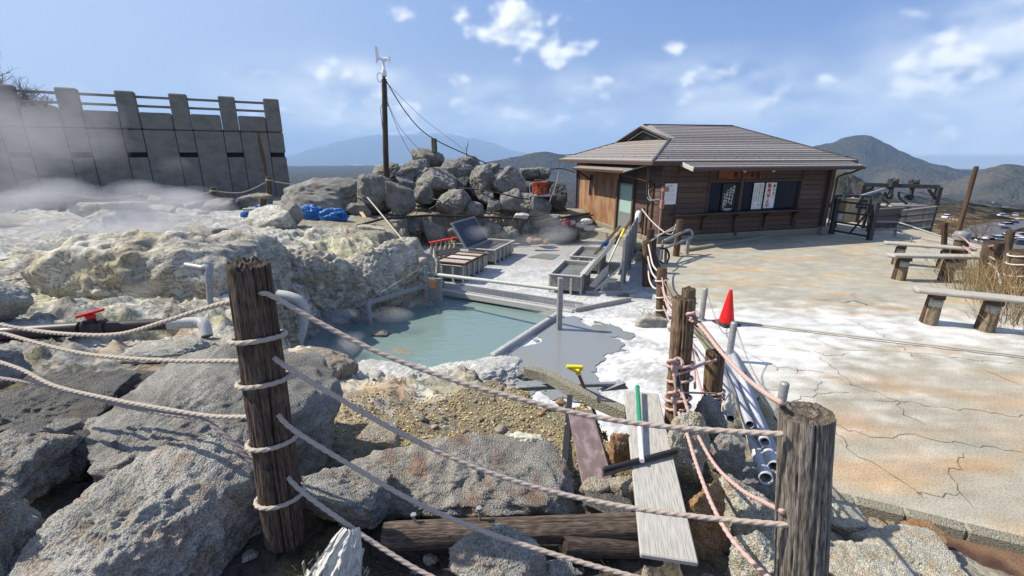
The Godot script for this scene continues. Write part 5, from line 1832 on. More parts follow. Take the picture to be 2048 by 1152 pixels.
# ---------------------------------------------------------------- pile of boulders with the wind vane
func build_rockpile() -> void:
	var grp := ""
	var L := [
		[557, 357, 712, 428, 18.6, "broad grey boulder left of the pile, above the blue tarpaulin", 0.8, {"cuts": [[Vector3(-0.6, 0.7, 0.3), 0.62], [Vector3(0.5, 0.9, 0.3), 0.7], [Vector3(0.2, 0.2, 1), 0.8]]}],
		[672, 355, 724, 388, 20.5, "small rough boulder peeping between the broad boulder and the pile", 0.8, {}],
		[716, 349, 796, 436, 18.5, "big rounded boulder at the foot of the wind vane pole", 0.8, {"sharp": 10.0}],
		[776, 362, 830, 434, 18.3, "boulder with a crack right of the rounded one by the pole", 0.9, {}],
		[748, 326, 804, 370, 20.6, "pale boulder just behind the wind vane pole", 0.8, {}],
		[790, 322, 858, 358, 20.5, "long flat boulder leaning right of the pole", 0.8, {"tilt": 0.2}],
		[822, 297, 890, 340, 21.6, "dark topmost boulder under the timber stump", 0.8, {}],
		[826, 336, 916, 396, 19.6, "large slanting boulder in the middle of the pile", 0.8, {"cuts": [[Vector3(0.6, 0.7, 0.3), 0.55], [Vector3(-0.7, 0.5, 0.4), 0.65]]}],
		[868, 378, 942, 430, 18.5, "pale diamond shaped boulder low in the front of the pile", 0.8, {"cuts": [[Vector3(-0.6, -0.6, 0.5), 0.6], [Vector3(0.6, -0.6, 0.5), 0.62]]}],
		[876, 319, 950, 366, 20.8, "broad boulder right below the bare twig", 0.8, {}],
		[934, 328, 997, 398, 20.0, "tall upright boulder streaked white", 0.8, {"cuts": [[Vector3(-0.8, 0.4, 0.3), 0.6]]}],
		[910, 312, 962, 342, 21.6, "small dark boulder at the base of the bare twig", 0.8, {}],
		[982, 332, 1056, 398, 19.8, "big dark pointed slab on the right of the pile", 0.7, {"cuts": [[Vector3(-0.65, 0.7, 0.1), 0.55], [Vector3(0.6, 0.75, 0.2), 0.6], [Vector3(0, 0.1, 1), 0.6]]}],
		[958, 382, 988, 408, 18.9, "round stone in the hollow below the upright boulder", 0.9, {}],
		[974, 398, 1002, 423, 18.7, "squat stone wedged below the round one", 0.9, {}],
		[930, 403, 967, 434, 18.4, "egg shaped stone at the foot of the pile", 0.9, {"sharp": 8.0}],
		[1000, 377, 1044, 428, 19.0, "narrow slab leaning below the dark pointed one", 0.7, {}],
		[1030, 386, 1090, 434, 18.9, "sloping boulder left of the rusty tank", 0.8, {}],
		[1038, 336, 1078, 362, 21.0, "rough dark boulder above the rusty tank, left one", 0.8, {}],
		[1066, 334, 1102, 360, 21.0, "rough dark boulder above the rusty tank, right one", 0.8, {}],
		[1096, 366, 1134, 420, 20.6, "black lumpy boulder at the right end of the pile", 0.8, {"pal": "dark"}],
		[678, 405, 748, 436, 18.0, "low flat boulder behind the blue tarpaulin's right end", 0.8, {}],
		[826, 370, 870, 408, 19.2, "boulder in shadow under the large slanting one", 0.8, {}],
		[794, 352, 836, 380, 20.0, "small boulder wedged behind the cracked one", 0.8, {}],
		[970, 327, 1000, 348, 20.9, "light grey stone behind the upright boulder", 0.8, {}],
		[1026, 426, 1058, 438, 17.9, "pale low stone lying on the ledge before the pile", 0.9, {"pal": "white"}],
		[884, 350, 940, 400, 20.2, "dark boulder filling the gap in the middle of the pile", 0.8, {"pal": "dark"}],
		[1056, 398, 1104, 430, 19.3, "pale rock that carries the rusty tank", 0.9, {}],
	]
	var k := 0
	for q in L:
		var o: Dictionary = q[7]
		o.n = 26 if q[2] - q[0] > 50 else 14
		o.fine = 1.7
		o.depth = q[6]
		o.seed = 1000 + k * 17
		rock("boulder", q[5], q[0], q[1], q[2], q[3], q[4], o.get("pal", "bluegrey"), o)
		k += 1
	# fill under the pile so that no gap shows the sky
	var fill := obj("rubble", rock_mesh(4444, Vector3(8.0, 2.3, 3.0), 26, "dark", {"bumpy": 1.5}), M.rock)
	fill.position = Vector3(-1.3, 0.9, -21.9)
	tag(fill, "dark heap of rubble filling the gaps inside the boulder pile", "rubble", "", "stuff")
	# stump on the top
	var sa := pd(869, 304, 21.4)
	var s := post("timber_stump", sa, sa + Vector3(0, 0.58, 0), 0.13, 0.125, 55, {"light": Color(0.24, 0.22, 0.17), "along": 8, "around": 16})
	tag(s, "short grey timber stump standing on the topmost boulder", "post")
	# wind vane pole
	var pa := pd(772, 360, 20.0)
	var pb := pd(768, 158, 20.0)
	var o := thing("wind_vane_pole", "tall dark timber pole with a white propeller wind vane on top", "wind vane", pa)
	post("pole", Vector3(0, -0.3, 0), pb - pa, 0.125, 0.10, 77, {"along": 40, "around": 16, "light": Color(0.11, 0.075, 0.05), "dark": Color(0.035, 0.022, 0.016)}, o)
	var t := pb - pa
	var st := st_new()
	tube(st, [t, t + Vector3(0, 0.32, 0)], 0.06, 10)
	obj("mast", st, M.dark, o)
	st = st_new()
	lathe(st, [Vector2(0, 0), Vector2(0.10, 0), Vector2(0.10, 0.2), Vector2(0.06, 0.25), Vector2(0.045, 0.6), Vector2(0, 0.62)], Transform3D(Basis.IDENTITY, t + Vector3(0.02, 0.10, 0)), 12)
	var vane := obj("vane_body", st, M.white, o)
	st = st_new()
	tube(st, curve([t + Vector3(-0.22, 0.80, 0.05), t + Vector3(0.02, 0.72, 0), t + Vector3(0.22, 0.76, -0.04)], 0.08), [0.03, 0.05, 0.06, 0.07, 0.08, 0.06, 0.05], 8)
	obj("hub", st, M.white, vane)
	st = st_new()
	prism(st, PackedVector2Array([Vector2(-0.26, 0.55), Vector2(-0.12, 0.72), Vector2(-0.16, 1.15), Vector2(-0.26, 1.22)]), 0.02, Transform3D(Basis(Vector3.UP, 0.2), t))
	obj("tail_fin", st, M.white, vane)
	for i in 4:
		st = st_new()
		var d := Basis(Vector3.RIGHT, TAU * i / 4.0 + 0.5) * Vector3(0, 0.17, 0)
		bar(st, t + Vector3(0.27, 0.76, -0.04), t + Vector3(0.27, 0.76, -0.04) + d, 0.02, 0.06, 0.004)
		obj("blade", st, M.white, vane)
	st = st_new()
	for i in 14:
		lathe(st, [Vector2(0.104, 0), Vector2(0.112, 0.012), Vector2(0.104, 0.024)], Transform3D(Basis.IDENTITY, t + Vector3(0.004, -0.1 - i * 0.07, 0)), 12)
	obj("wire_binding", st, M.dark, o)
	st = st_new()
	tube(st, curve([t + Vector3(-0.05, 0.2, 0), t + Vector3(-0.22, 0.22, 0), t + Vector3(-0.28, 0.05, 0), t + Vector3(-0.20, -0.12, 0), t + Vector3(-0.10, -0.05, 0)], 0.06), 0.012, 5)
	obj("cable_loop", st, M.hose, o)
	st = st_new()
	tube(st, curve([t + Vector3(-0.1, -0.9, 0.05), t + Vector3(-0.22, -1.1, 0.05), t + Vector3(-0.19, -2.2, 0.05), t + Vector3(-0.16, -3.2, 0.05)], 0.3), 0.012, 5)
	obj("hanging_wire", st, M.hose, o)
	# wires running off to the right
	var kk := 0
	for q in [[pb + Vector3(0.1, -0.1, 0), [pd(812, 225, 20.1), pd(858, 272, 20.2), pd(940, 312, 20.6), pd(1005, 338, 20.9), pd(1062, 344, 21.3), pd(1118, 337, 21.8), pd(1150, 345, 22.2)], 0.022, "thicker sagging black wire from the pole to the tea house"],
			[pb + Vector3(0.1, -0.15, 0), [pd(850, 240, 21.0), pd(910, 285, 22.5), pd(930, 303, 23.0)], 0.010, "thin grey wire from the pole over the pile"],
			[pd(775, 205, 20.0), [pd(800, 255, 20.4), pd(841, 302, 21.3)], 0.012, "upper stay wire from the pole to the topmost boulder"],
			[pd(775, 207, 20.0), [pd(800, 268, 20.2), pd(825, 312, 20.8)], 0.012, "lower stay wire from the pole to the topmost boulder"]]:
		st = st_new()
		tube(st, curve([q[0]] + q[1], 0.3), q[2], 5)
		tag(obj("wire", st, M.hose if kk == 0 else M.galv), q[3], "wire")
		kk += 1
	# bare twig
	var tw := pd(933, 314, 21.6)
	st = st_new()
	tube(st, [tw, tw + Vector3(0.02, 0.35, 0), tw + Vector3(0.10, 0.72, 0)], [0.025, 0.018, 0.01], 5)
	tube(st, [tw + Vector3(0.02, 0.3, 0), tw + Vector3(-0.07, 0.45, 0)], [0.014, 0.008], 5)
	tube(st, [tw + Vector3(0.04, 0.42, 0), tw + Vector3(0.12, 0.55, 0.03)], [0.012, 0.007], 5)
	tag(obj("bare_twig", st, M.twig), "single bare upright twig on the top of the boulder pile", "twig")
	# rusty tank on its rock
	var ta := pd(1080, 388, 19.0)
	var tk := thing("rusty_tank", "rusty red-orange steel drum standing among the boulders", "tank", ta)
	st = st_new()
	lathe(st, [Vector2(0, 0), Vector2(0.33, 0), Vector2(0.335, 0.03), Vector2(0.325, 0.05), Vector2(0.325, 0.46), Vector2(0.34, 0.49), Vector2(0.31, 0.50), Vector2(0.30, 0.40), Vector2(0, 0.40)], Transform3D.IDENTITY, 22)
	obj("drum", st, M.rustred, tk)
	st = st_new()
	box(st, Vector3(0, -0.04, 0), Vector3(0.85, 0.08, 0.6), Basis.IDENTITY, 0.02)
	obj("slab", st, M.mineral, tk)
	st = st_new()
	tube(st, curve([Vector3(-0.30, 0.42, 0.15), Vector3(-0.42, 0.40, 0.16), Vector3(-0.42, 0.1, 0.16), Vector3(-0.32, 0.02, 0.2)], 0.06), 0.025, 6)
	tube(st, [Vector3(0.26, 0.3, 0.0), Vector3(0.26, 0.62, 0.0)], 0.012, 5)
	obj("pipe", st, M.galv, tk)
	st = st_new()
	tube(st, curve([pd(1118, 343, 20.5), pd(1110, 375, 20.2), pd(1100, 402, 19.4), pd(1099, 430, 19.0)], 0.2), 0.014, 5)
	tag(obj("grey_cable", st, M.galv), "thin grey cable hanging beside the rusty tank", "cable")
	# hose across the pile and along the ledge
	kk = 0
	for q in [[[[905, 376, 19.2], [950, 378, 18.9], [985, 384, 18.6], [1040, 396, 18.4], [1056, 398, 18.4]], 0.028, "black hose lying across the front of the boulder pile"],
			[[[772, 438, 16.5], [800, 435, 17.0], [870, 431, 17.8], [960, 434, 17.9], [1040, 437, 18.2], [1120, 436, 18.6], [1180, 427, 19.0]], 0.045, "long thick black hose along the top of the ledge"],
			[[[590, 465, 14.6], [660, 462, 15.0], [700, 455, 15.2], [772, 436, 16.4]], 0.04, "black hose crossing the gravel below the blue tarpaulin"],
			[[[850, 424, 18.0], [880, 405, 18.2], [866, 398, 18.6]], 0.035, "short loose pipe leaning at the foot of the pile"]]:
		st = st_new()
		var pts := []
		for p in q[0]: pts.append(pd(p[0], p[1], p[2]))
		tube(st, curve(pts, 0.15), q[1], 7)
		tag(obj("hose", st, M.hose), q[2], "hose")
		kk += 1

func cloth_heap(called: String, label: String, cat: String, u0: float, v0: float, u1: float, v1: float, f: float, m: Material, sd: int, folds := 0.13, n := 26) -> MeshInstance3D:
	var c := pd((u0 + u1) / 2, (v0 + v1) / 2, f)
	var z := zd(c)
	var sz := Vector3((u1 - u0) * z / 900.0, (v1 - v0) * z / 900.0, (u1 - u0) * z / 900.0 * 0.5)
	var cs := cube_sphere(n)
	var pos := PackedVector3Array()
	var R := noise(sd, 1.6, 3, FastNoiseLite.FRACTAL_RIDGED)
	for d in cs[0]:
		var q: Vector3 = d * (0.9 + folds * 3.0 * NB.get_noise_3dv(d * 1.2 + Vector3(sd, 0, 0)) + folds * 1.6 * R.get_noise_3dv(Vector3(d.x * 1.4, d.y * 0.8, d.z * 1.4)))
		pos.append(Vector3(q.x * sz.x * 0.5, maxf(q.y, -0.75) * sz.y * 0.55, q.z * sz.z * 0.5))
	var o := obj(called, smooth_mesh(pos, PackedColorArray(), cs[1]), m)
	o.position = c
	tag(o, label, cat)
	return o

# ---------------------------------------------------------------- what lies about the spring at the left and back
func build_spring_area() -> void:
	cloth_heap("blue_tarpaulin", "crumpled blue tarpaulin heaped below the broad boulder, left half", "tarpaulin", 597, 412, 650, 448, 16.4, M.tarp, 5, 0.10, 30)
	cloth_heap("blue_tarpaulin", "crumpled blue tarpaulin heaped below the broad boulder, right half", "tarpaulin", 640, 417, 694, 446, 16.2, M.tarp, 8, 0.11, 30)
	cloth_heap("blue_tarpaulin", "small blue tarpaulin scrap low on the crusted mound's left", "tarpaulin", 481, 423, 500, 438, 16.0, M.tarp, 12)
	cloth_heap("blue_tarpaulin", "thin strip of blue tarpaulin behind the stone-topped post", "tarpaulin", 508, 409, 560, 419, 17.2, M.tarp, 15)
	var k := 0
	for q in [[326, 402, 366, 434, 18.6, "grey", "square grey block in the row before the wall, left one"], [364, 402, 406, 436, 18.4, "grey", "square grey block in the row before the wall, right one"], [404, 396, 484, 432, 18.2, "bluegrey", "long grey boulder in the row before the wall"],
			[484, 386, 548, 412, 18.8, "bluegrey", "sloping grey boulder before the wall's right end"], [396, 421, 420, 439, 17.0, "white", "small whitish stone before the row of grey blocks"], [300, 391, 326, 408, 18.4, "grey", "small rock perched by the left fence posts"],
			[496, 412, 590, 480, 14.4, "crust", "swirled white and grey crusted rock at the top of the mound"], [556, 404, 606, 470, 14.8, "grey", "upright grey slab leaning on the crusted rock"], [395, 456, 452, 488, 11.2, "bluegrey", "pointed blue-grey stone beside the white sacks"],
			[515, 487, 578, 516, 10.9, "white", "pale blocky stone on the rim above the tall post"], [571, 491, 618, 524, 10.9, "crust", "pale angular stone right of the blocky one on the rim"], [160, 400, 290, 446, 15.5, "crust", "low crusted cone in the steam before the wall"], [280, 410, 350, 440, 16.2, "crust", "smaller crusted mound right of the steaming cone"],
			[452, 450, 512, 482, 13.2, "crust", "low pale lump behind the rim stones"], [720, 448, 772, 476, 14.6, "cream", "yellowish lump at the end of the timber edging"]]:
		rock("rock", q[6], q[0], q[1], q[2], q[3], q[4], q[5], {"n": 16 if q[2] - q[0] > 60 else 11, "seed": 2100 + k * 13, "bumpy": 1.3 if q[5] == "crust" else 0.8, "mat": M.crust if q[5] in ["crust", "cream"] else M.rock, "strata": Vector3(0.3, 0.8, 0.5).normalized() if q[5] == "crust" else Vector3.ZERO})
		k += 1
	var j := 0
	for q in [[105, 456, 575, 800, 8.4, "broad crusted dome left of the tall dark post, grey and cream", 0.6], [380, 484, 640, 740, 9.1, "dark streaked crusted mass behind the tall dark post", 0.8], [555, 492, 745, 740, 9.9, "greenish white crusted bank above the hot inflow", 0.9], [665, 484, 850, 700, 10.9, "pale cream crusted bank at the pool's far left corner", 0.9], [770, 500, 868, 610, 11.6, "small crusted lump by the left rail post", 0.9], [60, 600, 220, 680, 6.6, "low yellowish crusted hump left before the dome", 0.8], [180, 612, 330, 676, 6.4, "low pale crusted hump before the dome, behind the valve", 0.8], [0, 540, 150, 620, 8.0, "low crusted hump at the left edge beside the dome", 0.8]]:
		var m := rock("crusted_mound", q[5], q[0], q[1], q[2], q[3], q[4], "mound", {"n": 74 if j < 4 else 36, "seed": 2600 + j * 31, "sharp": 7.0, "bumpy": 1.5, "fine": 1.5, "depth": q[6], "strata": Vector3(0.35, 0.7, -0.4).normalized(), "cat": "rock formation", "mat": M.crust})
		j += 1
	for q in [[284, 472, 330, 498, 10.6, "white sack lying flat on the crusted rim, left one"], [318, 463, 384, 497, 10.4, "bulging white sack on the crusted rim, right one"]]:
		cloth_heap("sack", q[5], "sack", q[0], q[1], q[2], q[3], q[4], M.bag, 30 + k, 0.10)
		k += 1
	# log fence before the wall
	k = 0
	var tops := []
	for q in [[122, 425, 378, 17.6, "mist veiled stub post at the left of the back fence"], [284, 422, 380, 18.6, "stub post before the third merlon in the back fence"], [427, 404, 375, 19.4, "stub post wound with rope in the back fence"], [538, 400, 354, 20.0, "tallest brown post of the back fence near the wall's end"]]:
		var a := pd(q[0], q[1], q[3])
		var b := pd(q[0] - 1, q[2], q[3])
		tag(post("log_post", a - Vector3(0, 0.3, 0), b, 0.12, 0.11, 60 + k, {"along": 10, "around": 14, "light": Color(0.17, 0.12, 0.085)}), q[4], "post")
		tops.append(b)
		k += 1
	k = 0
	for q in [[Vector3(-22.5, 1.9, -16.5), tops[0], 0.14], [tops[0], tops[1], 0.2], [tops[1], tops[2], 0.22], [tops[2], tops[3], 0.28], [tops[3], pd(672, 372, 20.5), 0.05]]:
		var a: Vector3 = q[0] - Vector3(0, 0.15, 0)
		var b: Vector3 = q[1] - Vector3(0, 0.15, 0)
		var st := st_new()
		tube(st, curve([a, a.lerp(b, 0.5) - Vector3(0, q[2], 0), b], 0.3), 0.022, 6)
		var o := obj("rope", st, M.rope)
		tag(o, ["misty rope running off the left edge of the back fence", "rope of the back fence between the two mist veiled posts", "rope of the back fence below the two middle slots", "rope of the back fence rising to the tallest post", "rope of the back fence from the tallest post to the boulders"][k], "rope", "ropes of the back fence")
		if k < 4:
			st = st_new()
			for e in 3:
				tube(st, loop_pts(b - Vector3(0, 0.02 * e, 0), b + Vector3(0, 0.1, 0), 0.3, 0.13, 0.0), 0.02, 5)
			obj("loop", st, M.rope, o)
		k += 1
	# stone topped short post and pipes near the blue scrap
	var a := pd(526, 428, 16.4)
	tag(post("short_post", a - Vector3(0, 0.3, 0), pd(526, 396, 16.4), 0.13, 0.12, 66, {"along": 8, "around": 14}), "short dark post with a flat stone on its top", "post")
	rock("flat_stone", "flat stone lying on top of the short dark post", 514, 386, 540, 398, 16.4, "tan", {"n": 8})
	var st := st_new()
	tube(st, [pd(486, 419, 16.2), pd(560, 417, 16.6)], 0.05, 8)
	tag(obj("pale_pipe", st, M.pale), "pale pipe lying level behind the crusted rock", "pipe")
	# timber edging on the gravel
	k = 0
	for q in [[600, 476, 14.2, 706, 478, 14.4, 0.12, "dark timber edging lying on the gravel, front one"], [676, 466, 14.6, 752, 452, 15.0, 0.14, "dark timber edging lying on the gravel, rear one"], [600, 470, 14.6, 640, 470, 14.7, 0.1, "short dark timber by the left end of the edging"]]:
		st = st_new()
		bar(st, pd(q[0], q[1], q[2]), pd(q[3], q[4], q[5]), q[6], q[6], 0.012)
		tag(obj("timber_edging", st, mat(Color(0.13, 0.085, 0.065), 0.85, {"tex": M.board.albedo_texture, "scale": 2.0})), q[7], "timber")
		k += 1
	st = st_new()
	bar(st, pd(722, 424, 16.6), pd(730, 436, 16.2), 0.12, 0.03, 0.004)
	tag(obj("wood_chip", st, mat(Color(0.52, 0.40, 0.22), 0.8)), "small fresh piece of wood right of the blue tarpaulin", "wood")
	# dark pipe at left, valve pipe, bent pipes
	st = st_new()
	tube(st, curve([pd(-20, 526, 9.0), pd(60, 515, 9.2), pd(130, 509, 9.4), pd(185, 509, 9.5)], 0.2), 0.045, 8)
	tag(obj("dark_pipe", st, M.dark), "thin dark pipe crossing the crust at the left edge", "pipe")
	var v := thing("valve_pipe", "thick dark brown pipe with a red lever valve and a white end", "pipe", pd(200, 655, 4.8))
	var o := v.position
	st = st_new()
	tube(st, [pd(-60, 672, 4.55) - o, pd(160, 658, 4.8) - o], 0.082, 16)
	tube(st, [pd(210, 655, 4.86) - o, pd(335, 648, 5.05) - o], 0.070, 16)
	obj("pipe", st, M.brownpipe, v)
	st = st_new()
	var va := pd(168, 658, 4.8) - o
	var vb := pd(212, 655, 4.87) - o
	tube(st, [va, va.lerp(vb, 0.18), va.lerp(vb, 0.181), va.lerp(vb, 0.8), va.lerp(vb, 0.801), vb], [0.10, 0.10, 0.088, 0.088, 0.105, 0.105], 16)
	tube(st, [va.lerp(vb, 0.45), va.lerp(vb, 0.45) + Vector3(0, 0.13, 0)], 0.04, 10)
	obj("valve_body", st, M.brownpipe, v)
	st = st_new()
	var hp := va.lerp(vb, 0.45) + Vector3(0, 0.13, 0)
	tube(st, [hp, hp + Vector3(0, 0.04, 0)], 0.05, 10)
	bar(st, hp + Vector3(-0.11, 0.03, 0.06), hp + Vector3(0.13, 0.085, -0.05), 0.05, 0.03, 0.008)
	obj("lever", st, M.red, v)
	st = st_new()
	tube(st, curve([pd(322, 649, 5.03) - o, pd(392, 645, 5.14) - o, pd(408, 650, 5.12) - o, pd(414, 672, 5.05) - o], 0.05), 0.066, 14)
	obj("white_end", st, M.pvcwhite, v)
	st = st_new()
	tube(st, [pd(372, 530, 6.7), pd(408, 537, 6.6)], 0.045, 10)
	tube(st, [pd(408, 534, 6.6), pd(418, 536, 6.58), pd(418, 550, 6.56)], 0.055, 10)
	tube(st, [pd(416, 545, 6.58), pd(420, 600, 6.5), pd(433, 664, 6.4)], 0.042, 10)
	tag(obj("elbow_pipe", st, M.galv), "grey elbow pipe reaching out of the crusted mound and straight down", "pipe")
	st = st_new()
	tube(st, curve([pd(556, 590, 7.6), pd(580, 594, 7.6), pd(600, 604, 7.6), pd(608, 622, 7.6), pd(604, 655, 7.5), pd(594, 690, 7.4)], 0.06), 0.095, 14)
	tag(obj("bent_white_pipe", st, M.pvcwhite), "fat white bent pipe leading into the pool behind the tall dark post", "pipe")
	# thin pole leaning over the bank
	st = st_new()
	tube(st, [pd(735, 395, 17.6), pd(842, 524, 11.2)], [0.028, 0.024], 7)
	tag(obj("bamboo_pole", st, mat(Color(0.36, 0.33, 0.26), 0.7)), "long thin pole slanting from the boulders down to the pool rail", "pole")
	st = st_new()
	tube(st, curve([pd(610, 500, 10.8), pd(660, 560, 10.2), pd(735, 628, 9.4)], 0.2), 0.009, 5)
	tag(obj("thin_cord", st, M.rope), "thin brown cord slanting over the mound to the pool", "cord")
	# dry tufts by the boulders
	k = 0
	for q in [[725, 382, 20.0, 0.9, "tall dry stalks beside the wind vane pole"], [704, 400, 19.0, 0.5, "reddish dry tuft between the broad boulder and the rounded one"]]:
		tuft(pd(q[0], q[1], q[2]) - Vector3(0, 0.2, 0), q[3], 90, 0.5, 70 + k, Color(0.26, 0.17, 0.09), q[4], "grass tuft")
		k += 1

func tuft(p: Vector3, h: float, n: int, spread: float, sd: int, c: Color, label: String, cat := "grass", group := "") -> void:
	var rg := RandomNumberGenerator.new()
	rg.seed = sd
	var st := st_new()
	for i in n:
		var b := Vector3(rg.randfn(), 0, rg.randfn()) * spread * 0.35
		var lean := Vector3(rg.randfn(), 0, rg.randfn()) * 0.35 * h + b * 0.5
		var hh := h * rg.randf_range(0.4, 1.0)
		var w := rg.randf_range(0.003, 0.007)
		var side := Vector3(rg.randfn(), 0, rg.randfn()).normalized() * w
		var cc := c * rg.randf_range(0.5, 1.5)
		st.set_color(cc)
		var m := b + Vector3(0, hh * 0.6, 0) + lean * 0.35
		var t := b + Vector3(0, hh, 0) + lean
		quad(st, b - side, b + side, m + side * 0.8, m - side * 0.8)
		tri(st, m - side * 0.8, m + side * 0.8, t)
	var o := obj("grass_tuft", st, M.grass)
	o.position = p
	tag(o, label, cat, group)

# ---------------------------------------------------------------- steel tubs, rail, partition and gear round the pool
func tub(label: String, c0: Vector3, c1: Vector3, c3: Vector3, h: float, lid: int) -> Node3D:
	# c0 near left corner, c1 near right corner, c3 far left corner of the rim
	var o := thing("steel_tub", label, "tub", Vector3(c0.x, -0.4, c0.z))
	var ex := c1 - c0
	var ez := c3 - c0
	var w := ex.length()
	var l := ez.length()
	ex = ex.normalized()
	ez = (ez - ex * ez.dot(ex)).normalized()
	var bs := Basis(ex, Vector3.UP, -ez)
	o.transform.basis = bs
	var top := c0.y + 0.4
	var st := st_new()
	# walls
	for q in [[w / 2, -0.02, w, 0.04], [w / 2, -l + 0.02, w, 0.04]]:
		box(st, Vector3(q[0], (top + h) / 2, q[1]), Vector3(q[2], top - h, q[3]), Basis.IDENTITY, 0.004)
	for q in [[0.02, -l / 2], [w - 0.02, -l / 2]]:
		box(st, Vector3(q[0], (top + h) / 2, q[1]), Vector3(0.04, top - h, l - 0.085), Basis.IDENTITY, 0.004)
	box(st, Vector3(w / 2, h + 0.02, -l / 2), Vector3(w - 0.09, 0.03, l - 0.09))
	obj("trough", st, M.tub, o)
	for q in [[w / 2, 0.01, w + 0.10, 0.07], [w / 2, -l - 0.01, w + 0.10, 0.07]]:
		st = st_new()
		box(st, Vector3(q[0], top + 0.012, q[1]), Vector3(q[2], 0.03, q[3]), Basis.IDENTITY, 0.006)
		obj("rim", st, M.pale, o)
	for x in [-0.015, w + 0.015]:
		st = st_new()
		box(st, Vector3(x, top + 0.014, -l / 2), Vector3(0.07, 0.03, l - 0.07), Basis.IDENTITY, 0.006)
		obj("rim", st, M.pale, o)
	var nl := 5
	for i in nl:
		for x in [-0.025, w + 0.025]:
			st = st_new()
			box(st, Vector3(x, top / 2, -l * (i + 0.15) / nl), Vector3(0.045, top - 0.02, 0.05), Basis.IDENTITY, 0.005)
			obj("rib", st, M.pale, o)
	for x in [0.3 * w, 0.72 * w]:
		st = st_new()
		box(st, Vector3(x, top / 2 - 0.02, 0.03), Vector3(0.05, top - 0.04, 0.05), Basis.IDENTITY, 0.005)
		obj("rib", st, M.pale, o)
	if lid == 0:
		st = st_new()
		box(st, Vector3(w / 2, h + (top - h) * 0.72, -l / 2), Vector3(w - 0.09, 0.01, l - 0.09))
		obj("murky_water", st, mat(Color(0.16, 0.165, 0.165), 0.1), o)
	return o

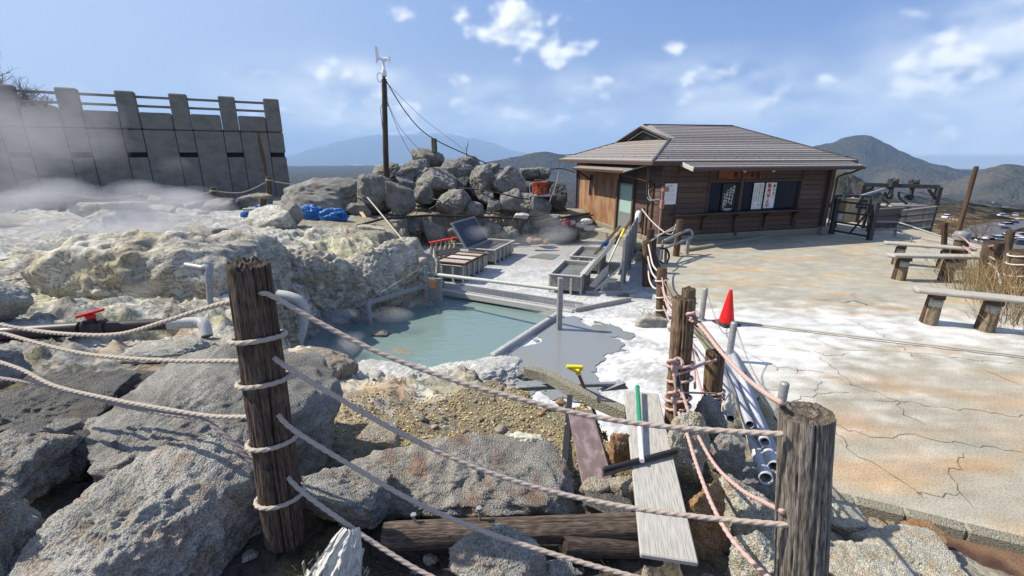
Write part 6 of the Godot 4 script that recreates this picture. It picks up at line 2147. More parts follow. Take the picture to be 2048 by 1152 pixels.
func build_pool_gear() -> void:
	var y := 0.1
	var t1 := tub("steel tub with a rusty framed cover, nearest of the left pair", gp(868, 528, y), gp(922, 533, y), gp(926, 504, y), 0.1, 1)
	var st := st_new()
	var w := 0.99
	var l := 1.5
	for q in [[w / 2, 0.0, w + 0.1, 0.06, 0], [w / 2, -l, w + 0.1, 0.06, 0], [0, -l / 2, 0.06, l, 1], [w, -l / 2, 0.06, l, 1], [w / 2, -l * 0.36, w, 0.05, 0], [w / 2, -l * 0.70, w, 0.05, 0]]:
		st = st_new()
		box(st, Vector3(q[0], 0.575, q[1]), Vector3(q[2], 0.05, q[3]), Basis.IDENTITY, 0.006)
		obj("cover_frame", st, M.rustpost, t1)
	for i in 3:
		st = st_new()
		box(st, Vector3(w / 2, 0.558, -l * (0.18 + 0.34 * i)), Vector3(w - 0.06, 0.02, l * 0.31), Basis.IDENTITY, 0.003)
		obj("cover_plate", st, M.rustplate if i != 1 else mat(Color(0.56, 0.50, 0.45), 0.8, {"tex": M.rustplate.albedo_texture, "scale": 2.0}), t1)
	var t2 := tub("open steel tub with a raised dark lid, far one of the left pair", gp(937, 497, y), gp(988, 501, y), gp(986, 479, y), 0.1, 0)
	# raised lid of the second tub
	st = st_new()
	var A := gp(932, 497, 0.14)
	var ex := t2.transform.basis.x
	var ez := t2.transform.basis.z
	box(st, Vector3(0, 0.46, 0), Vector3(1.72, 0.92, 0.05), Basis.IDENTITY, 0.008)
	var lid := obj("lid", st, M.lidblue)
	lid.transform = Transform3D(Basis(-ez, (Vector3.UP * 0.86 - ex * 0.52).normalized(), (-ez).cross((Vector3.UP * 0.86 - ex * 0.52).normalized())), A + (-ez) * 0.88 - ex * 0.02)
	tag(lid, "dark blue steel lid standing open over the far left tub", "lid")
	st = st_new()
	for e in [[Vector3(-0.86, 0.46, 0), Vector3(0.05, 0.98, 0.08)], [Vector3(0.86, 0.46, 0), Vector3(0.05, 0.98, 0.08)], [Vector3(0, 0.94, 0), Vector3(1.78, 0.05, 0.08)]]:
		box(st, e[0], e[1], Basis.IDENTITY, 0.006)
	obj("lid_frame", st, M.galv, lid)
	st = st_new()
	tube(st, curve([Vector3(-0.86, 0.78, 0), Vector3(-0.97, 0.80, 0.02), Vector3(-0.97, 0.94, 0.02), Vector3(-0.86, 0.93, 0)], 0.05), 0.012, 6)
	obj("handle", st, M.galv, lid)
	var t3 := tub("open steel tub full of murky water nearest to the grey partition", gp(1101, 549, y), gp(1160, 554, y), gp(1139, 522, y), 0.1, 0)
	var t4 := tub("open steel tub behind the near one by the grey partition", gp(1142, 513, y), gp(1196, 517, y), gp(1169, 493, y), 0.1, 0)
	# lids leaning behind the right pair
	var k := 0
	for q in [[t3, "grey lid leaning up over the near right tub"], [t4, "dark lid leaning up over the far right tub"]]:
		var T: Node3D = q[0]
		var bx := T.transform.basis.x
		var bz := T.transform.basis.z
		st = st_new()
		box(st, Vector3(0, 0.42, 0), Vector3(1.6, 0.84, 0.05), Basis.IDENTITY, 0.008)
		var ld := obj("lid", st, M.dark if k == 1 else M.steel)
		var up := (Vector3.UP * 0.80 + bx * 0.6).normalized()
		ld.transform = Transform3D(Basis(-bz, up, (-bz).cross(up)), T.position + Vector3(0, 0.58, 0) + bx * 0.92 - bz * 0.85)
		tag(ld, q[1], "lid")
		st = st_new()
		for x in [-0.78, 0.0, 0.78]:
			box(st, Vector3(x, 0.42, 0.04), Vector3(0.05, 0.86, 0.05), Basis.IDENTITY, 0.005)
		for yy in [0.02, 0.84]:
			box(st, Vector3(0, yy, 0.04), Vector3(1.62, 0.05, 0.06), Basis.IDENTITY, 0.005)
		obj("lid_frame", st, M.rustpost if k == 1 else M.galv, ld)
		k += 1
	st = st_new()
	bar(st, gp(1160, 548, 0.12) + Vector3(0.1, 0.0, 0), gp(1186, 519, 0.16) + Vector3(0.12, 0, 0), 0.22, 0.03, 0.006)
	var th := Transform3D(Basis(), Vector3.ZERO)
	tag(obj("drain_tray", st, M.pale), "pale steel tray along the right rim of the near right tub", "tray")
	# wire netting flap and flotsam at the tub
	st = st_new()
	prism(st, PackedVector2Array([Vector2(0, 0), Vector2(0.34, 0.42), Vector2(0.52, 0.55), Vector2(0.52, -0.05), Vector2(0.35, -0.12)]), 0.012, Transform3D(Basis(Vector3.UP, 0.2), gp(1178, 572, -0.2)))
	tag(obj("splash_sheet", st, mat(Color(0.36, 0.37, 0.37), 0.35, {"metal": 0.3})), "bent clear grey splash sheet at the end of the near right tub", "sheet")
	# partition of grey sheets
	var pa := gp(1240, 585, -0.4)
	var pb := gp(1267, 514, -0.4)
	var pd_ := pb - pa
	var pt := thing("partition", "grey sheet steel partition standing between the tubs and the plaza", "partition", pa)
	var n := 5
	for i in n:
		st = st_new()
		bar(st, pd_ * ((i + 0.5) / n) + Vector3(0, 0.02, 0), pd_ * ((i + 0.5) / n) + Vector3(0, 1.42, 0), 0.04, 0.04)
		var s2 := st_new()
		box(s2, pd_ * ((i + 0.5) / n) + Vector3(0, 0.78, 0), Vector3(pd_.length() / n - 0.012, 1.28, 0.03), Basis(Vector3.UP, atan2(-pd_.z, pd_.x)), 0.004)
		obj("sheet", s2, M.galv, pt)
	for i in n + 1:
		st = st_new()
		box(st, pd_ * (float(i) / n) + Vector3(0.03, 0.72, 0), Vector3(0.06, 1.44, 0.06), Basis(Vector3.UP, atan2(-pd_.z, pd_.x)), 0.005)
		obj("post", st, M.galv, pt)
	st = st_new()
	bar(st, Vector3(-0.75, 0.02, 0.05), Vector3(-0.02, 0.75, 0.05), 0.06, 0.05, 0.005)
	obj("brace", st, M.pale, pt)
	st = st_new()
	bar(st, pa + Vector3(-0.95, -0.0, 0.05), pa + Vector3(0.35, -0.0, 0.05), 0.16, 0.12, 0.01)
	tag(obj("sill_block", st, M.mineral), "pale concrete sill under the near end of the partition", "sill")
	rock("rubble_stone", "rough dark broken concrete edge below the partition", 1212, 588, 1262, 614, 11.3, "bluegrey", {"n": 12, "bumpy": 1.6})
	# brush, spade handles behind
	k = 0
	for q in [[1207, 548, 12.6, 1246, 462, 13.3, M.galv, "grey shaft of the yellow handled spade behind the tubs"], [1232, 488, 14.6, 1262, 440, 16.0, M.rustpost, "brown timber leaning on the partition top"], [1190, 508, 14.0, 1240, 452, 15.6, M.rustpost, "brown timber leaning above the far right tub"]]:
		st = st_new()
		bar(st, pd(q[0], q[1], q[2]), pd(q[3], q[4], q[5]), 0.045 if k == 0 else 0.09, 0.045, 0.008)
		var o := obj("shaft" if k == 0 else "timber", st, q[6])
		tag(o, q[7], "spade" if k == 0 else "timber")
		if k == 0:
			st = st_new()
			tube(st, [pd(1241, 475, 13.15), pd(1249, 458, 13.35)], 0.04, 8)
			obj("grip", st, M.yellow, o)
		k += 1
	st = st_new()
	tube(st, curve([pd(1232, 562, 11.6), pd(1214, 562, 11.6), pd(1203, 572, 11.6), pd(1204, 584, 11.6)], 0.04), 0.055, 10)
	tag(obj("white_elbow", st, M.pvcwhite), "white curved pipe end below the partition brace", "pipe")
	cloth_heap("blue_rag", "small bright blue rag on the far right tub", "rag", 1203, 484, 1216, 494, 14.0, M.tarp, 44)
	# valve bank with red wheels
	var vc := pd(892, 500, 15.6)
	var vb := thing("valve_bank", "bank of grey pipe valves with a row of red hand wheels", "valves", vc)
	st = st_new()
	tube(st, [Vector3(-0.7, -0.15, 0.3), Vector3(0.4, -0.1, -0.5)], 0.09, 10)
	tube(st, [Vector3(-0.75, -0.35, 0.3), Vector3(0.4, -0.35, -0.5)], 0.07, 10)
	obj("manifold", st, M.galv, vb)
	for i in 6:
		var p := Vector3(-0.48 + i * 0.15, 0.0, 0.12 - i * 0.11)
		st = st_new()
		tube(st, [p + Vector3(0, -0.75, 0.05), p + Vector3(0, 0.28, 0)], 0.035, 8)
		lathe(st, [Vector2(0, -0.12), Vector2(0.07, -0.1), Vector2(0.085, 0), Vector2(0.06, 0.1), Vector2(0.03, 0.16), Vector2(0, 0.17)], Transform3D(Basis.IDENTITY, p), 10)
		lathe(st, [Vector2(0, -0.08), Vector2(0.06, -0.07), Vector2(0.08, 0), Vector2(0.06, 0.07), Vector2(0, 0.08)], Transform3D(Basis.IDENTITY, p + Vector3(0.02, -0.25, 0.1)), 10)
		obj("valve", st, mat(Color(0.30, 0.26, 0.22), 0.7), vb)
		st = st_new()
		var ring := []
		for a in 13: ring.append(p + Vector3(cos(TAU * a / 12) * 0.085, 0.30 + 0.012 * i, sin(TAU * a / 12) * 0.085))
		tube(st, ring, 0.02, 6, false)
		tube(st, [ring[0], ring[6]], 0.016, 5)
		obj("hand_wheel", st, M.red, vb)
	st = st_new()
	tube(st, curve([pd(872, 505, 14.6), pd(866, 515, 14.2), pd(845, 528, 13.2), pd(850, 545, 12.6)], 0.1), 0.075, 10)
	tag(obj("dark_hose", st, M.dark), "dark fat hose curling below the valve bank", "hose")
	st = st_new()
	box(st, pd(836, 470, 16.0) + Vector3(0, -0.25, 0), Vector3(0.12, 0.9, 0.12), Basis.IDENTITY, 0.01)
	tag(obj("dark_stub_post", st, M.rustpost), "small dark stub post left of the valve bank", "post")
	# pool rail: two square posts with a pipe between
	var a0 := gp(856, 603, -0.4)
	var a1 := gp(1118, 660, -0.4)
	var rail := thing("pool_rail", "grey steel rail across the pool on two square posts", "rail", a1)
	st = st_new()
	box(st, Vector3(0, 0.56, 0), Vector3(0.10, 1.16, 0.10), Basis(Vector3.UP, 0.2), 0.006)
	obj("post", st, M.galv, rail)
	st = st_new()
	box(st, a0 - a1 + Vector3(0, 0.42, 0), Vector3(0.10, 1.05, 0.10), Basis(Vector3.UP, 0.2), 0.006)
	obj("post", st, M.galv, rail)
	st = st_new()
	var r0 := pd(823, 543, 11.3) - a1
	var r1 := Vector3(-0.03, 0.90, 0.0)
	tube(st, [r0, r1], 0.042, 12)
	obj("pipe", st, M.pale, rail)
	# swing arm with a drop pipe
	var arm := thing("swing_arm", "slanting steel arm with a hanging drop pipe over the hot inflow", "arm", a0)
	st = st_new()
	bar(st, pd(735, 606, 9.6) - a0, pd(846, 573, 10.8) - a0, 0.07, 0.10, 0.008)
	obj("beam", st, M.galv, arm)
	st = st_new()
	var d0 := pd(736, 604, 9.6) - a0
	tube(st, [d0, d0 + Vector3(0, -0.42, 0)], 0.06, 10)
	obj("drop_pipe", st, M.pvc, arm)
	st = st_new()
	tube(st, [d0 + Vector3(0, -0.40, 0), d0 + Vector3(0, -0.56, 0)], 0.055, 10)
	obj("rusty_tip", st, M.rustplate, arm)
	st = st_new()
	tube(st, [pd(737, 600, 9.6) - a0, pd(846, 534, 10.9) - a0], 0.010, 5)
	obj("stay_cord", st, M.rope, arm)
	st = st_new()
	bar(st, pd(836, 548, 10.9) - a0, pd(858, 527, 10.9) - a0, 0.06, 0.05, 0.005)
	bar(st, pd(790, 531, 11.4) - a0, pd(848, 525, 11.0) - a0, 0.09, 0.03, 0.005)
	obj("bracket", st, M.galv, arm)
	st = st_new()
	lathe(st, [Vector2(0, 0), Vector2(0.11, 0), Vector2(0.11, 0.14), Vector2(0, 0.15)], Transform3D(Basis.IDENTITY, pd(847, 527, 10.9) - a0), 12)
	obj("capstan", st, M.rustplate, arm)
	st = st_new()
	box(st, pd(871, 580, 10.7) - a0, Vector3(0.34, 0.62, 0.05), Basis(Vector3.UP, -0.2), 0.006)
	var gate := obj("sluice_plate", st, M.steel, arm)
	st = st_new()
	box(st, pd(866, 568, 10.66) - a0, Vector3(0.17, 0.22, 0.02), Basis(Vector3.UP, -0.2), 0.004)
	obj("rust_patch", st, mat(Color(0.42, 0.19, 0.09), 0.8), gate)
	# rounded wet stones in the water
	rock("wet_stone", "wet brown stone breaking the water under the drop pipe", 742, 657, 778, 676, 9.0, "tan", {"n": 10, "sharp": 8.0})
	rock("wet_stone", "dark stone just under the pool's surface nearer the rim", 782, 698, 826, 712, 8.1, "tan", {"n": 10, "tall": 0.4})
	# ledge clutter: sandbags, poles
	k = 0
	for q in [[1150, 444, 1176, 456, "low sandbag at the right end of the ledge"], [1160, 437, 1186, 448, "upper sandbag at the right end of the ledge"], [1130, 440, 1152, 450, "grey sandbag left of the others on the ledge"], [1166, 450, 1192, 462, "rightmost sandbag hanging over the ledge"]]:
		cloth_heap("sandbag", q[4], "sandbag", q[0], q[1], q[2], q[3], 18.6, M.bag if k % 2 else mat(Color(0.42, 0.40, 0.36), 0.9), 50 + k, 0.06, 12)
		k += 1
	cloth_heap("red_rag", "dull red rag among the sandbags on the ledge", "rag", 1126, 442, 1142, 452, 18.3, mat(Color(0.25, 0.05, 0.06), 0.85), 61, 0.15, 12)
	cloth_heap("blue_scrap", "pale blue scrap on the ledge left of the red rag", "rag", 1100, 433, 1122, 439, 18.6, mat(Color(0.18, 0.34, 0.55), 0.7), 62, 0.12, 12)
	k = 0
	for q in [[1100, 446, 1186, 430], [1090, 440, 1180, 426]]:
		st = st_new()
		tube(st, [pd(q[0], q[1], 18.2), pd(q[2], q[3], 19.0)], 0.035, 6)
		tag(obj("stick", st, M.twig), ["lower brown stick lying over the sandbags", "upper brown stick lying over the sandbags"][k], "stick")
		k += 1
	# lumps of crusted rock in the ledge face
	k = 0
	for q in [[842, 440, 900, 500, "grey"], [895, 446, 950, 486, "grey"], [1000, 452, 1040, 488, "grey"], [1035, 444, 1080, 486, "bluegrey"], [1075, 446, 1120, 480, "grey"], [1115, 452, 1160, 482, "bluegrey"], [1150, 455, 1196, 478, "grey"], [960, 444, 1004, 484, "grey"], [800, 442, 850, 476, "bluegrey"]]:
		rock("ledge_rock", ["leftmost lump", "second lump from the left", "fourth lump from the left", "fifth lump from the left", "sixth lump from the left", "seventh lump from the left", "rightmost lump", "third lump from the left, behind the raised lid,", "lump left of the valve bank"][k] + " of crusted rock in the ledge", q[0], q[1], q[2], q[3], 18.9 if q[0] > 1030 else 18.3, q[4], {"n": 14, "bumpy": 1.5, "seed": 3000 + k * 7, "depth": 0.6})
		k += 1
	k = 0
	for q in [[1052, 474, 1070, 488], [1066, 476, 1084, 489], [1082, 478, 1100, 489]]:
		rock("stone", ["left", "middle", "right"][k] + " one of three small brown stones by the far left tub", q[0], q[1], q[2], q[3], 17.2, "orange", {"n": 7, "seed": 3200 + k})
		k += 1
# ---------------------------------------------------------------- things on the plaza
func bench(label: String, la: Vector3, lb: Vector3, over_a: float, over_b: float, hgt: float, sd: int) -> void:
	var d := (lb - la)
	d.y = 0
	var len := d.length()
	var o := thing("bench", label, "bench", la, atan2(-d.z, d.x), "timber benches on the plaza")
	var rg := RandomNumberGenerator.new()
	rg.seed = sd
	# sawn half log seat with wany edge
	var nx := 46
	var prof := 16
	var pos := PackedVector3Array()
	var idx := PackedInt32Array()
	for i in nx + 1:
		var x := lerpf(-over_a, len + over_b, float(i) / nx)
		for k in prof:
			var a := TAU * k / prof
			var c := cos(a)
			var s := sin(a)
			var w := 0.17 + 0.015 * NA.get_noise_2d(x * 2.0 + sd, signf(c) * 9.0)
			var z := signf(c) * pow(absf(c), 0.45) * w
			var y := signf(s) * pow(absf(s), 0.45) * 0.045 + 0.006 * NA.get_noise_3d(x * 2.5, z * 9.0, sd)
			if s < -0.3: y -= 0.02 * absf(NA.get_noise_2d(x * 3.0, sd)) * (1.0 - absf(c))
			pos.append(Vector3(x, hgt - 0.045 + y, z))
	for i in nx:
		for k in prof:
			var j := (k + 1) % prof
			var a := i * prof + k
			var b := i * prof + j
			idx.append_array(PackedInt32Array([a, a + prof, b, b, a + prof, b + prof]))
	for e in 2:
		var s := 0 if e == 0 else nx * prof
		for k in range(1, prof - 1):
			idx.append_array(PackedInt32Array([s, s + k, s + k + 1] if e == 0 else [s, s + k + 1, s + k]))
	obj("seat", smooth_mesh(pos, PackedColorArray(), idx), M.bench, o)
	for x in [0.0, len]:
		var lg := post("leg", Vector3(x, 0, 0.0), Vector3(x, hgt - 0.16, 0), 0.115, 0.098, sd + int(x * 3), {"along": 14, "around": 20, "light": Color(0.30, 0.24, 0.16), "dark": Color(0.10, 0.07, 0.045)}, o)
		var st := st_new()
		lathe(st, [Vector2(0.101, 0), Vector2(0.106, 0.002), Vector2(0.104, 0.14), Vector2(0.10, 0.141)], Transform3D(Basis.IDENTITY, Vector3(0, hgt - 0.33, 0)), 18)
		obj("band", st, mat(Color(0.42, 0.40, 0.36), 0.8, {"tex": M.rustplate.albedo_texture, "scale": 3.0}), lg)
		st = st_new()
		box(st, Vector3(x, hgt - 0.13, 0), Vector3(0.17, 0.09, 0.26), Basis.IDENTITY, 0.008)
		obj("cleat", st, M.rustpost, o)
		st = st_new()
		box(st, Vector3(x - 0.10, (hgt - 0.15) / 2, -0.07), Vector3(0.05, hgt - 0.15, 0.14), Basis(Vector3.FORWARD, 0.06), 0.008)
		obj("side_board", st, M.rustpost, o)

func build_plaza_things() -> void:
	# traffic cone
	var cp_ := gp(1452, 648, 0.0)
	var c := thing("traffic_cone", "red plastic traffic cone on a black rubber foot on the white stained plaza", "traffic cone", cp_, 0.25)
	var st := st_new()
	box(st, Vector3(0, 0.02, 0), Vector3(0.38, 0.04, 0.38), Basis.IDENTITY, 0.015)
	lathe(st, [Vector2(0.18, 0.04), Vector2(0.16, 0.055), Vector2(0, 0.056)], Transform3D.IDENTITY, 24)
	obj("foot", st, M.black, c)
	st = st_new()
	lathe(st, [Vector2(0.145, 0.05), Vector2(0.14, 0.07), Vector2(0.036, 0.66), Vector2(0.030, 0.69), Vector2(0.02, 0.70), Vector2(0.018, 0.68), Vector2(0.0, 0.67)], Transform3D.IDENTITY, 32)
	obj("cone", st, M.conered, c)
	bench("front bench, nearest of the three, of pale weathered timber with banded log legs", gp(1860, 648), gp(1972, 662), 0.36, 0.68, 0.70, 5)
	bench("middle bench of the three pale timber benches", gp(1800, 560), gp(1893, 562), 0.40, 0.62, 0.70, 8)
	bench("rearmost of the three pale timber benches, behind the other two", gp(1795, 530), gp(1885, 538), 0.42, 0.55, 0.68, 11)
	# grey pipe handrail by the tea house
	var a := gp(1352, 512, 0.0)
	var hr := thing("pipe_railing", "grey tubular railing with rounded end beside the tea house corner", "railing", gp(1387, 505, 0.0))
	var o := hr.position
	st = st_new()
	tube(st, curve([pd(1322, 520, 13.4) - o, pd(1326, 486, 13.4) - o, pd(1333, 480, 13.4) - o, pd(1374, 461, 14.6) - o, pd(1383, 464, 14.7) - o, pd(1384, 472, 14.6) - o, pd(1378, 477, 14.5) - o, pd(1336, 494, 13.5) - o, pd(1332, 500, 13.4) - o, pd(1331, 528, 13.4) - o], 0.05), 0.042, 10)
	obj("rail", st, M.galv, hr)
	st = st_new()
	var e := pd(1377, 479, 14.6) - o
	box(st, Vector3(e.x, e.y / 2 + 0.0, e.z), Vector3(0.09, absf(e.y) + 0.02, 0.09), Basis.IDENTITY, 0.006)
	obj("post", st, M.galv, hr)
	st = st_new()
	tube(st, curve([pd(1320, 496, 13.3) - o, pd(1334, 500, 13.3) - o, pd(1338, 515, 13.3) - o, pd(1330, 528, 13.3) - o, pd(1320, 522, 13.3) - o], 0.05), 0.03, 8)
	obj("hose_coil", st, M.hose, hr)
	tag(post("log_post", a, a + Vector3(0, 1.18, 0), 0.105, 0.10, 121, {"along": 14, "around": 20, "light": Color(0.20, 0.12, 0.07)}), "brown log post by the grey railing, tied with white rope", "post")
	# strip of pale stone at the foot of the front wall
	st = st_new()
	bar(st, gp(1372, 500, 0.05), gp(1531, 474, 0.05), 0.16, 0.12, 0.02)
	tag(obj("stone_strip", st, M.curb), "long low pale kerb stone before the tea house front", "kerb stone")
	# dark gate post block between partition and plaza
	st = st_new()
	box(st, pd(1300, 520, 13.2), Vector3(0.22, 1.4, 0.3), Basis.IDENTITY, 0.02)
	tag(obj("dark_block", st, M.dark), "dark upright box between the partition and the grey railing", "box")
	# posts of the rope fence along the plaza edge
	var k := 0
	for q in [[1301, 540, 458, 13.0, 0.12, "dark far post of the plaza rope fence beside the railing"], [1294, 560, 482, 12.2, 0.13, "short reddish post below the railing with a white rope loop"], [1322, 652, 536, 9.6, 0.115, "brown post of the plaza rope fence wound with three white ropes"]]:
		var b0 := pd(q[0] + 1, q[1], q[3])
		var b1 := pd(q[0] + (2 if k == 2 else 0), q[2], q[3])
		tag(post("log_post", b0 - Vector3(0, 0.2, 0), b1, q[4], q[4] * 0.92, 130 + k, {"along": 18, "around": 22, "light": Color(0.22, 0.13, 0.08) if k else Color(0.10, 0.06, 0.045)}), q[5], "post")
		k += 1
	# steel bollards and chain
	k = 0
	var tops := []
	for q in [[1403, 640, 0.66, "round steel bollard beside the traffic cone"], [1457, 722, 0.66, "round steel bollard nearer the white pipes"], [1553, 855, 0.6, "round steel bollard hidden behind the big near post"]]:
		var p := gp(q[0], q[1], 0.0)
		var b := thing("bollard", q[3], "bollard", p, 0.0, "steel bollards along the plaza edge")
		st = st_new()
		lathe(st, [Vector2(0.05, 0), Vector2(0.05, q[2] - 0.02), Vector2(0.042, q[2]), Vector2(0, q[2] + 0.005)], Transform3D.IDENTITY, 16)
		obj("tube", st, M.galv, b)
		st = st_new()
		lathe(st, [Vector2(0, 0.004), Vector2(0.09, 0.004), Vector2(0.09, 0.016), Vector2(0.05, 0.017)], Transform3D.IDENTITY, 16)
		obj("flange", st, M.galv, b)
		tops.append(p + Vector3(0.03, q[2] - 0.08, 0.02))
		k += 1
	k = 0
	for q in [[tops[0], tops[1]], [tops[1], tops[2]]]:
		var pa: Vector3 = q[0]
		var pb: Vector3 = q[1]
		var path := curve([pa, pa.lerp(pb, 0.3) - Vector3(-0.08, 0.36, 0), pa.lerp(pb, 0.6) - Vector3(-0.08, 0.40, 0), pb], 0.026)
		st = st_new()
		for i in path.size() - 1:
			var d: Vector3 = (path[i + 1] - path[i]).normalized()
			var s := d.cross(Vector3.UP if i % 2 == 0 else Vector3(0.3, 0.5, 0.8)).normalized() * 0.009
			if i % 2: s = s.rotated(d, PI / 2)
			var m: Vector3 = (path[i] + path[i + 1]) / 2
			tube(st, [m - d * 0.017, m - d * 0.009 + s, m + d * 0.009 + s, m + d * 0.017, m + d * 0.009 - s, m - d * 0.009 - s, m - d * 0.017], 0.0032, 4, false)
		tag(obj("chain", st, M.galv), ["sagging steel chain from the bollard by the cone to the next", "sagging steel chain from the middle bollard towards the big near post"][k], "chain", "chains between the bollards")
		k += 1
	# wire basket of white jars by the fence
	var bk := thing("wire_basket", "wire basket of white encrusted jars at the foot of the far fence post", "basket", pd(1308, 634, 9.7), -0.4)
	st = st_new()
	for y in [-0.22, -0.05, 0.12]:
		for q in [[Vector3(-0.24, y, -0.16), Vector3(0.24, y, -0.16)], [Vector3(0.24, y, -0.16), Vector3(0.24, y, 0.16)], [Vector3(0.24, y, 0.16), Vector3(-0.24, y, 0.16)], [Vector3(-0.24, y, 0.16), Vector3(-0.24, y, -0.16)]]:
			tube(st, q, 0.006, 5)
	for i in 7:
		for z in [-0.16, 0.16]:
			tube(st, [Vector3(-0.24 + i * 0.08, -0.22, z), Vector3(-0.24 + i * 0.08, 0.12, z)], 0.004, 4)
	tube(st, curve([Vector3(-0.24, 0.12, -0.16), Vector3(-0.38, 0.16, -0.1), Vector3(-0.38, 0.16, 0.1), Vector3(-0.24, 0.12, 0.16)], 0.06), 0.006, 4)
	obj("wire_frame", st, M.galv, bk)
	for i in 6:
		var j := obj("jar", rock_mesh(700 + i, Vector3(0.15, 0.30, 0.15), 7, "white", {"bumpy": 0.4, "fine": 0.4, "sharp": 7.0}), M.rock)
		j.position = bk.position + Basis(Vector3.UP, -0.4) * Vector3(-0.15 + 0.15 * (i % 3), -0.06 + 0.03 * (i % 2), -0.075 + 0.15 * (i / 3))
		tag(j, ["left rear", "middle rear", "right rear", "left front", "middle front", "right front"][i] + " white encrusted jar in the wire basket", "jar", "jars in the wire basket")
	rock("white_stone", "small white stone against the mid fence post's foot", 1334, 634, 1362, 668, 8.6, "white", {"n": 9})
	rock("edge_rock", "rough pale broken concrete edge below the wire basket", 1268, 628, 1340, 672, 9.2, "crust", {"n": 14, "bumpy": 1.4, "depth": 0.5})
	for q in [[1300, 488, 1330, 512, "pale broken stones at the foot of the tea house corner, left lot"], [1278, 484, 1302, 506, "pale broken stones beside the partition's far end"], [1282, 500, 1312, 530, "pale broken stones behind the dark upright box"]]:
		rock("stone", q[4], q[0] - 20, q[1], q[2] - 20, q[3], 15.5, "cream", {"n": 10, "seed": int(q[0])})

